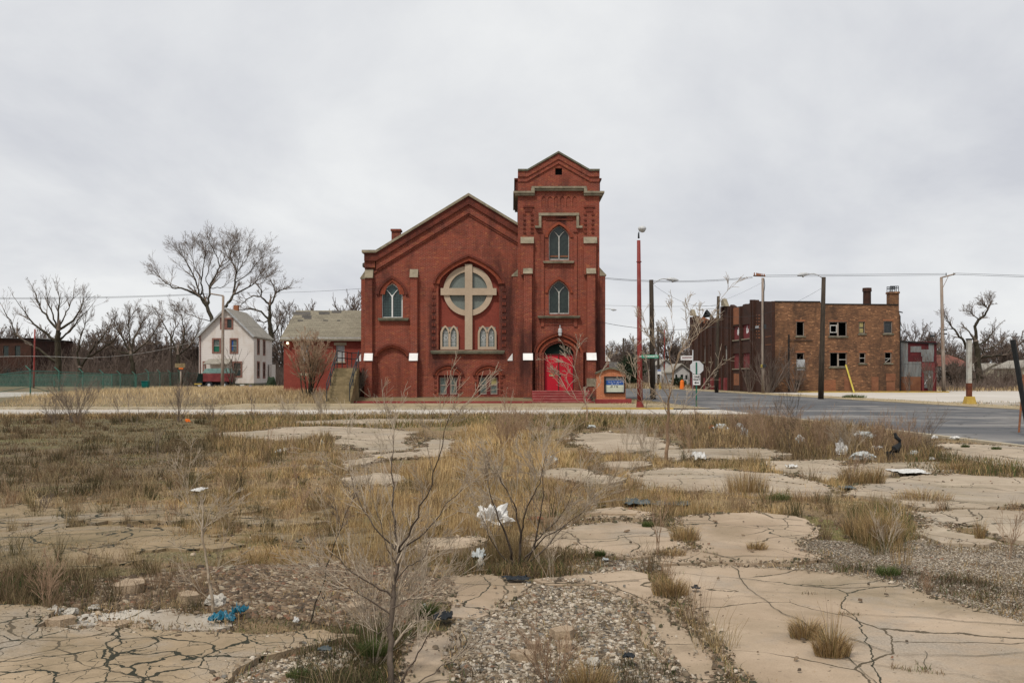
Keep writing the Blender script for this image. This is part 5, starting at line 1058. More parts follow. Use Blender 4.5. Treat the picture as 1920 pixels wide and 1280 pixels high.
# ------------------------------------------------------------------ distant houses
def far_house(label, cat, x0, x1, yb_, ye_, yr, Y, wallm, roofm, ridge='x', wins=(), depth=8, door=None):
    zb_ = 0; xa, xb = X_(x0, Y), X_(x1, Y); ze_, zr_ = Z_(ye_, Y), Z_(yr, Y)
    t = thing('distant_house', label, cat, ((xa + xb) / 2, Y, 0)); V = Wall((0, Y), (1, 0))
    def rr(q): a, b = V.hit(q[0], q[1]), V.hit(q[2], q[3]); return [(a[0], b[1]), (a[0], a[1]), (b[0], a[1]), (b[0], b[1])]
    def w(mb):
        if ridge == 'y': V.poly(mb, [(xa, -.1), (xa, ze_), ((xa+xb)/2, zr_), (xb, ze_), (xb, -.1)], -.2, 0, [rr(q) for q in wins])
        else: V.poly(mb, [(xa, -.1), (xa, ze_), (xb, ze_), (xb, -.1)], -.2, 0, [rr(q) for q in wins])
        mb.box(xa, xa + .2, Y + .2, Y + depth, 0, ze_); mb.box(xb - .2, xb, Y + .2, Y + depth, 0, ze_); mb.box(xa, xb, Y + depth, Y + depth + .2, 0, ze_)
    mb = MB(); w(mb); mb.build('wall', M[wallm], t)
    mb = MB()
    if ridge == 'y':
        xm = (xa+xb)/2
        for (a, za_), (b, zb__) in (((xa - .3, ze_ - .1), (xm, zr_)), ((xm, zr_), (xb + .3, ze_ - .1))):
            mb.hexa([(a,Y-.3,za_),(b,Y-.3,zb__),(b,Y+depth+.3,zb__),(a,Y+depth+.3,za_),(a,Y-.3,za_+.15),(b,Y-.3,zb__+.15),(b,Y+depth+.3,zb__+.15),(a,Y+depth+.3,za_+.15)])
    else:
        ym = Y + depth / 2; i_ = (xb - xa) * .18
        mb.add([(xa-.4,Y-.4,ze_),(xb+.4,Y-.4,ze_),(xb+.4,Y+depth+.4,ze_),(xa-.4,Y+depth+.4,ze_),(xa+i_,ym,zr_),(xb-i_,ym,zr_)], [(0,1,5,4),(2,3,4,5),(1,2,5),(3,0,4),(0,3,2,1)])
    mb.build('roof', M[roofm], t)
    for q in wins:
        mb = MB(); V.poly(mb, rr(q), -.2, -.1); f = mb.build('window', M['glass_dark'], t)
    return t
far_house('low white bungalow behind saplings left of the brick ruin', 'house', 1262, 1294, 720, 698, 683, 135, 'siding_far', 'shingle_grey', 'y', [(1266, 702, 1270, 712), (1276, 702, 1281, 712), (1285, 703, 1289, 711)])
far_house('pale narrow house end beside the distant red lamp column', 'house', 1239, 1258, 716, 684, 674, 150, 'siding_far', 'shingle_grey', 'y', [(1244, 690, 1247, 698), (1250, 690, 1253, 698)])
far_house('grey roofed house behind the notice board', 'house', 1136, 1172, 712, 692, 678, 165, 'siding_cream', 'shingle_dark', 'x', [(1149, 694, 1152, 702), (1154, 694, 1158, 702), (1162, 694, 1166, 702)])
far_house('bungalow with a reddish hipped roof behind the tin shed pole', 'house', 1763, 1818, 722, 686, 664, 150, 'siding_far', 'shingle_red', 'x', [(1776, 690, 1790, 716), (1802, 690, 1812, 700)])
far_house('cream gabled garage behind bushes right of the peeling post', 'house', 1842, 1888, 714, 696, 682, 155, 'siding_cream', 'shingle_grey', 'y', [])
far_house('small grey gabled house beside the cream garage', 'house', 1880, 1910, 712, 690, 681, 170, 'siding_far', 'shingle_grey', 'y', [(1893, 688, 1897, 694)])
far_house('cream house end cut by the right edge of the photo', 'house', 1916, 1975, 720, 690, 676, 140, 'siding_cream', 'shingle_grey', 'y', [])
far_house('dark brick two-storey building behind the trees at the left edge', 'building', -60, 58, 722, 634, 630, 128, 'b_face', 'shingle_dark', 'x', [(-30, 648, -15, 668), (6, 648, 16, 668), (28, 648, 38, 668), (6, 690, 20, 708), (30, 690, 42, 708)], 12)
# ------------------------------------------------------------------ the ground
def vnoise(x, y, seed=0):
    """smooth value noise, vectorised"""
    x = np.asarray(x, float) + seed * 17.13; y = np.asarray(y, float) - seed * 9.71
    xi = np.floor(x).astype(np.int64); yi = np.floor(y).astype(np.int64); fx = x - xi; fy = y - yi
    def h(a, b): n = (a * 374761393 + b * 668265263 + seed * 1442695) & 0xffffffff; n = ((n ^ (n >> 13)) * 1274126177) & 0xffffffff; return ((n ^ (n >> 16)) & 0xffff) / 65535.0
    u = fx * fx * (3 - 2 * fx); v = fy * fy * (3 - 2 * fy)
    return (h(xi, yi) * (1 - u) + h(xi + 1, yi) * u) * (1 - v) + (h(xi, yi + 1) * (1 - u) + h(xi + 1, yi + 1) * u) * v
def fbm(x, y, seed=0, oct=4): return sum(vnoise(x * 2**k, y * 2**k, seed + k) * .5**k for k in range(oct)) / sum(.5**k for k in range(oct))
def jag(poly, amp=.05, step=.05, seed=0):
    out = []; n = len(poly)
    for i in range(n):
        a = np.array(poly[i]); b = np.array(poly[(i+1) % n]); d = b - a; l = np.hypot(*d); k = int(min(max(1, l / max(step, .006 * a[1])), 120)); nn = np.array([d[1], -d[0]]) / max(l, 1e-6)
        for j in range(k):
            p = a + d * j / k; sc_ = amp * min(2.5, .6 + a[1] / 14)
            w = (fbm(np.array([p[0] * 1.3]), np.array([p[1] * 1.3]), 40 + seed, 5)[0] - .5) * (2.4 if seed < 7 else 4.2) * sc_ + (fbm(np.array([p[0] * 6]), np.array([p[1] * 6]), 50, 3)[0] - .5) * 2.6 * amp
            out.append((p[0] + nn[0] * w, p[1] + nn[1] * w))
    return out
def inpoly(P, x, y):
    x = np.asarray(x); y = np.asarray(y); ins = np.zeros(x.shape, bool); n = len(P)
    for i in range(n):
        x0, y0 = P[i]; x1, y1 = P[(i + 1) % n]
        if y0 == y1: continue
        c = ((y0 > y) != (y1 > y)) & (x < (x1 - x0) * (y - y0) / (y1 - y0) + x0); ins ^= c
    return ins
def topx(X, Y): return CX + X / Y * F, HY + CH * F / Y
slabs_px = [
 [(1240,1065),(1360,1062),(1450,1068),(1560,1075),(1640,1085),(1700,1100),(1760,1120),(1830,1145),(1920,1172),(2120,1225),(2120,1420),(1460,1420),(1420,1330),(1385,1280),(1365,1240),(1330,1200),(1300,1168),(1275,1130),(1262,1095)],
 [(1002,1091),(1090,1080),(1180,1069),(1212,1080),(1238,1112),(1250,1140),(1285,1172),(1318,1203),(1350,1240),(1372,1290),(1410,1420),(1330,1420),(1282,1290),(1255,1250),(1222,1212),(1208,1182),(1184,1160),(1190,1132),(1112,1096),(1040,1098)],
 [(985,1010),(1080,986),(1180,980),(1248,994),(1262,1008),(1296,1030),(1232,1043),(1185,1049),(1100,1041),(1040,1032),(975,1028)],
 [(1262,973),(1330,966),(1420,961),(1490,970),(1528,988),(1532,1004),(1502,1018),(1512,1036),(1562,1052),(1480,1060),(1360,1058),(1242,1060),(1228,1052),(1240,1044),(1308,1030),(1298,1004),(1272,992)],
 [(832,1086),(900,1081),(985,1092),(995,1100),(960,1138),(922,1153),(882,1163),(852,1160),(836,1132)],
 [(762,1202),(842,1187),(856,1200),(852,1232),(864,1300),(866,1420),(700,1420),(735,1300)],
 [(800,1012),(900,1008),(906,1022),(880,1030),(800,1034),(786,1026)],
 [(-300,984),(150,982),(330,992),(430,1000),(400,1024),(260,1030),(250,1052),(120,1064),(-300,1070)],
 [(-300,934),(100,938),(260,946),(440,952),(430,968),(250,976),(60,980),(-300,976)],
 [(400,816),(520,803),(600,800),(740,805),(782,812),(752,846),(700,848),(640,840),(616,820),(500,830)],
 [(800,822),(852,825),(846,850),(820,860),(722,864),(652,880),(640,868),(700,851),(780,848)],
 [(640,897),(720,889),(762,900),(742,915),(642,912)],
 [(540,791),(700,786),(852,787),(842,793),(700,796),(560,798)],
 [(1060,815),(1130,811),(1200,815),(1252,828),(1262,840),(1182,850),(1120,852),(1082,835)],
 [(1236,846),(1330,842),(1422,842),(1492,854),(1472,862),(1400,862),(1262,865),(1230,858)],
 [(1446,866),(1560,864),(1590,868),(1590,890),(1560,902),(1500,895),(1442,880)],
 [(1182,889),(1242,880),(1352,882),(1470,892),(1512,900),(1572,920),(1582,934),(1500,936),(1440,931),(1350,926),(1230,921),(1178,906)],
 [(1010,886),(1062,880),(1122,886),(1172,900),(1160,914),(1052,905),(998,896)],
 [(1592,872),(1762,868),(1792,884),(1700,889),(1602,898),(1592,892)],
 [(1600,903),(1782,890),(1850,896),(2100,908),(2100,960),(1900,952),(1752,956),(1682,946),(1604,930)],
 [(1700,962),(1832,960),(2100,976),(2100,1022),(1920,1018),(1852,1004),(1800,986),(1792,1000),(1832,1014),(1802,1022),(1722,1001)],
 [(1752,832),(1852,836),(2100,850),(2100,892),(1902,880),(1782,861)],
 [(1150,955),(1222,966),(1246,975),(1232,980),(1150,977),(1092,975)],
 [(470,1000),(560,994),(700,1000),(760,1012),(650,1030),(520,1032)], [(660,902),(760,905),(740,945),(640,960),(560,940)], [(450,968),(600,965),(640,980),(540,990),(440,985)],
 [(1120,868),(1210,866),(1232,873),(1180,879),(1128,877)],
]
crack_px = [(-260,1150),(-100,1138),(62,1142),(86,1152),(84,1166),(60,1183),(150,1188),(182,1180),(255,1182),(292,1189),(400,1193),(480,1196),(600,1190),(644,1201),(604,1215),(545,1226),(482,1241),(442,1262),(406,1300),(360,1420),(-400,1420)]
white_px = [(108,1166),(180,1150),(250,1143),(330,1145),(402,1160),(432,1172),(352,1182),(200,1180)]
grav_px = [[(840,1175),(880,1160),(920,1150),(960,1135),(990,1098),(1040,1090),(1110,1092),(1200,1130),(1230,1185),(1300,1290),(1340,1420),(850,1420),(850,1240)],
 [(1490,1012),(1560,1010),(1650,1030),(1720,1010),(1840,1018),(2100,1028),(2100,1110),(1960,1090),(1900,1085),(2100,1200),(1920,1176),(1830,1150),(1700,1105),(1560,1080),(1450,1070),(1360,1064),(1560,1052),(1500,1036)],
 [(1075,1045),(1180,1050),(1232,1044),(1246,1062),(1180,1072),(1090,1082),(1020,1085)],
 [(420,1262),(480,1238),(545,1222),(640,1200),(660,1225),(600,1280),(520,1420),(380,1420)]]
rubble_px = [(120,1090),(420,1060),(700,1050),(840,1090),(830,1150),(700,1180),(500,1150),(420,1155),(330,1140),(200,1140),(120,1130)]
cracks_px = [  # cracks with dirt and weeds in them
 [(1360,1064),(1395,1090),(1430,1118),(1460,1145),(1500,1170),(1560,1215),(1600,1250),(1650,1300)],
 [(1255,1128),(1310,1127),(1360,1128),(1400,1124),(1445,1128)],
 [(1430,1110),(1560,1116),(1700,1116)], [(1570,1152),(1700,1160),(1830,1168),(1930,1174)],
 [(1590,1200),(1680,1228),(1780,1232),(1930,1234)], [(1590,1244),(1700,1256),(1800,1270),(1900,1290)], [(1722,1230),(1745,1250),(1755,1266)],
 [(1040,1100),(1120,1092),(1200,1090),(1240,1083)], [(1187,1162),(1230,1160),(1255,1157)],
 [(836,1112),(910,1111),(985,1114)], [(840,1110),(880,1100),(930,1090)],
 [(1000,1003),(1090,1004),(1180,1004),(1280,1004)], [(1180,1010),(1200,1022),(1190,1038)], [(1100,1030),(1180,1022),(1262,1016)],
 [(1310,1046),(1430,1048),(1540,1052)], [(1330,1038),(1380,1050),(1395,1060)], [(1420,962),(1450,975),(1500,978)],
 [(1702,968),(1712,1000)], [(1730,975),(1770,985),(1830,1000)], [(1836,965),(1830,978),(1790,986)], [(1700,940),(1800,944),(1930,948)], [(1620,870),(1700,872),(1760,871)],
 [(1190,893),(1300,892),(1420,900),(1500,912)], [(620,822),(700,828),(760,826)], [(450,822),(560,815),(700,812)], [(1262,852),(1380,854),(1470,858)],
 [(1640,905),(1740,915),(1850,918),(1930,930)], [(1790,845),(1900,862),(1960,868)]]
def w2(poly): return [G(*p) for p in poly]
slabs = [w2(p) for p in slabs_px]; crackw = w2(crack_px); whitew = w2(white_px); gravw = [w2(p) for p in grav_px]; rubw = w2(rubble_px)
# region tints of the soil (what lies there, in photo coordinates): colour, polygon
straw, brown, olive, dirt, darkw, redd, moss = (.235,.16,.08), (.12,.08,.046), (.075,.07,.03), (.15,.105,.065), (.050,.040,.024), (.145,.092,.058), (.085,.09,.015)
zones = [ (straw, [(-300,880),(700,870),(900,790),(1100,830),(1000,1000),(500,1050),(-300,940)]), (darkw, [(-300,780),(330,790),(420,850),(250,930),(-300,930)]), (olive, [(-300,785),(420,782),(420,830),(-300,840)]), (redd, rubble_px), (dirt, [(600,1040),(1000,1020),(1050,1100),(700,1120)]),
 (moss, [(1490,960),(1560,975),(1600,1010),(1540,1015),(1500,995)]), (darkw, [(-300,1080),(180,1085),(220,1140),(60,1150),(-300,1140)]), (darkw, [(420,1160),(720,1160),(820,1130),(850,1180),(760,1200),(640,1195)]), (olive, [(1590,990),(1660,990),(1660,1040),(1600,1040)]), (darkw, [(1560,1060),(1700,1070),(1960,1115),(1960,1150),(1750,1100)]), (olive, [(560,1210),(750,1200),(780,1420),(540,1420)]), (darkw, [(870,1250),(1300,1230),(1340,1420),(860,1420)]), (olive, [(960,990),(1080,1040),(1090,1090),(880,1080),(840,1040)]),(straw,[(1050,860),(1500,870),(1500,960),(1250,970),(1000,960)]),(brown,[(1350,780),(1760,790),(1760,860),(1400,850)]) ]
def soil(px, py, X, Y):
    c = np.zeros((len(px), 3)); c[:] = dirt
    n = fbm(X * .35, Y * .35, 3)[:, None]; c = c * (1 - np.clip((n - .45) * 4, 0, 1)) + np.array(straw) * .8 * np.clip((n - .45) * 4, 0, 1)
    jx = (fbm(X * 1.1, Y * 1.1, 21) - .5) * 90; jy = (fbm(X * 1.1, Y * 1.1, 22) - .5) * 36 * np.clip((py - HY) / 300, .1, 1)
    for col, pl in zones:
        m_ = inpoly(pl, px + jx, py + jy)[:, None]; c = np.where(m_, c * .2 + np.array(col) * .8, c)
    n2 = fbm(X * 2.2, Y * 2.2, 9)[:, None]; c = c * (.65 + .7 * n2)
    m3 = np.clip((fbm(X * 1.4, Y * 1.4, 31) - .58) * 6, 0, .6)[:, None]; c = c * (1 - m3) + np.array((.07, .085, .022)) * m3
    return c
# graded sheet: fine near by, coarse far away
ys = np.concatenate([np.geomspace(2.8, 42.85, 460)]); us = np.linspace(-.75, .75, 620)
YY, UU = np.meshgrid(ys, us, indexing='ij'); XX = UU * (YY + 1.0)
XX = np.minimum(XX, near_edge(YY) + .02)
ZZ = (fbm(XX * .5, YY * .5, 1) - .5) * .07 + (fbm(XX * 3, YY * 3, 2) - .5) * .035 - .02
ZZ *= np.clip((41.4 - YY) / 1.5, .15, 1)
nr, ncl = YY.shape
def grid_mesh(name, X, Y, Z, col):
    nr, nc = X.shape; me = bpy.data.meshes.new(name); V = np.stack([X.ravel(), Y.ravel(), Z.ravel()], 1).astype(np.float32)
    i = np.arange(nr - 1)[:, None] * nc + np.arange(nc - 1)[None, :]; Fq = np.stack([i, i + 1, i + nc + 1, i + nc], -1).reshape(-1, 4)
    fill(me, V, Fq, col); return me
def fill(me, V, Fq, col=None, smooth=True):
    V = np.ascontiguousarray(V, dtype=np.float32); Fq = np.ascontiguousarray(Fq, dtype=np.int32); k = Fq.shape[1]
    me.vertices.add(len(V)); me.vertices.foreach_set('co', V.ravel()); me.loops.add(Fq.size); me.loops.foreach_set('vertex_index', Fq.ravel())
    me.polygons.add(len(Fq)); me.polygons.foreach_set('loop_start', np.arange(0, Fq.size, k, dtype=np.int32)); me.polygons.foreach_set('loop_total', np.full(len(Fq), k, dtype=np.int32))
    if smooth: me.polygons.foreach_set('use_smooth', np.ones(len(Fq), dtype=bool))
    me.update(calc_edges=True)
    if col is not None:
        a = me.color_attributes.new('Col', 'FLOAT_COLOR', 'POINT'); c4 = np.ones((len(V), 4), np.float32); c4[:, :3] = col; a.data.foreach_set('color', c4.ravel())
pxx, pyy = topx(XX.ravel(), YY.ravel())
me = grid_mesh('vacant_lot', XX, YY, ZZ, soil(pxx, pyy, XX.ravel(), YY.ravel()))
def soilmat():
    m, t, b = newmat('weedy_soil'); a = N(t, 'ShaderNodeAttribute', attribute_name='Col'); v = pos(t)
    c = mix(t, 1.0, a.outputs['Color'], ramp(t, noise(t, v, 7, 8, .75), .3, grey(.45), .7, grey(1.5)), 'MULTIPLY')
    vo = N(t, 'ShaderNodeTexVoronoi'); L(t, v, vo.inputs['Vector']); vo.inputs['Scale'].default_value = 22
    k = ramp(t, vo.outputs['Distance'], .16, grey(.8), .26, grey(0)); c = mix(t, mix(t, 1.0, k, ramp(t, noise(t, v, 1.3, 3), .5, grey(0), .62, grey(1)), 'MULTIPLY'), c, (.34, .29, .22))
    fib = ramp(t, noise(t, scalev(t, v, (60, 14, 10)), 1.0, 4, .7), .42, grey(0), .6, grey(.55)); c = mix(t, fib, c, (.30, .215, .12))
    L(t, c, b.inputs['Base Color']); b.inputs['Roughness'].default_value = .95; bump(t, b, noise(t, v, 16, 6, .7), .035, .9); return m
M['soil'] = soilmat()
lot = link('vacant_lot_ground', me, M['soil']); tag(lot, kind='structure')
# land all round, kept clear of the lot sheet
def flat_sheet(name, pts, z, mat, kind='structure', thick=None):
    mb = MB(); tri = tessellate_polygon([[Vector((a, b, 0)) for a, b in pts]]); mb.add([(a, b, z) for a, b in pts], [tuple(t) for t in tri])
    if thick: n = len(pts); mb.add([(a, b, z) for a, b in pts] + [(a, b, z - thick) for a, b in pts], [(i, (i+1) % n, n + (i+1) % n, n + i) for i in range(n)])
    o = mb.build(name, mat); tag(o, kind=kind); return o
M['land'] = mottled('rough_grassland', (.15, .11, .06), (.25, .185, .10), .25, grain=.35, bmp=.03, grime=(.08, .075, .035))
M['turf'] = mottled('thin_green_turf', (.11, .12, .035), (.21, .19, .085), .6, grain=.35, bmp=.02, grime=(.22, .17, .09))
M['sandy'] = mottled('worn_verge', (.36, .29, .19), (.30, .235, .14), .7, grain=.25, bmp=.01, grime=(.15, .13, .065))
M['cstreet'] = mottled('pale_concrete_road', (.40, .365, .32), (.52, .48, .43), .25, grain=.2, stretch=(.3, 2.5, 1), grime=(.36, .31, .25))
M['pad'] = mottled('pale_pad', (.42, .385, .34), (.55, .51, .46), .22, grain=.12, stretch=(.35, 1.5, 1), grime=(.26, .215, .15))
flat_sheet('ground', [(-900, -60), (900, -60), (900, 1200), (-900, 1200)], -.16, M['land'])
# land behind the cross street, rising gently round the church
gx = np.concatenate([np.linspace(-140, -14, 90), np.linspace(-13.8, 9.4, 90)]); gy = np.concatenate([np.linspace(49.0, 66, 60), np.linspace(67, 260, 70)])
gY, gX = np.meshgrid(gy, gx, indexing='ij'); gZ = np.vectorize(gz)(gX, gY) + .012
edge = near_edge(gY) - .25; gX = np.minimum(gX, edge)
me = grid_mesh('block', gX, gY, gZ, None)
turf_o = link('church_block_ground', me, M['land']); tag(turf_o, kind='structure')
flat_sheet('church_lawn', [(X_(660, 58.5), 58.5), (X_(996, 58.5), 58.5), (X_(996, 58.5), 61.4), (X_(660, 58.5), 61.4)], .0, M['turf']).location.z = .0
lawn = bpy.data.objects['church_lawn']; lawn.location = (0, 0, Z_(752.5, 58.45) + .0)
flat_sheet('cross_street', [(-160, 42.9), (near_edge(42.9) - .01, 42.9), (near_edge(48.6) - .01, 48.6), (-160, 48.6)], 0, M['cstreet'])
flat_sheet('pavement', [(X_(430, 54), 51.6), (near_edge(51.6) - .5, 51.6), (near_edge(57) - .5, 57.0), (X_(430, 54), 57.0)], .06, M['sandy'], thick=.1)
flat_sheet('worn_verge', [(-160, 48.85), (near_edge(49) - .3, 48.85), (near_edge(51.5) - .4, 51.5), (-160, 51.5)], .045, M['sandy'])
mb = MB(); mb.box(-160, X_(1090, 48.7), 48.6, 48.8, -.1, .10); mb.build('kerb', M['concrete']); tag(bpy.data.objects['kerb'], kind='structure')
mb = MB(); mb.box(X_(1090, 48.7), X_(1262, 48.7), 48.6, 48.8, -.1, .08); tag(mb.build('painted_kerb', M['yellow']), kind='structure')
# the wide side street
def asph():
    m, t, b = newmat('worn_asphalt'); v = pos(t)
    c = ramp(t, noise(t, scalev(t, v, (.10, 1.0, 1)), .55, 8, .62, .8), .38, (.065, .066, .072), .62, (.24, .225, .21))
    c = mix(t, ramp(t, noise(t, v, .25, 5, .6, .6), .42, grey(0), .55, grey(.75)), c, (.06, .064, .072))
    c = mix(t, ramp(t, noise(t, scalev(t, v, (.25, 2.2, 1)), .9, 6, .7), .62, grey(0), .68, grey(.7)), c, (.30, .275, .25))
    vo = N(t, 'ShaderNodeTexVoronoi', feature='DISTANCE_TO_EDGE'); w_ = N(t, 'ShaderNodeMixRGB', blend_type='ADD'); w_.inputs[0].default_value = 1.0; L(t, v, w_.inputs[1])
    nn = N(t, 'ShaderNodeTexNoise', i_Scale=.8); L(t, v, nn.inputs['Vector']); L(t, nn.outputs['Color'], w_.inputs[2]); L(t, w_.outputs[0], vo.inputs['Vector']); vo.inputs['Scale'].default_value = .45
    c = mix(t, ramp(t, vo.outputs['Distance'], .0, grey(.85), .02, grey(0)), c, (.04, .04, .035))
    c = mix(t, 1.0, c, ramp(t, noise(t, v, 40, 4, .8), .3, grey(.8), .7, grey(1.2)), 'MULTIPLY')
    L(t, c, b.inputs['Base Color']); b.inputs['Roughness'].default_value = .85; bump(t, b, noise(t, v, 60, 3, .8), .006); return m
M['asphalt'] = asph()
Ys = [2, 10, 20, 30, 41.5, 55, 70, 100, 150, 250, 420]
flat_sheet('side_street', [(near_edge(y), y) for y in Ys] + [(far_edge(y), y) for y in reversed(Ys)], .0, M['asphalt'])
M['patch'] = mottled('tar_patch', (.045, .046, .05), (.085, .084, .085), 1.2, grain=.3); M['patch2'] = mottled('old_grey_patch', (.22, .205, .19), (.30, .28, .255), 1.0, grain=.3)
rp_ = random.Random(12)
for i in range(15):
    y0 = rp_.choice((25, 29, 33, 38, 45, 52, 60, 70, 84)) + rp_.uniform(-2, 2); x0 = near_edge(y0) + rp_.uniform(.6, 9.5); w_, h_ = rp_.choice(((2.2, 1.2), (4.5, .25), (1.4, 3.0), (.18, 7.0), (7, .16), (3.2, .9))); pp = jag([(x0, y0), (x0 + w_, y0 + .1), (x0 + w_ - .1, y0 + h_), (x0 - .1, y0 + h_)], .03, .3, 300 + i)
    flat_sheet('road_patch', pp, .004 + .0004 * i, M['patch' if i % 3 else 'patch2'])
flat_sheet('far_verge', [(far_edge(y) + .005, y) for y in Ys] + [(far_edge(y) + 3.0, y) for y in reversed(Ys)], .03, M['sandy'], thick=.1)
flat_sheet('car_park', [(far_edge(58) + 3.1, 60), (130, 60), (130, 96.6), (far_edge(96) + 3.1, 96.6)], .02, M['pad'], thick=.15)
flat_sheet('pale_yard', [(X_(1757, 99), 96.8), (130, 96.8), (140, 118), (X_(1757, 99), 112)], .015, M['pad'], thick=.15)
flat_sheet('tennis_court', [(-130, 58.5), (-31.0, 58.5), (-39.5, 106), (-130, 106)], .03, M['pad'], thick=.15)
mb = MB(); a_ = X_(1850, 50); mb.box(26.3, 40, 50.3, 50.5, -.05, .13); tag(mb.build('painted_kerb', M['yellow']), kind='structure')
mb = MB(); mb.box(BX + 2, BX + 17, 96.4, 96.55, 0, .14); tag(mb.build('painted_kerb', M['yellow']), kind='structure')
mb = MB(); Yk = Ys[2:]; pts = [(near_edge(y) - .02, y) for y in (10, 20, 30, 40.8)]
for (a, b) in zip(pts, pts[1:]): mb.hexa([(a[0]-.2,a[1],-.1),(a[0],a[1],-.1),(b[0],b[1],-.1),(b[0]-.2,b[1],-.1),(a[0]-.2,a[1],.035),(a[0],a[1],.035),(b[0],b[1],.035),(b[0]-.2,b[1],.035)])
tag(mb.build('sunken_kerb', M['concrete']), kind='structure')

# ---- concrete slabs with broken edges
def slabmat(name, c1, c2, cracky=0.0, grime=(.17, .135, .08), gpos=(.5, .74)):
    m, t, b = newmat(name); v = pos(t)
    c = ramp(t, noise(t, v, .7, 7, .6, .4), .32, c1, .68, c2)
    c = mix(t, ramp(t, noise(t, v, .42, 9, .72, 1.0), gpos[0], grey(0), gpos[1], grey(.85)), c, grime)
    c = mix(t, ramp(t, noise(t, v, 1.1, 8, .7, .3), .56, grey(0), .74, grey(.5)), c, tuple(x * 1.25 for x in c2))
    c = mix(t, 1.0, c, ramp(t, noise(t, v, 110, 3, .7), .3, grey(.88), .7, grey(1.1)), 'MULTIPLY')
    c = mix(t, ramp(t, noise(t, v, 26, 2, .5), .70, grey(0), .73, grey(.75)), c, (.10, .075, .05))
    hgt = math_(t, 'ADD', noise(t, v, 45, 5, .7), math_(t, 'MULTIPLY', noise(t, v, 3.0, 5, .6), 2.0))
    ex = ramp(t, noise(t, v, .55, 7, .7, .5), .52, grey(0), .66, grey(.75))      # worn places where the grey aggregate shows
    sp_n = N(t, 'ShaderNodeTexVoronoi'); L(t, v, sp_n.inputs['Vector']); sp_n.inputs['Scale'].default_value = 42
    agg = mix(t, ramp(t, noise(t, v, 60, 3, .8), .35, grey(0), .65, grey(1)), (.15, .13, .105), (.36, .315, .26)); c = mix(t, ex, c, agg)
    c = mix(t, ramp(t, noise(t, scalev(t, v, (1, 1, 1)), 2.4, 8, .75, .6), .55, grey(0), .70, grey(.55)), c, tuple(x * .55 for x in c1))
    wa = N(t, 'ShaderNodeMixRGB', blend_type='ADD'); wa.inputs[0].default_value = .5; L(t, v, wa.inputs[1]); nw = N(t, 'ShaderNodeTexNoise', i_Scale=1.3, i_Detail=8.0); L(t, v, nw.inputs['Vector']); L(t, nw.outputs['Color'], wa.inputs[2])
    vh = N(t, 'ShaderNodeTexVoronoi', feature='DISTANCE_TO_EDGE'); L(t, wa.outputs[0], vh.inputs['Vector']); vh.inputs['Scale'].default_value = .85
    hair = math_(t, 'LESS_THAN', vh.outputs['Distance'], math_(t, 'MULTIPLY', ramp(t, noise(t, v, .8, 3), .38, grey(0), .52, grey(1)), .008)); c = mix(t, hair, c, (.085, .065, .04))
    vg = N(t, 'ShaderNodeTexVoronoi', feature='DISTANCE_TO_EDGE'); L(t, wa.outputs[0], vg.inputs['Vector']); vg.inputs['Scale'].default_value = .33; c = mix(t, math_(t, 'LESS_THAN', vg.outputs['Distance'], math_(t, 'MULTIPLY', noise(t, v, 2.0, 5, .7), .0035)), c, (.035, .032, .018))
    if cracky:
        w_ = N(t, 'ShaderNodeMixRGB', blend_type='ADD'); w_.inputs[0].default_value = .55; L(t, v, w_.inputs[1]); nn = N(t, 'ShaderNodeTexNoise', i_Scale=1.8, i_Detail=6.0); L(t, v, nn.inputs['Vector']); L(t, nn.outputs['Color'], w_.inputs[2])
        tot = None
        for s_, wd in ((cracky, .030), (cracky * 2.3, .018)):
            vo = N(t, 'ShaderNodeTexVoronoi', feature='DISTANCE_TO_EDGE'); L(t, w_.outputs[0], vo.inputs['Vector']); vo.inputs['Scale'].default_value = s_
            wv = math_(t, 'MULTIPLY', noise(t, v, 1.1, 4, .6), wd * 1.9); k = math_(t, 'LESS_THAN', vo.outputs['Distance'], math_(t, 'SUBTRACT', wv, wd * .45))
            tot = k if tot is None else math_(t, 'MAXIMUM', tot, k)
        c = mix(t, tot, c, (.022, .022, .012)); hgt = math_(t, 'SUBTRACT', hgt, math_(t, 'MULTIPLY', tot, 4.0))
    L(t, c, b.inputs['Base Color']); b.inputs['Roughness'].default_value = .9; bump(t, b, hgt, .006, .7); return m
M['slab'] = slabmat('sun_bleached_concrete', (.29, .215, .145), (.43, .335, .245), gpos=(.46, .72))
M['slabfar'] = slabmat('stained_concrete', (.30, .235, .17), (.42, .345, .26), grime=(.22, .18, .12), gpos=(.45, .66))
M['slabmuted'] = slabmat('mossy_cracked_concrete', (.21, .155, .09), (.29, .215, .13), 1.3, grime=(.13, .10, .05), gpos=(.42, .62))
M['slabcrack'] = slabmat('crazed_concrete', (.27, .20, .125), (.37, .28, .185), 2.3, grime=(.13, .10, .055), gpos=(.45, .7))
M['slabwhite'] = slabmat('lime_white_concrete', (.38, .345, .29), (.50, .46, .40), grime=(.24, .18, .12), gpos=(.44, .62))
def slab(poly, mat, z, th, seed, name='concrete_slab', amp=.05):
    P = jag(poly, amp, seed=seed); P = [p for p in P]
    tri = tessellate_polygon([[Vector((a, b, 0)) for a, b in P]]); n = len(P); mb = MB()
    cx_ = sum(p[0] for p in P) / n; cy_ = sum(p[1] for p in P) / n; tl_ = random.Random(seed).uniform(-1, 1) * .002
    top = [(a, b, z + (a - cx_) * tl_) for a, b in P]
    mb.add(top + [(a, b, z - th) for a, b in P], [tuple(t) for t in tri] + [(i, (i+1) % n, n + (i+1) % n, n + i) for i in range(n)])
    o = mb.build(name, M[mat]); tag(o, kind='structure'); return P
slabP = []; MUTED = (7, 8, 23, 24, 25); SZ = [(.016 + .0006 * i) if i not in MUTED else .004 + .0008 * i * .2 for i in range(len(slabs))]
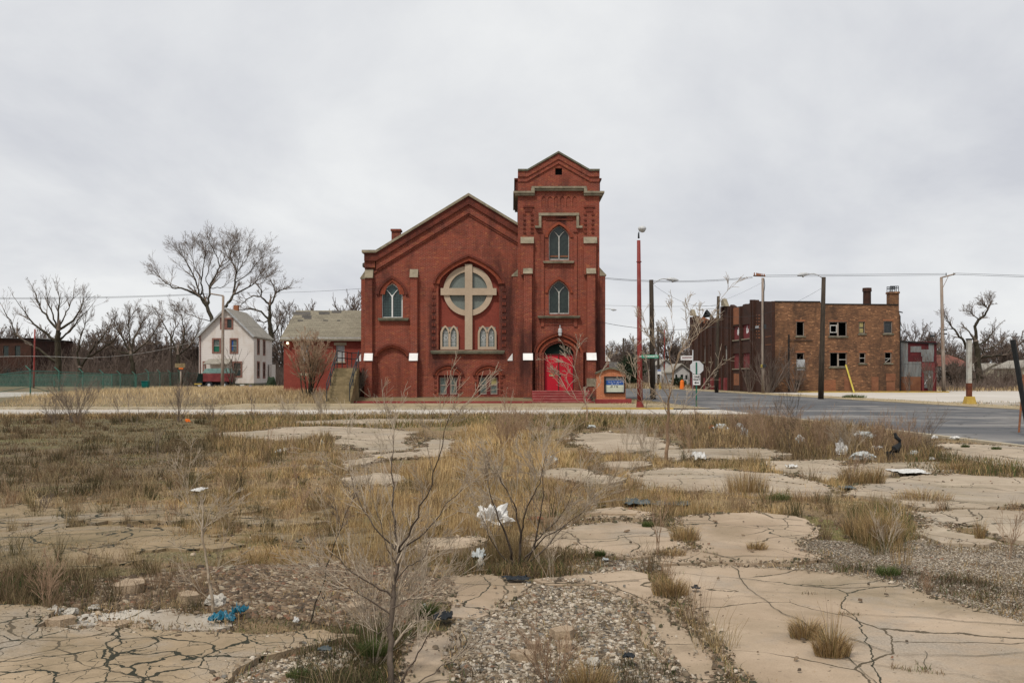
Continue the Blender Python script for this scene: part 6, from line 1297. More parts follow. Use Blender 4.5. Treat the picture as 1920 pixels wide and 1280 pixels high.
for i, p in enumerate(slabs):
    mt = 'slab' if i in (0, 1, 2, 3, 4, 5, 6, 22) else ('slabmuted' if i in MUTED else 'slabfar')
    slabP.append(slab(p, mt, SZ[i], .10, i, amp=.05 if i < 7 else (.2 if i in MUTED else .10)))
crP = slab(crackw, 'slabcrack', .030, .12, 77, amp=.03); whP = slab(whitew, 'slabwhite', .006, .06, 78, amp=.09)
# cracks as ragged strips of dirt lying in the surface
mb = MB(); crack_pts = []
for ci, pl in enumerate(cracks_px):
    W_ = w2(pl); pts = []
    for a, b in zip(W_, W_[1:]):
        l = math.hypot(b[0]-a[0], b[1]-a[1]); k = max(2, int(l / max(.07, .01 * a[1])))
        for j in range(k): f = j / k; pts.append((a[0] + (b[0]-a[0]) * f, a[1] + (b[1]-a[1]) * f))
    pts.append(W_[-1]); xs_ = np.array([p[0] for p in pts]); ys_ = np.array([p[1] for p in pts])
    ox = (fbm(xs_ * 1.5, ys_ * 1.5, 60 + ci) - .5) * .22 + (vnoise(xs_ * 8, ys_ * 8, 61) - .5) * .04; oy = (fbm(xs_ * 1.5, ys_ * 1.5, 90 + ci) - .5) * .3 + (vnoise(xs_ * 8, ys_ * 8, 63) - .5) * .05
    wd = (.0015 + .009 * vnoise(xs_ * 2.5, ys_ * 2.5, 70) ** 2) * np.clip(ys_ / 9, 1, 3.0); b0 = len(mb.v)
    xs_ = xs_ + ox; ys_ = ys_ + oy; crack_pts += list(zip(xs_, ys_))
    n = len(xs_); dxs = np.gradient(xs_); dys = np.gradient(ys_); ll = np.hypot(dxs, dys) + 1e-6
    v = []
    for i in range(n):
        nx, ny = -dys[i] / ll[i] * wd[i], dxs[i] / ll[i] * wd[i]; z = .078 if False else .0
        v += [(xs_[i] + nx, ys_[i] + ny, z), (xs_[i] - nx, ys_[i] - ny, z)]
    mb.add(v, [(2*i, 2*i+1, 2*i+3, 2*i+2) for i in range(n - 1)])
# drop every crack point onto whichever slab is below it
cv = np.array(mb.v); top = np.full(len(cv), -1.0)
for i, P in enumerate(slabP): top = np.where(inpoly(P, cv[:, 0], cv[:, 1]), np.maximum(top, SZ[i]), top)
ok = top > 0; zc_ = np.where(ok, top + .0075, .02); mb.v = [(a, b, z) for (a, b), z in zip(cv[:, :2], zc_)]
mb.f = [f for f in mb.f if all(ok[i] for i in f)]
tag(mb.build('pavement_cracks', mottled('crack_dirt', (.03, .026, .014), (.07, .06, .028), 6)), kind='structure')

# masks
def on_slab(X, Y, extra=True):
    m_ = np.zeros(X.shape, bool)
    for P in [q for i, q in enumerate(slabs) if i not in MUTED] + ([crackw, whitew] if extra else []): m_ |= inpoly(P, X, Y)
    return m_
def in_grav(X, Y):
    m_ = np.zeros(X.shape, bool)
    for P in gravw: m_ |= inpoly(P, X, Y)
    return m_
def lotz(X, Y): return ((fbm(X * .5, Y * .5, 1) - .5) * .07 + (fbm(X * 3, Y * 3, 2) - .5) * .035 - .02) * np.clip((41.4 - Y) / 1.5, .15, 1)

# ---- stones: gravel beds and rubble
def stones(name, X, Y, Z, r, cols, kind='stuff'):
    n = len(X); base = np.array([[-1,-1,-.7],[1,-1,-.7],[1,1,-.7],[-1,1,-.7],[-.75,-.75,.7],[.75,-.75,.7],[.75,.75,.7],[-.75,.75,.7]])
    V = base[None] * (1 + rng.uniform(-.38, .38, (n, 8, 3))); V *= r[:, None, None] * rng.uniform([.7,.6,.4], [1.25,1,.8], (n, 3))[:, None, :]
    a = rng.uniform(0, 6.28, n); ca, sa = np.cos(a), np.sin(a); x = V[..., 0] * ca[:, None] - V[..., 1] * sa[:, None]; y = V[..., 0] * sa[:, None] + V[..., 1] * ca[:, None]
    tl_ = rng.uniform(-.4, .4, n)[:, None]; z = V[..., 2] + x * tl_; P = np.stack([x + X[:, None], y + Y[:, None], z + Z[:, None] + r[:, None] * .25], -1).reshape(-1, 3)
    f = np.array([[4,5,6,7],[0,1,5,4],[1,2,6,5],[2,3,7,6],[3,0,4,7]]); Fq = (f[None] + (np.arange(n) * 8)[:, None, None]).reshape(-1, 4)
    me = bpy.data.meshes.new(name); fill(me, P, Fq, np.repeat(cols, 8, 0), smooth=False); o = link(name, me, M['stonecol']); tag(o, kind=kind); return o
M['stonecol'] = colattr('gravel_stones', .85, grain=.15)
def pal(n, cols, wts, jit=.2):
    cols = np.array(cols); i = rng.choice(len(cols), n, p=np.array(wts) / sum(wts)); return cols[i] * rng.uniform(1 - jit, 1 + jit, (n, 1))
def samp(polyw, n):
    P = np.array(polyw); lo, hi = P.min(0), P.max(0); lo[1] = max(lo[1], 4.2)
    x = rng.uniform(lo[0], hi[0], n * 3); y = rng.uniform(lo[1], hi[1], n * 3); k = inpoly(polyw, x, y); return x[k][:n], y[k][:n]
gx_, gy_ = [], []
for P, n in zip(gravw, (66000, 130000, 10000, 15000)): a, b = samp(P, n); gx_.append(a); gy_.append(b)
gx_, gy_ = np.concatenate(gx_), np.concatenate(gy_)
# stones scattered beyond the beds thin out onto the slabs
k = rng.uniform(size=len(gx_)) < .12; gx_ = np.where(k, gx_ + rng.normal(0, .14, len(gx_)), gx_); gy_ = np.where(k, gy_ + rng.normal(0, .14, len(gx_)), gy_)
zs = np.where(on_slab(gx_, gy_), .03, lotz(gx_, gy_) + .008); keep = ~(on_slab(gx_, gy_) & (rng.uniform(size=len(gx_)) < .88)); 
gx_, gy_, zs = gx_[keep], gy_[keep], zs[keep]; n = len(gx_)
lightzone = fbm(gx_ * 1.1, gy_ * 1.1, 13)[:, None]
c = pal(n, [(.44,.385,.315),(.31,.255,.19),(.19,.145,.10),(.09,.07,.05),(.19,.11,.07),(.14,.13,.115)], [4,5,5,4,.5,1.5]) * (.55 + .8 * lightzone) * np.where(gx_ > 1.7, .8, 1)[:, None]
stones('gravel', gx_, gy_, zs, (np.minimum(rng.gamma(1.35, .0033, n), .016) + .0022) * np.where(gx_ > 1.7, .52, 1), c)
# rubble on the left and loose grit everywhere
a, b = samp(rubw, 46000); n1_ = len(a)
c2_, d2 = samp(w2([(-300, 860), (2200, 860), (2600, 1420), (-900, 1420)]), 24000)
k = (rng.uniform(size=len(c2_)) < .5) & ~inpoly(crackw, c2_, d2); kk = on_slab(c2_, d2) & (rng.uniform(size=len(c2_)) < .90); k &= ~kk
k &= c2_ < near_edge(d2) - .3
X = np.concatenate([a, c2_[k]]); Y = np.concatenate([b, d2[k]]); zs = np.where(on_slab(X, Y), .03, lotz(X, Y) + .006)
c = pal(len(X), [(.31,.25,.18),(.20,.145,.095),(.13,.088,.056),(.075,.055,.038),(.17,.09,.055)], [2,4,5,5,.8]); stones('loose_grit', X, Y, zs, rng.gamma(2.2, .0030, len(X)) + .003, c)

# crumbs and dirt along every broken slab edge
ex_, ey_ = [], []
for i, P in enumerate(slabP + [crP, whP]):
    if i in MUTED: continue
    A_ = np.array(P); B_ = np.roll(A_, -1, 0); ln_ = np.hypot(*(B_ - A_).T); wt = ln_ * (A_[:, 1].clip(5) ** -.6); n_ = int(min(wt.sum() * 750, 6000)); k = rng.choice(len(A_), n_, p=wt / wt.sum()); f = rng.uniform(size=(n_, 1)); q = A_[k] + (B_[k] - A_[k]) * f
    m_ = clip_ = vnoise(q[:, 0] * 1.1, q[:, 1] * 1.1, 81) > .32; q = q[m_]; sg_ = .015 + .065 * vnoise(q[:, 0] * .9, q[:, 1] * .9, 82)[:, None]; q = q + rng.normal(0, 1, q.shape) * sg_; ex_.append(q[:, 0]); ey_.append(q[:, 1])
ex_ = np.concatenate(ex_); ey_ = np.concatenate(ey_); k = (ey_ > 4.6) & (ey_ < 41); ex_, ey_ = ex_[k], ey_[k]; n = len(ex_)
c = pal(n, [(.30,.235,.165),(.17,.12,.08),(.085,.062,.04),(.055,.05,.028),(.40,.34,.27)], [3,5,6,4,1]); stones('edge_grit', ex_, ey_, np.where(on_slab(ex_, ey_), .026, lotz(ex_, ey_) + .012), (rng.gamma(1.8, .0024, n) + .0022) * np.clip(ey_ / 9, 1, 2.4), c)

# ------------------------------------------------------------------ grass blades
M['grass'] = colattr('dry_grass_blades', .75, .22)
def blades(name, X, Y, Z, Hh, Wd, lean, cols, kind='stuff', parent=None, loc=None, dirs=None):
    n = len(X); a = rng.uniform(0, 6.28, n) if dirs is None else dirs; dx_, dy_ = np.cos(a), np.sin(a)
    b_ = rng.uniform(0, 6.28, n); wx, wy = np.cos(b_) * Wd / 2, np.sin(b_) * Wd / 2
    V = np.empty((n, 5, 3)); base = np.stack([X, Y, Z - .01], 1)
    V[:, 0] = base - np.stack([wx, wy, 0 * wx], 1); V[:, 1] = base + np.stack([wx, wy, 0 * wx], 1)
    l1 = lean * .35; l2 = lean; h1 = Hh * .58; h2 = Hh * np.sqrt(np.clip(1 - (lean * .8) ** 2, .15, 1))
    mid = base + np.stack([dx_ * l1 * Hh, dy_ * l1 * Hh, h1], 1); tip = base + np.stack([dx_ * l2 * Hh, dy_ * l2 * Hh, h2], 1)
    V[:, 2] = mid + np.stack([wx, wy, 0 * wx], 1) * .75; V[:, 3] = mid - np.stack([wx, wy, 0 * wx], 1) * .75; V[:, 4] = tip
    V = V.reshape(-1, 3); i = (np.arange(n) * 5)[:, None]; T_ = np.concatenate([i + np.array([[0,1,2]]), i + np.array([[0,2,3]]), i + np.array([[3,2,4]])], 0)
    me = bpy.data.meshes.new(name); fill(me, V, T_, np.repeat(cols, 5, 0)); o = link(name, me, M['grass'], parent, loc, False)
    if parent is None and kind: tag(o, kind=kind)
    return o
ST = [(.46,.32,.15),(.38,.25,.11),(.54,.40,.215),(.26,.16,.075),(.15,.14,.045)]
GREEN = [(.07,.11,.03),(.10,.13,.035),(.13,.14,.05),(.28,.22,.12)]
BR = [(.19,.125,.075),(.13,.085,.05),(.27,.19,.115),(.09,.085,.04)]
def clumpy(X, Y, s, seed, lo, hi): return np.clip((fbm(X * s, Y * s, seed, 3) - lo) / (hi - lo), 0, 1)
def field(poly_px, n, h, palette, wts, clump=(1.2, 5, .35, .6), slab_ok=.0, lean=(.1, .7), w=.0045, hvar=.5):
    P = w2(poly_px); Pn = np.array(poly_px); lo, hi = Pn.min(0), Pn.max(0)
    # draw evenly in log-distance so the near ground is not starved of area or the far of cover
    Ymin, Ymax = CH * F / (hi[1] - HY), CH * F / (lo[1] - HY); m_ = n * 4
    Y = np.exp(rng.uniform(math.log(max(Ymin, 4.6)), math.log(Ymax), m_)); px = rng.uniform(lo[0], hi[0], m_); X = (px - CX) * Y / F
    k = inpoly(P, X, Y) & (Y < 41.2) & (X < near_edge(Y) - .25); X, Y = X[k], Y[k]
    cl = clumpy(X, Y, clump[0], clump[1], clump[2], clump[3]); k = rng.uniform(size=len(X)) < cl; X, Y = X[k], Y[k]
    s_ = on_slab(X, Y); k = ~s_ | (rng.uniform(size=len(X)) < slab_ok); X, Y, s_ = X[k][:n], Y[k][:n], s_[k][:n]
    Z = np.where(s_, .018, lotz(X, Y)); fl_ = rng.uniform(size=len(X)) < .38; ht = np.where(fl_, .55, 1.0) * h * (1 - hvar + 2 * hvar * rng.beta(2, 3, len(X))) * (.45 + .8 * clumpy(X, Y, clump[0] * 1.7, clump[1] + 5, .3, .65)) * np.where(s_, .4, 1)
    tone = (.50 + .9 * fbm(X * .8, Y * .8, clump[1] + 9))[:, None]; a_, b_ = topx(X, Y); sc_ = soil(a_, b_, X, Y); lum = sc_.mean(1, keepdims=True); tone = tone * np.clip(.30 + lum / .15 * .72, .33, 1.15)
    return X, Y, Z, ht, w * np.clip(Y / 9, 1, 4.2) * rng.uniform(.6, 1.4, len(X)), np.where(fl_, rng.uniform(.9, 2.6, len(X)), rng.uniform(lean[0], lean[1], len(X))), pal(len(X), palette, wts) * tone
fields = []
ALL = [(-500, 781), (2300, 781), (3300, 1420), (-1400, 1420)]
fields.append(field(ALL, 130000, .065, ST, [4,4,2,3,2], (1.6, 5, .36, .62), .012, (.4, 1.2)))
fields.append(field(ALL, 110000, .028, ST + BR, [4,4,3,3,1,3,2,3,1], (1.3, 75, .30, .55), .02, (1.2, 3.4), .004))
fields.append(field(ALL, 90000, .045, GREEN + BR, [1,1,2,1,3,3,2,2], (.7, 15, .42, .68), .006, (.3, 1.1)))
fields.append(field([(640,1070),(620,960),(640,900),(770,880),(880,800),(960,790),(1060,850),(1010,900),(1000,960),(1020,1040),(980,1060),(880,1050)], 24000, .22, ST, [6,4,5,1,0], (1.3, 25, .25, .5), 0, (.05, .45), .004))
fields.append(field([(420,860),(640,850),(700,900),(640,1050),(430,1060),(300,960)], 15000, .12, ST, [4,5,2,4,2], (1.5, 26, .46, .66), 0, (.15, .9), .004))
fields.append(field([(-400,782),(460,782),(560,840),(420,900),(300,950),(-400,945)], 36000, .09, BR + ST, [4,4,3,4,1,2,.5,2,2], (1.6, 27, .42, .62), 0, (.1, .9), .0045))
fields.append(field([(430,790),(640,800),(620,850),(440,860),(380,830)], 8000, .24, ST + BR, [3,2,3,1,1,1,1,1,1], (.9, 28, .3, .55), 0, (.05, .5), .0045))
fields.append(field([(-300,1060),(150,1070),(190,1120),(150,1145),(-300,1140)], 7000, .15, BR + GREEN, [3,3,3,1,2,2,2,1], (1.5, 29, .3, .6), 0, (.2, .8), .004))
fields.append(field([(1040,850),(1500,865),(1590,920),(1500,960),(1280,975),(1230,955),(1050,960),(980,900)], 17000, .15, ST, [5,4,4,1,2], (1.5, 30, .44, .62), .02, (.1, .6), .004))
fields.append(field([(1330,782),(1640,800),(1780,850),(1700,875),(1450,862),(1300,845),(1250,800)], 16000, .28, BR + ST, [3,2,3,1,3,2,3,1,0], (1.0, 31, .25, .5), 0, (.05, .5), .0045))
fields.append(field([(1700,850),(1960,870),(2100,895),(2100,925),(1930,905),(1780,888),(1700,880)], 5500, .20, BR + GREEN + ST, [2,1,2,2,2,2,2,1,2,2,1,1,1], (1.2, 32, .2, .5), .6, (.1, .6), .0045))
fields.append(field([(1590,968),(1640,955),(1712,965),(1722,1030),(1640,1040),(1600,1020)], 3200, .19, ST + GREEN, [4,3,3,1,2,1,2,2,1], (1.5, 33, .2, .5), .2, (.05, .6), .004))
fields.append(field([(1560,1062),(1700,1070),(1960,1105),(2100,1140),(2100,1170),(1900,1145),(1720,1100),(1560,1072)], 7000, .09, BR + GREEN, [3,4,3,1,1,1,1,0], (1.5, 34, .25, .5), .02, (.2, .9), .004))
fields.append(field([(560,1200),(720,1170),(790,1190),(780,1260),(760,1420),(540,1420)], 6000, .12, GREEN + BR, [3,3,3,1,3,3,3,1], (1.6, 35, .2, .5), 0, (.1, .7), .0035))
fields.append(field([(880,1255),(1240,1240),(1320,1290),(1340,1420),(860,1420)], 5000, .10, BR + GREEN, [4,3,4,1,2,2,1,1], (1.6, 36, .25, .55), 0, (.1, .7), .0035))
fields.append(field([(830,1040),(960,1010),(1080,1030),(1170,1045),(1100,1085),(860,1080)], 9000, .12, BR + GREEN + ST, [4,3,3,2,1,2,2,1,2,2,1,1,0], (1.6, 37, .25, .55), 0, (.2, .8), .004))
fields.append(field([(380,782),(1260,782),(1300,800),(900,800),(400,800)], 16000, .22, ST + GREEN, [3,2,3,1,1,1,1,2,1], (.8, 38, .25, .55), .15, (.1, .6), .0045))
fields.append(field([(1100,1062),(1280,1075),(1300,1120),(1350,1230),(1300,1240),(1240,1130),(1210,1075)], 2500, .10, BR + ST + GREEN, [3,3,3,1,3,2,1,1,1,2,2,2,1], (2.5, 39, .3, .6), .3, (.2, .9), .0035))
for a in ((500, 1042, 2500), (1310, 1030, 1500)): pass
fields.append(field([(-300,778.5),(1330,778.5),(1330,784),(-300,785)], 14000, .20, BR + ST, [3,2,3,1,3,2,3,1,1], (.5, 88, .35, .6), .6, (.1, .7), .005))
cat_ = [np.concatenate([f[i] for f in fields]) for i in range(7)]
nc_ = 3600; cy_ = np.exp(rng.uniform(math.log(5), math.log(41), nc_)); cx_ = rng.uniform(-.60, .60, nc_) * cy_; k = (~on_slab(cx_, cy_)) & (cx_ < near_edge(cy_) - .3) & (fbm(cx_ * .35, cy_ * .35, 71) > .42) & ~in_grav(cx_, cy_); cx_, cy_ = cx_[k], cy_[k]; nc_ = len(cx_)
nb = 46; kinds = rng.integers(0, 4, nc_); hh_ = rng.gamma(4, .045, nc_) + .04; rad = rng.uniform(.03, .16, nc_) * np.clip(cy_ / 12, .8, 2); X = np.repeat(cx_, nb) + rng.normal(0, 1, nc_ * nb) * np.repeat(rad, nb) * .6; Y = np.repeat(cy_, nb) + rng.normal(0, 1, nc_ * nb) * np.repeat(rad, nb) * .6
pc = [np.array(q) for q in ((.44,.33,.18), (.26,.18,.10), (.12,.10,.045), (.33,.22,.13))]; C_ = np.stack([pc[k] for k in np.repeat(kinds, nb)]) * rng.uniform(.6, 1.15, (nc_ * nb, 1)); a_, b_ = topx(X, Y); lum = soil(a_, b_, X, Y).mean(1, keepdims=True); C_ = C_ * np.clip(.35 + lum / .17 * .7, .4, 1.1)
cat_ = [np.concatenate([cat_[i], v]) for i, v in enumerate([X, Y, lotz(X, Y), np.repeat(hh_, nb) * rng.uniform(.4, 1.1, nc_ * nb), .0036 * np.clip(Y / 9, 1, 4) * rng.uniform(.6, 1.3, nc_ * nb), rng.uniform(.1, 1.0, nc_ * nb), C_])]
# ragged growth along the slab edges
k = rng.uniform(size=len(ex_)) < .55; X, Y = ex_[k], ey_[k]; kk = fbm(X * 1.3, Y * 1.3, 83) > .47; X, Y = X[kk], Y[kk]; n = len(X)
cat_ = [np.concatenate([cat_[i], v]) for i, v in enumerate([X, Y, np.full(n, .01), rng.uniform(.02, .10, n), .0036 * np.clip(Y / 9, 1, 3.5), rng.uniform(.3, 1.3, n), pal(n, BR + GREEN + ST, [4,4,3,2,1,1,2,1,3,3,2,2,1])])]
# weeds rooted in the cracks
cp = np.array(crack_pts); k = rng.integers(0, len(cp), 9000); X = cp[k, 0] + rng.normal(0, .02, 9000); Y = cp[k, 1] + rng.normal(0, .02, 9000)
kk = (vnoise(X * 2.2, Y * 2.2, 70) > .6); X, Y = X[kk], Y[kk]; n = len(X)
cat_ = [np.concatenate([cat_[i], v]) for i, v in enumerate([X, Y, np.full(n, .02), rng.uniform(.01, .05, n), .004 * np.clip(Y / 9, 1, 3), rng.uniform(.2, 1.1, n), pal(n, BR + GREEN, [4,4,4,1,2,2,2,1])])]
print('BLADES', len(cat_[0]))
blades('dry_grass', *cat_)
# the far verges and the tall pale grass round the house
def farfield(xr, yr, n, h, palette, wts, w=.02, lean=(.05, .5), keep=None):
    X = rng.uniform(*xr, n); Y = rng.uniform(*yr, n)
    if keep is not None: k = keep(X, Y); X, Y = X[k], Y[k]
    Z = np.array([gz(a, b) for a, b in zip(X, Y)]); ht = h * rng.uniform(.5, 1.3, len(X)) * (.5 + .8 * fbm(X * .6, Y * .6, 44)); return X, Y, Z + .01, ht, np.full(len(X), w) * rng.uniform(.6, 1.4, len(X)), rng.uniform(*lean, len(X)), pal(len(X), palette, wts)
PALE = [(.60,.46,.27),(.50,.37,.20),(.66,.53,.33),(.36,.26,.145)]
ff = [farfield((-90, 9), (42.4, 44.6), 16000, .10, BR + PALE, [3,3,3,1,2,2,1,1], .016, keep=lambda X, Y: (X < near_edge(Y) - .5) & (fbm(X * .35, Y * .9, 61) > .40 + (Y - 42.8) * .10)), farfield((-90, 9), (47.2, 48.6), 9000, .07, BR + PALE, [3,3,3,1,2,2,1,1], .016, keep=lambda X, Y: (X < near_edge(Y) - .5) & (fbm(X * .35, Y * .9, 62) > .44 + (48.4 - Y) * .14)), farfield((-44, -13), (58, 101), 46000, .36, PALE, [4,3,2,2], .022, keep=lambda X, Y: (X > -31.0 - (Y - 58) * .172 + 1.2)),
      farfield((-110, -9.6), (49, 58), 26000, .14, PALE + GREEN, [4,4,2,3,1,1,1,2], .018, keep=lambda X, Y: (np.sin(Y * 2.1) > -.3)),
      farfield((-18, -11), (57, 66), 5000, .34, PALE + BR, [3,3,1,3,2,1,2,1], .018), farfield((-9.4, 1.1), (58.6, 61.1), 7000, .07, GREEN, [2,2,3,1], .015, keep=lambda X, Y: X > -99),
      farfield((-9, 9), (48.9, 51.4), 9000, .07, PALE + GREEN, [4,4,2,2,1,1,1,2], .014), farfield((5.5, 9), (52, 75), 5000, .12, PALE + GREEN, [4,4,2,3,1,1,1,2], .018, keep=lambda X, Y: X < near_edge(Y) - .4),
      farfield((24, 60), (49, 62), 12000, .14, PALE + BR + GREEN, [3,3,1,3,3,3,2,2,2,2,2,1], .022, keep=lambda X, Y: (X > far_edge(Y) + 2.5) & (fbm(X * .25, Y * .5, 4) > .47)),
      farfield((21, 27), (40, 130), 6000, .10, PALE + GREEN, [4,4,2,3,1,1,1,2], .02, keep=lambda X, Y: (X > far_edge(Y) + .3) & (X < far_edge(Y) + 3)),
      farfield((38, 75), (104, 125), 9000, .5, BR + PALE, [3,3,3,1,2,2,1,1], .04), farfield((13, 24), (126, 160), 9000, .6, BR + PALE, [3,3,3,1,2,2,1,1], .05)]
Z0 = np.concatenate([f[2] for f in ff]); catf = [np.concatenate([f[i] for f in ff]) for i in range(7)]
k = (catf[0] > -9.4) & (catf[0] < 1.2) & (catf[1] > 58.5) & (catf[1] < 61.2); catf[2][k] = Z_(752.5, 58.45)
blades('verge_grass', *catf)
# ------------------------------------------------------------------ bare trees, saplings, weeds
def unit(v): return v / (np.linalg.norm(v) + 1e-9)
def perp(d, r_):
    a = r_.normal(size=3); a -= d * a.dot(d); return unit(a)
def grow(S_, p, d, L_, r, lvl, C, r_):
    n = max(2, int(C['seg'][min(lvl, len(C['seg']) - 1)])); st = L_ / n; kids_ = C['kids'][min(lvl, len(C['kids']) - 1)] if lvl < C['depth'] else 0
    rend = max(r * C.get('taper', .35), C['rmin']); spots = np.sort(r_.uniform(C.get('from', .2), 1, kids_)) * n; q = 0
    for i in range(n):
        d = unit(d + r_.normal(size=3) * C['wob'] + np.array([0, 0, C['up'] * (1 if lvl else .3)]))
        p1 = p + d * st; ra = r + (rend - r) * i / n; rb = r + (rend - r) * (i + 1) / n; S_.append((*p, *p1, ra, rb, lvl))
        while q < len(spots) and spots[q] <= i + 1:
            f = spots[q] - i; ps = p + (p1 - p) * f; q += 1; ang = r_.uniform(*C['ang']); dn = unit(d * math.cos(ang) + perp(d, r_) * math.sin(ang))
            if dn[2] < C.get('zmin', -.25): dn[2] *= -.5; dn = unit(dn)
            fl = spots[q-1] / n; grow(S_, ps, dn, L_ * r_.uniform(*C['len']) * (1.15 - .5 * fl), max(C['rmin'], (r + (rend - r) * fl) * r_.uniform(.45, .7)), lvl + 1, C, r_)
        p = p1
def seg_mesh(name, S_, mat, parent=None, loc=None, sides=None):
    A_ = np.array([s_[:8] for s_ in S_]); 
    if len(A_) == 0: return None
    allV, allF = [], []; off = 0
    for thick in (True, False):
        rr = A_[:, 6]; thr = np.percentile(rr, 92) if sides is None else sides
        B = A_[(rr > thr) == thick]
        if len(B) == 0: continue
        m_ = 7 if thick else 3; p0, p1 = B[:, :3], B[:, 3:6]; d = p1 - p0; l = np.linalg.norm(d, axis=1, keepdims=True) + 1e-9; d = d / l
        a = np.where(np.abs(d[:, 2:3]) < .9, np.array([[0, 0, 1.]]), np.array([[1., 0, 0]])); u = np.cross(d, a); u /= np.linalg.norm(u, axis=1, keepdims=True); w = np.cross(d, u)
        t = 2 * math.pi * np.arange(m_) / m_; ring = u[:, None] * np.cos(t)[None, :, None] + w[:, None] * np.sin(t)[None, :, None]
        e = d * np.minimum(B[:, 7:8] * .5, l * .2)
        V = np.concatenate([p0[:, None] + ring * B[:, 6][:, None, None], (p1 + e)[:, None] + ring * B[:, 7][:, None, None]], 1).reshape(-1, 3)
        i = (np.arange(len(B)) * 2 * m_)[:, None]; k = np.arange(m_)[None]; Fq = np.stack([i + k, i + (k + 1) % m_, i + m_ + (k + 1) % m_, i + m_ + k], -1).reshape(-1, 4) + off
        allV.append(V); allF.append(Fq); off += len(V)
    me = bpy.data.meshes.new(name); fill(me, np.concatenate(allV), np.concatenate(allF)); return link(name, me, mat, parent, loc, False)
def split_tree(name, label, cat, S_, loc, mt, mc, cut=1, group=None, names=('trunk', 'crown')):
    t = thing(name, label, cat, tuple(loc), group); a = [s_ for s_ in S_ if s_[8] <= cut]; b = [s_ for s_ in S_ if s_[8] > cut]
    seg_mesh(names[0], a, M[mt], t); 
    if b: seg_mesh(names[1], b, M[mc], t)
    return t
def guided(limbs, Y, C, seed, twigs=1.0, spread=.28, r_=None, tip=1.0):
    """limbs: (photo polyline, r0, r1, number of side branches); each limb also wanders in depth"""
    r_ = r_ or np.random.default_rng(seed); S_ = []; known = {}
    for pl, r0, r1, nk in limbs:
        key = pl[0]; dy0 = known.get(key, 0.0); tot = sum(math.hypot(a[0]-b[0], a[1]-b[1]) for a, b in zip(pl, pl[1:])) * Y / F; end = dy0 + r_.uniform(-1, 1) * tot * spread
        P = []; n = len(pl)
        for i, (a, b) in enumerate(pl): yy = Y + dy0 + (end - dy0) * i / max(1, n - 1); known.setdefault((a, b), yy - Y); P.append(np.array([X_(a, yy), yy, Z_(b, yy)]))
        Q = [P[0]]                                   # smooth + wobble
        for a, b in zip(P, P[1:]):
            l = np.linalg.norm(b - a); k = 3
            for j in range(1, k + 1): Q.append(a + (b - a) * j / k + (r_.normal(size=3) * l * .035 if j < k else 0))
        m_ = len(Q) - 1
        for i in range(m_): S_.append((*Q[i], *Q[i+1], r0 + (r1 - r0) * i / m_, r0 + (r1 - r0) * (i + 1) / m_, 0))
        for _ in range(int(nk * twigs)):
            f = r_.uniform(.15, 1.0) ** .7 * m_; i = min(int(f), m_ - 1); p = Q[i] + (Q[i+1] - Q[i]) * (f - i); d = unit(Q[i+1] - Q[i]); ang = r_.uniform(*C['ang']); dn = unit(d * math.cos(ang) + perp(d, r_) * math.sin(ang))
            if dn[2] < -.1: dn[2] *= -.6
            rr = (r0 + (r1 - r0) * f / m_) * r_.uniform(.35, .6); grow(S_, p, unit(dn), C['L'] * r_.uniform(.5, 1.2), max(rr, C['rmin'] * 1.5), 1, C, r_)
        if tip: grow(S_, Q[-1], unit(Q[-1] - Q[-2]), C['L'] * .7 * tip, r1, 1, C, r_)
    return S_
# the tall tree behind the white house
CB = dict(seg=[5, 5, 4, 3, 2], kids=[0, 6, 5, 0, 0], depth=3, wob=.07, up=.05, ang=(.3, .8), len=(.38, .6), rmin=.009, L=2.9, taper=.2)
big = [([(404,690),(401,620),(398,602),(388,573)], .55, .42, 0), ([(388,573),(380,562),(375,556)], .42, .34, 0), ([(375,556),(352,544),(340,540),(324,540),(306,526),(290,510)], .26, .07, 11),
 ([(375,556),(373,549),(367,525),(357,504),(346,485),(334,470)], .24, .06, 13), ([(375,556),(380,545),(378,523),(381,501),(386,476),(379,458)], .22, .06, 12), ([(388,573),(394,552),(393,540),(404,517),(412,501)], .26, .17, 6),
 ([(412,501),(409,485),(399,465),(392,452)], .14, .05, 11), ([(412,501),(428,490),(431,478),(440,462)], .10, .04, 9), ([(393,540),(413,540),(425,533),(436,522)], .10, .04, 6), ([(378,523),(366,505),(362,488),(352,468)], .12, .05, 9),
 ([(404,690),(414,600),(420,577),(433,562),(438,552)], .42, .30, 0), ([(438,552),(441,530),(443,514),(440,498),(431,480),(434,458)], .24, .06, 13), ([(438,552),(460,541),(477,531),(486,523),(503,505)], .20, .05, 13),
 ([(443,514),(449,504),(461,489),(470,468)], .12, .05, 10), ([(441,530),(461,517),(473,504),(488,486),(497,478)], .12, .05, 12), ([(443,514),(447,495),(450,476),(448,456)], .10, .04, 9), ([(393,540),(386,520),(392,500),(398,482)], .12, .05, 9), ([(477,531),(488,532),(498,524),(505,512)], .08, .03, 6), ([(398,602),(375,598),(352,590),(338,578)], .10, .04, 7)]
split_tree('bare_tree', 'tallest bare tree with a wide fan of limbs rising behind the white house', 'tree', guided([([*a[:-1], (a[-2][0] + (a[-1][0] - a[-2][0]) * .5, a[-2][1] + (a[-1][1] - a[-2][1]) * .5)] if b < .3 and c < .1 else a, b * .68, c * .55, d) for a, b, c, d in big], 130, CB, 5, twigs=1.25), (X_(404, 130), 130, 0), 'bark_dark', 'twig_dark', 0)
CS = dict(CB, L=1.9, kids=[0, 5, 4, 0, 0], wob=.16)
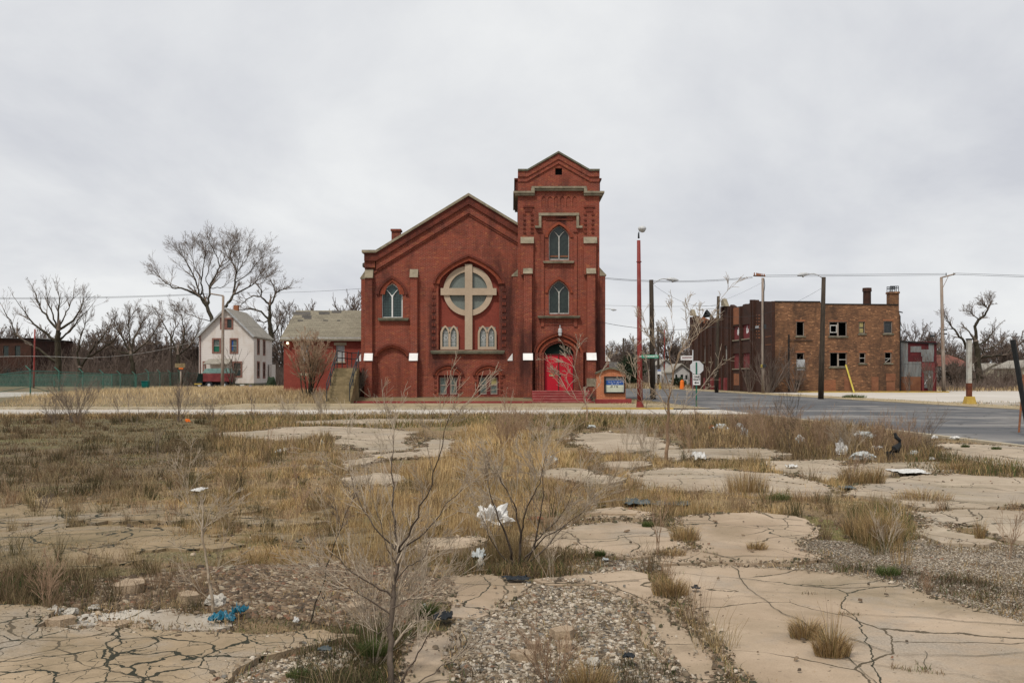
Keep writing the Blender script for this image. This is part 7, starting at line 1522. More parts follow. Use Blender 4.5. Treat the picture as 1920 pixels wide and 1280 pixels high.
sec = [([(509,700),(507,640),(505,600),(506,572)], .34, .2, 4), ([(506,572),(497,563),(489,556),(491,545),(484,536)], .16, .05, 9), ([(506,572),(513,562),(516,550),(526,544),(540,538)], .16, .04, 12), ([(505,600),(490,584),(470,578),(452,581)], .16, .06, 8), ([(516,550),(514,538),(508,526)], .1, .04, 8), ([(507,640),(518,618),(524,606),(528,596)], .14, .05, 9), ([(505,600),(494,605),(486,600),(478,606)], .10, .04, 7), ([(489,556),(476,554),(462,562),(452,572)], .10, .05, 8), ([(507,640),(500,628),(488,622),(478,610)], .09, .03, 7)]
split_tree('bare_tree', 'crooked bare tree with twisted limbs between the white house and the annex', 'tree', guided(sec, 128, CS, 8), (X_(509, 128), 128, 0), 'bark_dark', 'twig_dark', 0)
CL = dict(CB, L=1.9, rmin=.009, kids=[0, 4, 3, 0, 0], depth=3, wob=.10, up=.10)
lft = [([(110,725),(110,680),(108,640),(110,618)], .42, .28, 0), ([(110,680),(75,655),(48,640),(28,626),(20,600),(6,578)], .22, .04, 9), ([(108,640),(84,622),(64,608),(50,590),(30,562)], .2, .03, 9), ([(110,618),(90,596),(76,577),(68,553),(60,538)], .18, .03, 9), ([(110,618),(110,590),(112,566),(108,540)], .18, .03, 10), ([(110,618),(100,590),(90,566),(86,540)], .14, .03, 8), ([(110,618),(138,600),(152,578),(158,556)], .18, .03, 10), ([(108,640),(130,622),(146,600),(170,575)], .16, .03, 9), ([(110,618),(122,592),(132,570),(138,550)], .12, .03, 8)]
split_tree('bare_tree', 'spreading bare tree with long rising limbs behind the left part of the green fence', 'tree', guided(lft, 117, CL, 3), (X_(110, 117), 117, 0), 'bark_dark', 'twig_dark', 0)
l2 = [([(146,728),(149,700),(150,690)], .36, .28, 0), ([(150,690),(165,668),(178,648),(195,628),(206,610)], .2, .04, 12), ([(150,690),(145,660),(152,630),(160,604)], .18, .04, 12), ([(165,668),(190,655),(212,640),(225,622)], .14, .04, 10)]
split_tree('bare_tree', 'forked bare tree directly right of the large spreading tree behind the fence', 'tree', guided(l2, 119, dict(CL, kids=[0,5,4,0,0]), 4), (X_(146, 119), 119, 0), 'bark_dark', 'twig_dark', 0)
l3 = [([(249,728),(249,690),(246,664)], .34, .24, 0), ([(246,664),(234,640),(222,622),(214,600)], .18, .04, 15), ([(246,664),(250,640),(262,615),(272,598)], .18, .04, 16), ([(246,664),(225,660),(210,650),(196,640)], .13, .04, 10), ([(246,664),(244,632),(240,608),(246,594)], .15, .04, 15), ([(246,664),(264,650),(282,632),(296,612)], .15, .04, 14)]
split_tree('bare_tree', 'round crowned reddish bare tree above the teal bin', 'tree', guided(l3, 121, dict(CB, L=1.9, kids=[0,7,5,0,0], depth=3), 6), (X_(249, 121), 121, 0), 'bark_dark', 'twig_dark', 0)
l4 = [([(338,725),(336,690),(334,665)], .32, .24, 0), ([(334,665),(322,636),(310,612),(298,592)], .16, .04, 12), ([(334,665),(344,640),(346,615),(340,592)], .16, .04, 13), ([(334,665),(352,652),(364,636),(372,616)], .13, .04, 10), ([(322,636),(330,612),(326,590)], .10, .03, 9)]
split_tree('bare_tree', 'dark bare tree just left of the white house above the wooden backboard', 'tree', guided(l4, 124, dict(CB, L=1.9, kids=[0,6,5,0,0], depth=3), 16), (X_(338, 124), 124, 0), 'bark_dark', 'twig_dark', 0)
rgt = [([(1834,735),(1834,690),(1833,662),(1829,640)], .48, .30, 3), ([(1829,640),(1827,612),(1835,599),(1846,591),(1852,580)], .24, .12, 4), ([(1852,580),(1848,573),(1841,566)], .1, .03, 20), ([(1852,580),(1858,570),(1856,563)], .09, .03, 18), ([(1829,640),(1817,622),(1808,613)], .14, .06, 3), ([(1835,599),(1826,592),(1818,584)], .10, .03, 18), ([(1820,735),(1816,660),(1808,641),(1794,624),(1782,610),(1776,597)], .26, .05, 8), ([(1782,610),(1774,600),(1770,592)], .06, .02, 12), ([(1833,648),(1848,640),(1858,628),(1872,610)], .13, .04, 12), ([(1834,672),(1858,668),(1885,666),(1902,650)], .2, .05, 14), ([(1833,662),(1850,655),(1868,648),(1885,635)], .12, .04, 12), ([(1820,680),(1800,672),(1782,665),(1770,660)], .12, .04, 10), ([(1808,641),(1802,630),(1800,622)], .10, .05, 3)]
split_tree('bare_tree', 'hard-pruned tree with knobbly limbs and twig bursts behind the peeling post', 'tree', guided(rgt, 122, dict(CB, L=1.3, kids=[0,5,3,0,0], depth=3, wob=.22), 12), (X_(1834, 122), 122, 0), 'bark_dark', 'twig_dark', 0)
# background trees: three kinds, copied
def kind_tree(label, seed, h, C, loc=(0, 300, 0)):
    r_ = np.random.default_rng(seed); S_ = []; base = np.array(loc, float); p = base.copy(); d = np.array([0, 0, 1.]); r = h * .022
    th = h * C.get('th', .22); S_.append((*p, *(p + d * th), r, r * .8, 0)); p = p + d * th
    for k in range(C['limbs']):
        a = k * 2.4 + r_.uniform(-.4, .4); t_ = r_.uniform(*C['tilt']); dd = unit(np.array([math.cos(a) * math.sin(t_), math.sin(a) * math.sin(t_), math.cos(t_)])); grow(S_, p - np.array([0, 0, r_.uniform(0, th * .3)]), dd, h * r_.uniform(.42, .62), r * .55, 1, C, r_)
    return split_tree('bare_tree', label, 'tree', S_, loc, 'wood_far', 'twig_far', 1, 'bare trees standing in the distance')
KA = dict(seg=[5,5,4,3,2], kids=[0,8,6,2,0], depth=4, wob=.10, up=.06, ang=(.3,.8), len=(.36,.6), rmin=.022, limbs=6, tilt=(.15,.85), taper=.3)
kA = kind_tree('A', 21, 12, KA, (0, 300, 0)); kB = kind_tree('B', 22, 11, dict(KA, limbs=8, tilt=(.1,.6), kids=[0,9,7,3,0], up=.1), (0, 300, 0)); kC = kind_tree('C', 23, 10, dict(KA, limbs=5, tilt=(.3,1.0), wob=.26, th=.3), (0, 300, 0))
bgt = [(-10, 130, 612, 'bare tree over the dark brick building at the left edge'), (40, 150, 606, 'bare tree above the roof of the dark brick building, left of the red lamp column'), (186, 145, 598, 'bare tree in the gap between the spreading tree and the round crowned one'), (290, 150, 594, 'taller brown tree between the round crowned tree and the dark distant pole'), (362, 146, 600, 'bare tree touching the left eave of the white house'),
 (530, 150, 560, 'bare tree against the sky between the crooked tree and the annex roof'), (640, 118, 545, 'bare tree reaching over the annex roof beside the church wall'), (604, 140, 566, 'smaller bare tree above the middle of the annex ridge'),
 (1152, 185, 636, 'bare tree over the notice board beside the church tower'), (1186, 175, 630, 'bare tree just left of the tall red lamp column'), (1215, 190, 640, 'low bare tree between the two nearest tall poles'), (1256, 175, 600, 'large bare tree behind the thin distant red lamp column'), (1284, 165, 608, 'bare tree touching the far end of the brick ruin'),
 (1702, 150, 608, 'round bare tree rising over the left of the tin shed roof'), (1735, 152, 600, 'round bare tree rising over the right of the tin shed roof'), (1756, 160, 625, 'low bare tree behind the pole by the tin shed'), (1880, 160, 616, 'hazy bare tree right of the hard-pruned tree'), (1915, 165, 604, 'hazy bare tree behind the leaning black post'), (1790, 170, 636, 'bare tree over the reddish hipped roof')]
protos = [kA, kB, kC]; hts = [12, 11, 10]; used = set(); rr_ = random.Random(3)
for i, (px, Y, ytop, lb) in enumerate(bgt):
    k = [0, 1, 2, 0, 1][i % 5] if px < 1690 or px > 1750 else 1; h = Z_(ytop, Y); s_ = h / hts[k] * 1.02
    if k in used: again(protos[k], (X_(px, Y), Y, 0), rr_.uniform(0, 6.28), s_, lb)
    else: protos[k].location = (X_(px, Y), Y, 0); protos[k].scale = (s_,) * 3; protos[k].rotation_euler = (0, 0, rr_.uniform(0, 6.28)); protos[k]['label'] = lb; used.add(k)
# the woodland mass behind: one stuff object of many light trees plus a twiggy understorey
def wood(name, spots, seed):
    r_ = np.random.default_rng(seed); V = []
    base = []
    for s0 in range(3):
        S_ = []; rs = np.random.default_rng(seed * 10 + s0); C = dict(KA, kids=[0,7,5,2,0], depth=4 if s0 else 3, rmin=.03, limbs=7); p = np.array([0, 0, 0.]); S_.append((0,0,0,0,0,2.0,.2,.16,0))
        for k in range(7): a = k * 2.4; t_ = rs.uniform(.1, .8); grow(S_, np.array([0,0,rs.uniform(1,2)]), unit(np.array([math.cos(a)*math.sin(t_), math.sin(a)*math.sin(t_), math.cos(t_)])), 5 * rs.uniform(.7, 1.1), .1, 1, C, rs)
        base.append(np.array([q[:8] for q in S_]))
    out_ = []
    for X, Y, h in spots:
        B = base[r_.integers(3)].copy(); a = r_.uniform(0, 6.28); ca, sa = math.cos(a), math.sin(a); s_ = h / 9.0
        for o_ in (0, 3): x = B[:, o_] * ca - B[:, o_+1] * sa; y = B[:, o_] * sa + B[:, o_+1] * ca; B[:, o_], B[:, o_+1] = x * s_ + X, y * s_ + Y; B[:, o_+2] *= s_
        out_.append(B)
    A_ = np.concatenate(out_); S_ = [tuple(q) + (1,) for q in A_]; o = seg_mesh(name, S_, M['twig_far'], sides=.12); tag(o, kind='stuff'); return o
def under(name, areas, seed, mat='twig_far'):
    r_ = np.random.default_rng(seed); S_ = []
    for (x0, x1, y0, y1, n, h) in areas:
        X = r_.uniform(x0, x1, n); Y = r_.uniform(y0, y1, n); Hh = h * r_.uniform(.35, 1.1, n) * (.5 + fbm(X * .15, Y * .15, seed))
        for x, y, hh in zip(X, Y, Hh):
            p = np.array([x, y, 0.]); d = unit(np.array([r_.normal() * .35, r_.normal() * .35, 1])); q = p + d * hh * .5; d2_ = unit(d + r_.normal(size=3) * .3); S_.append((*p, *q, .035, .025, 0)); S_.append((*q, *(q + d2_ * hh * .5), .025, .012, 0))
            for _ in range(3): f = r_.uniform(.2, 1); s0 = p + d * hh * .5 * f; S_.append((*s0, *(s0 + unit(d + r_.normal(size=3) * .6) * hh * .45), .018, .01, 0))
    o = seg_mesh(name, S_, M[mat], sides=.5); tag(o, kind='stuff'); return o
rw = np.random.default_rng(2); spots = []
for (x0, x1, y0, y1, n, h0, h1) in ((-118, -52, 134, 165, 95, 7.5, 10.0), (-60, -38, 140, 170, 22, 7, 9.5), (-40, -22, 150, 175, 8, 8, 11), (16, 36, 175, 215, 20, 7.5, 11), (60, 100, 165, 200, 34, 8, 11)):
    for _ in range(n): spots.append((rw.uniform(x0, x1), rw.uniform(y0, y1), rw.uniform(h0, h1)))
wood('woodland', spots, 5)
under('undergrowth', [(-125, -50, 125, 165, 11000, 6.0), (-50, -26, 126, 160, 2600, 4.4), (14, 36, 158, 190, 1600, 4.5), (56, 100, 128, 160, 2600, 3.0), (22, 30, 132, 150, 400, 2.0), (44, 56, 106, 120, 300, 1.6)], 6)
# evergreen clump between notice board and lamp
def leafy(name, label, cat, c, s_, n, seed, mat='hedge'):
    r_ = np.random.default_rng(seed); t = thing(name, label, cat, c); P = r_.normal(size=(n, 3)); P /= np.linalg.norm(P, axis=1, keepdims=True); P *= r_.uniform(.35, 1, (n, 1)) ** .5 * (.75 + .5 * r_.uniform(size=(n, 1))); P = P * np.array(s_) + np.array(c) + np.array([0, 0, s_[2]])
    P[:, 2] = np.maximum(P[:, 2], .1); d1 = r_.normal(size=(n, 3)) * .13; d2_ = r_.normal(size=(n, 3)) * .13; V = np.stack([P, P + d1, P + d1 + d2_, P + d2_], 1).reshape(-1, 3); Fq = (np.arange(n) * 4)[:, None] + np.arange(4)[None]
    me = bpy.data.meshes.new('foliage'); fill(me, V, Fq, None, False); link('foliage', me, M[mat], t)
    mb = MB(); mb.tube([(c[0], c[1], 0), (c[0], c[1], s_[2] * 1.2)], [.12, .05], 6); mb.build('stem', M['bark_dark'], t); return t
leafy('evergreen_shrub', 'dark evergreen mass between the notice board and the tall red lamp column', 'shrub', (X_(1184, 150), 150, .3), (2.0, 1.6, 2.2), 2600, 3)
leafy('evergreen_shrub', 'low dark bush in front of the white bungalow left of the ruin', 'shrub', (X_(1272, 130), 130, 0), (.9, .7, .7), 500, 4)
leafy('dark_bush', 'dense dark bush at the foot of the peeling post, before the cream garage', 'shrub', (X_(1790, 128), 128, 0), (2.2, 1.5, 1.6), 1500, 5, 'wood_far')

# ---- shrubs and saplings on the lot
def bush(name, label, cat, px, py, hpx, wpx, mt, mc, nst, seed, C=None, Y=None, z0=0.0, up=.05, group=None, rs=1.0):
    if Y is None: x, Y = G(px, py)
    x = X_(px, Y); r_ = np.random.default_rng(seed); h = hpx * Y / F; w = wpx * Y / F / 2; S_ = []
    C = C or dict(seg=[5,4,3,2], kids=[5,4,2,0], depth=2, wob=.09, up=up, ang=(.25,.6), len=(.35,.6), rmin=.0013 * max(1, Y / 15), taper=.25, zmin=0)
    for k in range(nst):
        a = r_.uniform(0, 6.28); f = r_.uniform(0, 1) ** .7; d = unit(np.array([math.cos(a) * w * f, math.sin(a) * w * f, h])); Lh = math.hypot(w * f, h) * r_.uniform(.6, 1.0)
        b = np.array([x + math.cos(a) * w * .18 * f, Y + math.sin(a) * w * .18 * f, z0 - .02]); grow(S_, b, d, Lh, (.0032 * h + .0016) * rs * max(1, Y / 26), 0, C, r_)
    return split_tree(name, label, cat, S_, (x, Y, z0), mt, mc, 0, group, ('stems', 'twigs'))
# the sapling in the foreground
CF = dict(seg=[4,5,3,2], kids=[0,5,4,0], depth=3, wob=.07, up=.035, ang=(.3,.75), len=(.35,.6), rmin=.0011, L=.34, taper=.3, zmin=-.1)
s1 = [([(733,1290),(731,1240),(730,1180),(738,1110),(744,1060),(747,1036)], .017, .011, 8), ([(747,1036),(741,1000),(737,930),(734,860),(737,815)], .009, .0025, 6), ([(747,1036),(735,1020),(700,985),(672,935),(652,880)], .0075, .002, 6), ([(747,1036),(772,985),(800,930),(822,860),(845,775)], .0075, .002, 5), ([(747,1036),(785,1008),(825,965),(868,915)], .006, .002, 5), ([(737,1120),(700,1095),(660,1072),(628,1040)], .0065, .002, 6), ([(732,1150),(690,1122),(655,1102),(620,1105)], .006, .002, 5), ([(734,1140),(770,1122),(812,1125)], .005, .0015, 5), ([(731,1170),(708,1188),(690,1165)], .004, .0015, 4), ([(744,1060),(726,1030),(716,990),(705,950)], .004, .0015, 4), ([(740,1095),(765,1060),(790,1050),(806,1015)], .004, .0015, 4)]
Yf = CH * F / (1290 - HY)
s1 = [(a, b, c, int(d * 1.2)) for a, b, c, d in s1]
split_tree('sapling', 'leafless young tree with upswept branches nearest the camera, left of the gravel patch', 'sapling', guided(s1, Yf, CF, 31, spread=.5, tip=.45), (X_(733, Yf), Yf, 0), 'bark_sap', 'twig_pale', 0, None, ('trunk', 'branches'))
s1b = [([(748,1285),(772,1245),(790,1215),(802,1190)], .006, .003, 3), ([(760,1288),(815,1262),(860,1228),(905,1195)], .005, .0015, 7)]
split_tree('fallen_branch', 'dark twig sweeping low to the right from the foot of the nearest sapling', 'branch', guided(s1b, Yf, dict(CF, L=.2), 32, spread=.1), (X_(755, Yf), Yf, 0), 'bark_sap', 'twig_pale', 0, None, ('stems', 'twigs'))
bush('weed_clump', 'tangle of pale dead stems round the foot of the nearest sapling', 'weeds', 700, 1235, 200, 260, 'twig_pale', 'twig_pale', 16, 51, rs=.6)
bush('weed_clump', 'pale branching weeds right of the nearest sapling, above the black scrap', 'weeds', 775, 1165, 150, 140, 'twig_pale', 'twig_pale', 12, 52, rs=.6)
s1c = [([(583,1165),(600,1110),(622,1040),(640,990),(655,950)], .006, .002, 7)]; Yg = CH * F / (1165 - HY)
split_tree('sapling', 'thin dark leaning stem left of the nearest sapling', 'sapling', guided(s1c, Yg, dict(CF, L=.2), 33), (X_(583, Yg), Yg, 0), 'bark_dark', 'twig_dark', 0, None, ('trunk', 'branches'))
Yg = CH * F / (1060 - HY)
s2 = [([(964,1062),(955,1022),(941,985),(925,945),(915,905)], .013, .003, 9), ([(974,1058),(977,1000),(968,955),(948,915),(930,880)], .013, .003, 10), ([(982,1062),(1004,1015),(1010,980),(1019,930),(1018,880)], .012, .003, 9), ([(974,1058),(1010,1018),(1058,985),(1105,940)], .010, .002, 10), ([(977,1000),(985,960),(1002,925),(1014,895),(1024,850)], .009, .002, 9), ([(982,1062),(1030,1020),(1080,975),(1120,925)], .009, .002, 8), ([(964,1062),(935,1035),(915,1000),(900,960)], .008, .002, 7), ([(1004,1015),(1035,985),(1062,950),(1080,905)], .007, .002, 8)]
split_tree('shrub', 'bare many-stemmed shrub beside the white plastic bag', 'shrub', guided(s2, Yg, dict(CF, L=.42, rmin=.0017, kids=[0,6,4,0]), 34, twigs=.85, spread=.5), (X_(974, Yg), Yg, 0), 'bark_sap', 'twig_pale', 0, None, ('stems', 'twigs'))
Yg = CH * F / (1095 - HY); bush('weed_clump', 'small pale forked dead stem just right of the black rubber mat', 'weeds', 1035, 1092, 75, 60, 'twig_pale', 'twig_pale', 3, 57, rs=1.3)
Yg = CH * F / (1146 - HY)
s3 = [([(399,1146),(396,1110),(391,1075),(385,1030),(379,992)], .012, .008, 2), ([(379,992),(370,968),(355,945),(350,925)], .006, .002, 6), ([(379,992),(392,982),(405,975)], .005, .002, 5), ([(391,1075),(405,1070),(422,1056)], .004, .002, 3), ([(398,1130),(380,1112),(362,1096)], .004, .002, 3)]
split_tree('sapling', 'pale white-barked sapling standing by the blue plastic and the white concrete lump', 'sapling', guided(s3, Yg, dict(CF, L=.3), 35), (X_(399, Yg), Yg, 0), 'twig_pale', 'twig_pale', 0, None, ('trunk', 'branches'))
Yg = CH * F / (862 - HY); CM = dict(seg=[4,5,4,2], kids=[0,5,4,0], depth=3, wob=.12, up=.05, ang=(.3,.8), len=(.35,.6), rmin=.0035, L=.75, taper=.3, zmin=-.1)
s4 = [([(1249,866),(1251,810),(1253,760),(1257,735)], .055, .04, 5), ([(1257,735),(1247,700),(1236,668),(1222,640)], .026, .008, 8), ([(1257,735),(1262,700),(1272,664),(1290,640),(1302,612)], .032, .008, 10), ([(1272,664),(1292,650),(1312,622),(1330,596)], .018, .006, 8), ([(1262,700),(1255,660),(1262,628),(1258,590)], .018, .005, 8), ([(1253,760),(1230,735),(1205,715),(1180,700)], .018, .005, 9), ([(1251,800),(1230,775),(1208,762),(1190,740)], .016, .005, 8), ([(1251,810),(1272,780),(1290,755),(1312,735)], .016, .005, 8)]
split_tree('sapling', 'tall bare sapling in front of the street and the ONE WAY sign, centre right', 'sapling', guided([(a, b * (.5 if b < .03 else .7), c * .45, d) for a, b, c, d in s4], Yg, CM, 36, twigs=.5, spread=.4, tip=.5), (X_(1249, Yg), Yg, 0), 'twig_red', 'twig_pale', 0, None, ('trunk', 'branches'))
Yg = CH * F / (792 - HY); CN = dict(CM, rmin=.006, L=.9)
s5 = [([(1101,792),(1100,762),(1098,757)], .05, .04, 0), ([(1098,757),(1092,735),(1085,712),(1076,690),(1070,672)], .034, .01, 14), ([(1098,757),(1080,748),(1062,735),(1050,722)], .026, .008, 9), ([(1098,757),(1108,740),(1118,722),(1128,700)], .022, .008, 8), ([(1085,712),(1072,705),(1058,703)], .015, .008, 5)]
split_tree('sapling', 'bare pale sapling in front of the red church steps', 'sapling', guided([(a, b * .5, c * .5, d) for a, b, c, d in s5], Yg, CN, 37, twigs=.35, spread=.4), (X_(1101, Yg), Yg, 0), 'twig_red', 'twig_pale', 0, None, ('trunk', 'branches'))
for px, pt, py, lb, mt in ((448, 868, 936, 'thin dark upright stick in the straw grass left of centre', 'bark_dark'), (556, 808, 905, 'slim upright weed stalk standing before the pale slab, left of centre', 'twig_red'), (252, 718, 800, 'slender upright stem near the church street, left of the truck', 'twig_dark'), (228, 722, 795, 'slender forked stem left of the slender one near the far street', 'twig_dark'), (295, 782, 862, 'single dark stalk in the brown weeds at left', 'twig_dark'), (505, 780, 850, 'reddish stalk cluster beside the white scrap of paper', 'twig_red'), (478, 732, 790, 'thin stem before the grassy bank by the white house', 'twig_dark'), (1303, 745, 798, 'seed-headed stalk just below the green sign post', 'twig_red'), (1035, 880, 985, 'slim stem above the right side of the many-stemmed shrub', 'twig_red'), (1232, 900, 1045, 'thin straight stalk between the slabs right of the shrub', 'twig_red')):
    bush('dead_stalk', lb, 'weeds', px, py, py - pt, 16 + (py - pt) * .2, mt, mt, 2, px, rs=1.4)
bs_ = [(140, 792, 82, 100, 26, 'dense reddish thicket of stems near the left street edge', 'twig_dark'), (105, 800, 55, 60, 12, 'smaller brown thicket left of the dense reddish one', 'twig_dark'), (335, 790, 78, 60, 12, 'leafless bush by the far street before the truck', 'twig_dark'), (400, 792, 50, 50, 7, 'low bush with arching stems before the pickup truck', 'twig_dark'), (605, 782, 46, 60, 10, 'pale wispy bush at the foot of the side staircase', 'twig_pale'), (545, 785, 40, 60, 8, 'low wispy bush before the annex', 'twig_pale'), (727, 785, 34, 50, 7, 'wispy pale bush before the blind arch of the church', 'twig_pale'), (868, 788, 26, 60, 7, 'wispy low bush before the basement windows', 'twig_pale'),
 (945, 838, 72, 120, 34, 'large reddish thicket in the middle of the lot', 'twig_red'), (1000, 820, 60, 80, 14, 'reddish weeds right behind the large middle thicket', 'twig_red'), (948, 778, 44, 36, 3, 'bare bush before the right basement window', 'twig_pale'), (1175, 850, 66, 80, 9, 'pale spiky bush left of the tall bare sapling', 'twig_pale'), (1215, 870, 80, 90, 12, 'dense pale bush around the foot of the tall bare sapling', 'twig_pale'), (1290, 850, 70, 70, 9, 'reddish weeds right of the tall bare sapling', 'twig_red'),
 (1395, 830, 72, 90, 26, 'tall reddish thicket at the left end of the roadside weeds', 'twig_red'), (1440, 842, 84, 110, 28, 'thickest reddish weeds of the roadside row, behind the slab', 'twig_red'), (1478, 845, 112, 80, 7, 'small tree-like bush leaning right among the roadside weeds', 'bark_sap'), (1530, 850, 74, 110, 30, 'brown roadside weeds left of the torn white bags', 'twig_red'), (1585, 852, 66, 90, 24, 'brown roadside weeds behind the torn white bags', 'twig_pale'), (1640, 850, 66, 100, 26, 'brown roadside weeds left of the black rag', 'twig_red'), (1700, 852, 66, 90, 24, 'dense roadside weeds right of the black rag', 'twig_red'), (1735, 850, 90, 50, 7, 'last tall stems at the right end of the roadside weeds', 'twig_dark'),
 (1600, 905, 55, 40, 8, 'slim brown stalks rising from the tuft beyond the dark flat scrap', 'twig_red'), (1660, 1035, 80, 110, 8, 'stalks in the large grass clump on the right gravel', 'twig_pale'), (1890, 1045, 90, 50, 5, 'bare forked stalks at the right edge', 'twig_red'), (1735, 1115, 60, 60, 5, 'few dry stalks in the weed strip on the right', 'twig_red'), (1030, 1280, 110, 120, 14, 'brown stalks at the bottom centre before the gravel', 'twig_red'), (560, 960, 60, 60, 6, 'dry stalks in the straw grass left of centre', 'twig_red'), (80, 960, 40, 40, 5, 'small dead forb on the mossy slab at left', 'twig_dark'), (90, 1140, 90, 80, 12, 'russet weed clump at the lower left', 'twig_red')]
for i, (px, py, h, w, n, lb, mt) in enumerate(bs_): bush('weed_clump' if 'weed' in lb or 'stalk' in lb or 'thicket' in lb or 'forb' in lb else 'bare_bush', lb, 'weeds' if 'bush' not in lb else 'bush', px, py, h, w, mt, mt, n, 100 + i)
Yb = 61.5
bush('bare_bush', 'tall multi-stemmed bare bush before the annex wall, left of the staircase', 'bush', 578, 0, 118, 95, 'bark_dark', 'twig_red', 16, 71, C=dict(seg=[5,4,3,2], kids=[6,5,3,0], depth=3, wob=.10, up=.05, ang=(.25,.7), len=(.35,.6), rmin=.010, taper=.25, zmin=0), Y=Yb, z0=gz(X_(578, Yb), Yb), rs=1.5)
bush('bare_bush', 'bare bush with a dark trunk before the truck and white house wall', 'bush', 437, 0, 80, 36, 'bark_dark', 'twig_dark', 5, 72, Y=103, z0=gz(-29, 103), rs=.9)
bush('bare_bush', 'dark bush in the corner between side staircase and church wall', 'bush', 672, 0, 52, 22, 'bark_dark', 'twig_dark', 26, 73, Y=60.3, z0=.3, rs=1.2)
bush('bare_bush', 'low dark bush at the left of the notice board base', 'bush', 1112, 0, 20, 26, 'twig_dark', 'twig_dark', 12, 74, Y=58.8, z0=0, rs=.8)
for px, h, w, n, lb in ((1440, 75, 90, 22, 'bare bush at the near corner of the brick ruin'), (1490, 60, 60, 12, 'bare bush before the cellar opening of the ruin'), (1405, 50, 50, 10, 'low bare bush under the red boarded windows'), (1745, 62, 40, 10, 'bare climber in front of the tin shed door'), (1800, 60, 60, 16, 'bare bush right of the pole by the tin shed'), (1880, 40, 90, 22, 'bare bush line before the cream garage'), (1790, 50, 40, 12, 'dark bush before the reddish roofed bungalow'), (1705, 50, 30, 6, 'bare sapling against the tin wall')): bush('bare_bush', lb, 'bush', px, 0, h, w, 'twig_dark', 'twig_far', n, px, Y=95.5 if px < 1700 else (96.9 if px < 1760 else 119), rs=1.2)
# ---- single tufts of grass on the slabs
def tuft(label, px, py, wpx, hpx, n, cols, wts, seed, name='grass_tuft', lean=(.1, .8)):
    x, Y = G(px, py, .03); r_ = np.random.default_rng(seed); w = wpx * Y / F / 2; h = hpx * Y / F; a = r_.uniform(0, 6.28, n); q = r_.uniform(0, 1, n) ** .6; X = x + np.cos(a) * w * q * .75; YY_ = Y + np.sin(a) * w * q * .5
    o = blades(name, X, YY_, np.full(n, .03), h * r_.uniform(.4, 1.15, n) * (1.1 - .5 * q), np.full(n, .0028) * max(1, Y / 9), r_.uniform(*lean, n), pal(n, cols, wts) * .9, kind=None, loc=(x, Y, .03), dirs=a + r_.normal(0, .5, n)); return tag(o, label, 'grass tuft')
for i, (px, py, w, h, n, lb, lean) in enumerate(((1258, 1112, 90, 42, 900, 'straw tuft beside the small black lump on the centre slab', (.2, .9)), (1512, 1192, 80, 50, 800, 'rounded straw tuft in the crack of the large right slab', (.3, 1.0)), (1560, 1225, 85, 60, 900, 'tuft with tall straw stalks at the lower right crack', (.2, .9)), (1562, 1222, 36, 135, 60, 'tall upright straw stalks beside the lower right tuft', (.03, .25)),
 (1420, 1027, 50, 22, 350, 'small low tuft alone on the pale slab', (.3, 1.1)), (1285, 1010, 75, 38, 500, 'tuft at the left edge of the pale slab', (.2, .9)), (1258, 1038, 75, 18, 400, 'flat dark tuft with dead sticks on the slab joint', (.5, 1.2)), (1600, 905, 70, 45, 500, 'tuft with stalks beyond the dark flat scrap', (.1, .6)), (1640, 905, 50, 45, 400, 'straw tuft just right of the stalky one, before the white sheet', (.1, .6)), (1650, 1015, 110, 72, 1300, 'largest straw clump standing on the right gravel', (.1, .6)), (1605, 1000, 70, 50, 500, 'straw clump adjoining the largest one on its left', (.1, .6)),
 (1800, 880, 120, 25, 600, 'long low tuft on the right slabs', (.3, 1.0)), (1838, 1008, 26, 50, 200, 'upright pale tuft near the forked stalks at right', (.1, .4)), (1690, 1055, 60, 80, 60, 'thin tall straws by the small green plant on the gravel', (.05, .35)), (1400, 922, 110, 55, 700, 'straw clump behind the large pale slab, centre right', (.1, .5)), (1105, 1290, 130, 70, 700, 'dead grass at the bottom edge before the gravel', (.2, .8)), (1730, 935, 150, 28, 600, 'grass line along the joint of the right slabs', (.3, .9)))):
    tuft(lb, px, py, w, h, n, ST + BR, [4,4,3,2,1,2,1,2,1], 200 + i, lean=lean)
for i, (px, py, w, h, lb) in enumerate(((1125, 1040, 24, 16, 'fresh green tuft on the slab edge right of the shrub'), (1665, 1075, 60, 26, 'fresh green plant in the dark weed strip on the right'), (700, 1225, 60, 45, 'bright green grass at the foot of the nearest sapling'), (800, 1150, 60, 40, 'green grass beside the black scrap left of the slab'), (1215, 985, 30, 14, 'small green sprig below the dark tarpaulin'), (1810, 838, 20, 8, 'small green plant on the pavement near the road'), (1868, 842, 24, 8, 'green plant at the right near the road'), (1460, 935, 60, 18, 'green patch at the left end of the mossy strip'), (560, 1265, 60, 20, 'green sprigs on the pebbles at the bottom'), (1602, 745, 60, 9, 'green grass hump before the brick ruin'))):
    tuft(lb, px, py, w, h, 450, GREEN, [4,4,2,.4], 300 + i, lean=(.3, 1.0))

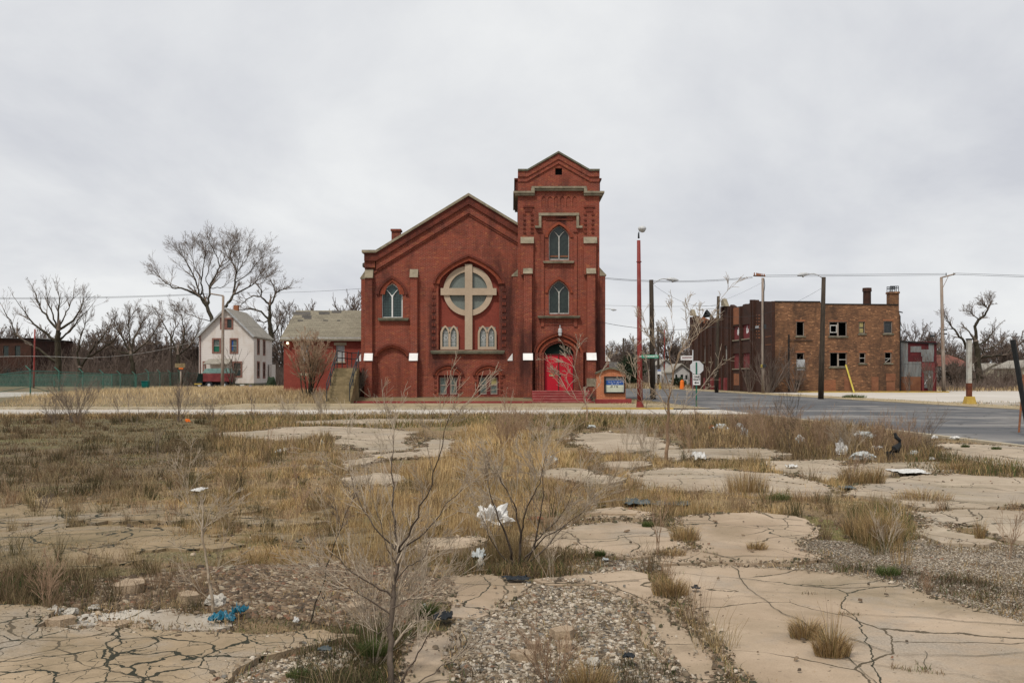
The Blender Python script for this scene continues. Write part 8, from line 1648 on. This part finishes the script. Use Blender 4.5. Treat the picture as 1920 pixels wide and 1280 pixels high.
# ------------------------------------------------------------------ litter and broken concrete
def chunk(label, px, py, wpx, dpx, th, mat, seed, name='concrete_chunk', tilt=0.0, cat='rubble'):
    x, Y = G(px, py); w = wpx * Y / F / 2; d = dpx * Y * Y / (F * CH) / 2; r_ = random.Random(seed); n = r_.choice((5, 6, 7)); P = [(x + w * math.cos(k * 6.283 / n + r_.uniform(-.25, .25)) * r_.uniform(.8, 1.1), Y + d * math.sin(k * 6.283 / n + r_.uniform(-.25, .25)) * r_.uniform(.8, 1.1)) for k in range(n)]; P = jag(P, .012, .03, seed)
    tri = tessellate_polygon([[Vector((a, b, 0)) for a, b in P]]); n = len(P); mb = MB(); zf = lambda a: .01 + th + (a - x) * tilt
    mb.add([(a, b, zf(a)) for a, b in P] + [(a + r_.uniform(-.01, .01), b + r_.uniform(-.01, .01), -.02) for a, b in P], [tuple(t) for t in tri] + [(i, (i+1) % n, n + (i+1) % n, n + i) for i in range(n)])
    return tag(mb.build(name, M[mat], None, (x, Y, 0)), label, cat)
for i, a in enumerate(((240, 1104, 62, 18, .055, 'chunk', 'thick tan slab piece lying on the brown rubble', .05), (356, 1124, 44, 13, .05, 'chunk', 'tan slab piece left of the white concrete lump', -.1), (405, 1130, 38, 9, .07, 'chunkw', 'white concrete lump at the foot of the pale sapling', .1), (118, 1170, 62, 13, .05, 'chunk', 'tan broken slab lying on the white patch edge, lower left', .12), (214, 1176, 66, 13, .03, 'chunk', 'tilted tan slab piece beside the crazed paving', .1), (262, 1182, 34, 12, .03, 'chunk', 'small tan slab piece right of the tilted one', -.1), (100, 1148, 28, 8, .06, 'chunkw', 'grey rock beside the raised crazed slab edge', 0), (132, 1150, 28, 9, .05, 'chunkw', 'pale rock right of the grey one at lower left', .2), (176, 1138, 20, 5, .03, 'chunkw', 'flat pale stone in the moss above the white patch', 0), (900, 1062, 16, 12, .09, 'chunkw', 'upright pale stone left of the many-stemmed shrub', .1), (428, 1068, 22, 8, .04, 'stone', 'brown stone in the rubble above the pale sapling', 0),
    (1055, 1192, 52, 14, .05, 'chunk', 'tan broken slab on the gravel, the upper one', .15), (1000, 1216, 40, 10, .04, 'chunk', 'tan slab shard on the gravel, the left one', -.1), (1058, 1216, 40, 10, .04, 'chunk', 'tan slab shard on the gravel beside the green glass', .1), (985, 1232, 60, 10, .03, 'chunk', 'long tan slab shard at the front of the gravel', 0), (1112, 1242, 24, 8, .04, 'chunkw', 'small white stone on the gravel front', 0), (670, 1144, 40, 14, .05, 'chunk', 'long pale stone near the foot of the thin leaning stem', .1), (590, 1062, 24, 6, .03, 'chunkw', 'flat white stone in the rubble, left of the nearest sapling', 0), (640, 1200, 70, 8, .03, 'chunk', 'flat slab edge left of the nearest sapling', 0), (1150, 968, 100, 6, .05, 'chunk', 'long raised slab edge below the dark tarpaulin', 0))):
    if a[5] in ('chunkw', 'stone'):
        x, Y = G(a[0], a[1]); blob('stone', a[6], 'rubble', a[5], (x, Y, 0), (a[2] * Y / F / 2, a[3] * Y * Y / (F * CH) / 2, a[4] * .7), 400 + i, 3, .55)
    else: chunk(a[6], a[0], a[1], a[2], a[3], a[4] * .75, a[5], 400 + i, tilt=a[7] * .6)
def sheet(name, label, cat, px, py, wpx, dpx, mat, seed, height=.05, n=22, z0=.045, edge=.35):
    x, Y = G(px, py); w = wpx * Y / F / 2; d = dpx * Y * Y / (F * CH) / 2; gx2, gy2 = np.meshgrid(np.linspace(-1, 1, n), np.linspace(-1, 1, n)); a = np.arctan2(gy2, gx2); rr = np.maximum(np.abs(gx2), np.abs(gy2)); s_ = 1 - edge * rr * (.4 + 1.2 * vnoise(np.cos(a) * 2 + seed, np.sin(a) * 2, seed))
    X = x + gx2 * s_ * w; Yv = Y + gy2 * s_ * d; f = 4.5 / max(w, .05); Z = z0 + height * np.abs(fbm(X * f, Yv * f, seed, 5) - .45) * 3 * (1 - .5 * rr)
    me = grid_mesh(name, X, Yv, Z, None); o = link(name, me, M[mat], None, (x, Y, z0)); m_ = o.modifiers.new('thickness', 'SOLIDIFY'); m_.thickness = .004; return tag(o, label, cat)
sheet('plastic_netting', 'crumpled bright blue plastic netting below the pale sapling', 'rubbish', 420, 1166, 72, 14, 'plastic_blue', 3, .07, 40, .02, .5); sheet('plastic_netting', 'thin end of the blue netting reaching up right to the twigs', 'rubbish', 448, 1152, 34, 18, 'plastic_blue', 6, .08, 24, .02, .6)
sheet('rubber_mat', 'black rubber mat lying on the slab below the many-stemmed shrub', 'mat', 969, 1094, 72, 13, 'rubber', 4, .035, 16); sheet('rubber_scrap', 'black scrap at the gravel corner right of the nearest sapling', 'scrap', 832, 1168, 50, 18, 'rubber', 5, .06, 16)
sheet('tarpaulin', 'long dark grey tarpaulin lying in the straw, centre right', 'tarpaulin', 1195, 946, 95, 14, 'tarp', 8, .07, 24, .03); sheet('tarpaulin', 'pointed grey tarpaulin strip reaching right beside the long one', 'tarpaulin', 1262, 948, 85, 8, 'tarp', 9, .05, 20, .03)
sheet('plastic_sheet', 'flat white sheet on the right slabs before the weeds', 'sheet', 1706, 889, 90, 12, 'plastic', 10, .03, 20, .05); sheet('dark_scrap', 'dark flat scrap on the slab before the stalky tuft', 'scrap', 1588, 919, 44, 7, 'tarp', 11, .03, 14)
sheet('slate_piece', 'bluish black piece on the gravel at the bottom centre', 'scrap', 1180, 1246, 46, 14, 'rubber', 12, .04, 12, .05, .6); sheet('slate_piece', 'bluish piece on the white pebbles left of the nearest sapling', 'scrap', 610, 1232, 34, 10, 'tarp', 13, .03, 12, .05); sheet('black_lump', 'small black lump right of the straw tuft on the centre slab', 'scrap', 1303, 1112, 24, 7, 'rubber', 14, .03, 10)
sheet('paper_sheet', 'flattened white paper in the grass at left', 'paper', 372, 924, 30, 9, 'plastic', 15, .03, 14, .05); sheet('paper_sheet', 'white folded scrap left of the far pale slab', 'paper', 528, 850, 20, 8, 'plastic', 16, .10, 12, .05); sheet('paper_sheet', 'tiny white scrap right of the reddish stalk cluster', 'paper', 603, 838, 8, 3, 'plastic', 17, .2, 8)
sheet('plastic_sheet', 'crumpled clear plastic left of the shrub foot', 'plastic', 897, 1050, 34, 16, 'plastic_grey', 18, .07, 18); sheet('plastic_sheet', 'white plastic piece in the grass right of the tall sapling foot', 'plastic', 1312, 864, 34, 6, 'plastic', 19, .2, 14); sheet('plastic_sheet', 'pale scrap on the slab beyond the centre right tuft', 'plastic', 1485, 880, 26, 3, 'plastic', 20, .1, 12)
def bag(label, px, py, wpx, hpx, mat, seed, rough=.55, name='plastic_bag', z=.02, Y=None):
    if Y is None: x, Y = G(px, py)
    x = X_(px, Y); w = wpx * Y / F / 2; h = hpx * Y / F; return blob(name, label, 'rubbish', mat, (x, Y, z), (w, w * .8, h * .62), seed, 4, rough)
bag('torn white plastic bag standing in the straw left of the many-stemmed shrub', 926, 988, 46, 42, 'plastic', 1, .9)
for px, py, w, h, mt, sd, lb in ((1036, 868, 18, 14, 'plastic_grey', 2, 'small clear bag in the straw above the shrub'), (1352, 806, 24, 13, 'plastic_grey', 3, 'grey white bag before the roadside weeds, left end'), (1335, 805, 8, 8, 'orange', 4, 'small orange red scrap left of the grey white bag'), (1388, 804, 18, 12, 'plastic_grey', 5, 'clear bag right of the grey white bag'), (1578, 852, 18, 30, 'plastic', 6, 'torn white bag standing highest among the roadside rubbish'), (1618, 862, 40, 16, 'plastic_grey', 7, 'clear flattened bag right of the standing white one'), (1620, 822, 34, 16, 'plastic_grey', 8, 'clear film caught in the roadside weeds'), (1645, 845, 24, 10, 'plastic', 9, 'white scraps between the clear bag and the black rag'), (1712, 855, 16, 11, 'plastic_grey', 10, 'pale bag at the right end of the roadside rubbish'), (1748, 862, 10, 5, 'plastic', 11, 'tiny white lump at the weed edge by the long grass'), (1753, 822, 12, 7, 'plastic', 12, 'small white bag on the road edge, the left one'), (1790, 823, 16, 6, 'plastic', 13, 'small white cup-like litter on the road edge, the right one'), (1395, 820, 14, 20, 'plastic_grey', 14, 'torn film hanging in the left roadside weeds'), (1500, 832, 16, 18, 'plastic_grey', 15, 'clear film hanging in the middle roadside weeds'), (352, 791, 9, 6, 'orange', 16, 'orange scrap near the far street at left'), (580, 752, 11, 7, 'plastic', 17, 'white bag at the foot of the annex bush'), (715, 861, 12, 5, 'yellow', 18, 'small yellowish scrap on the far slab'), (1110, 802, 14, 6, 'plastic_grey', 19, 'grey scrap by the foot of the pale church sapling'), (1005, 975, 32, 5, 'rustboard', 20, 'rusty brown box lid behind the shrub'), (555, 1168, 9, 10, 'plastic', 21, 'small white can in the weeds right of the blue netting'), (795, 1145, 9, 12, 'plastic', 22, 'small white tub in the green grass by the black scrap'), (1135, 1052, 12, 5, 'plastic_grey', 23, 'glassy scrap on the small gravel patch')): bag(lb, px, py, w, h, mt, sd, name='litter_piece')
rag = thing('black_rag', 'black rag snagged upright on stems in the roadside weeds', 'rubbish', (*G(1675, 862), 0)); Y = G(1675, 862)[1]
mb = MB(); pts = [(1672, 862), (1668, 850), (1680, 843), (1689, 834), (1690, 826), (1684, 820), (1682, 812)]; mb.tube([(X_(a, Y), Y + .02 * i, Z_(b, Y)) for i, (a, b) in enumerate(pts)], [.08, .10, .09, .05, .035, .045, .03], 6); mb.build('cloth', M['black'], rag)

# ------------------------------------------------------------------ kinds that repeat share a group
GR = {'utility_pole': 'utility poles along the streets', 'street_lamp': 'street lamps', 'overhead_wire': 'overhead wires', 'street_sign': 'street name blades', 'weed_clump': 'dead weed clumps on the lot', 'bare_bush': 'leafless bushes', 'grass_tuft': 'single grass tufts on the slabs', 'dead_stalk': 'dead upright stalks on the lot', 'sapling': 'saplings on the lot', 'concrete_chunk': 'broken concrete pieces', 'stone': 'loose pale stones', 'litter_piece': 'scattered litter', 'distant_house': 'distant houses', 'chain_link_fence': 'green chain-link fences', 'leaning_post': 'leaning posts', 'tarpaulin': 'tarpaulin pieces in the straw', 'bare_tree': 'bare trees', 'plastic_sheet': 'plastic sheets on the lot', 'paper_sheet': 'paper scraps on the lot'}
for o in S.objects:
    if o.parent is None and o.type in ('EMPTY', 'MESH') and not o.get('kind') and not o.get('group'):
        k = o.name.split('.')[0]
        if k in GR or k == 'blades': o['group'] = GR.get(k, '')
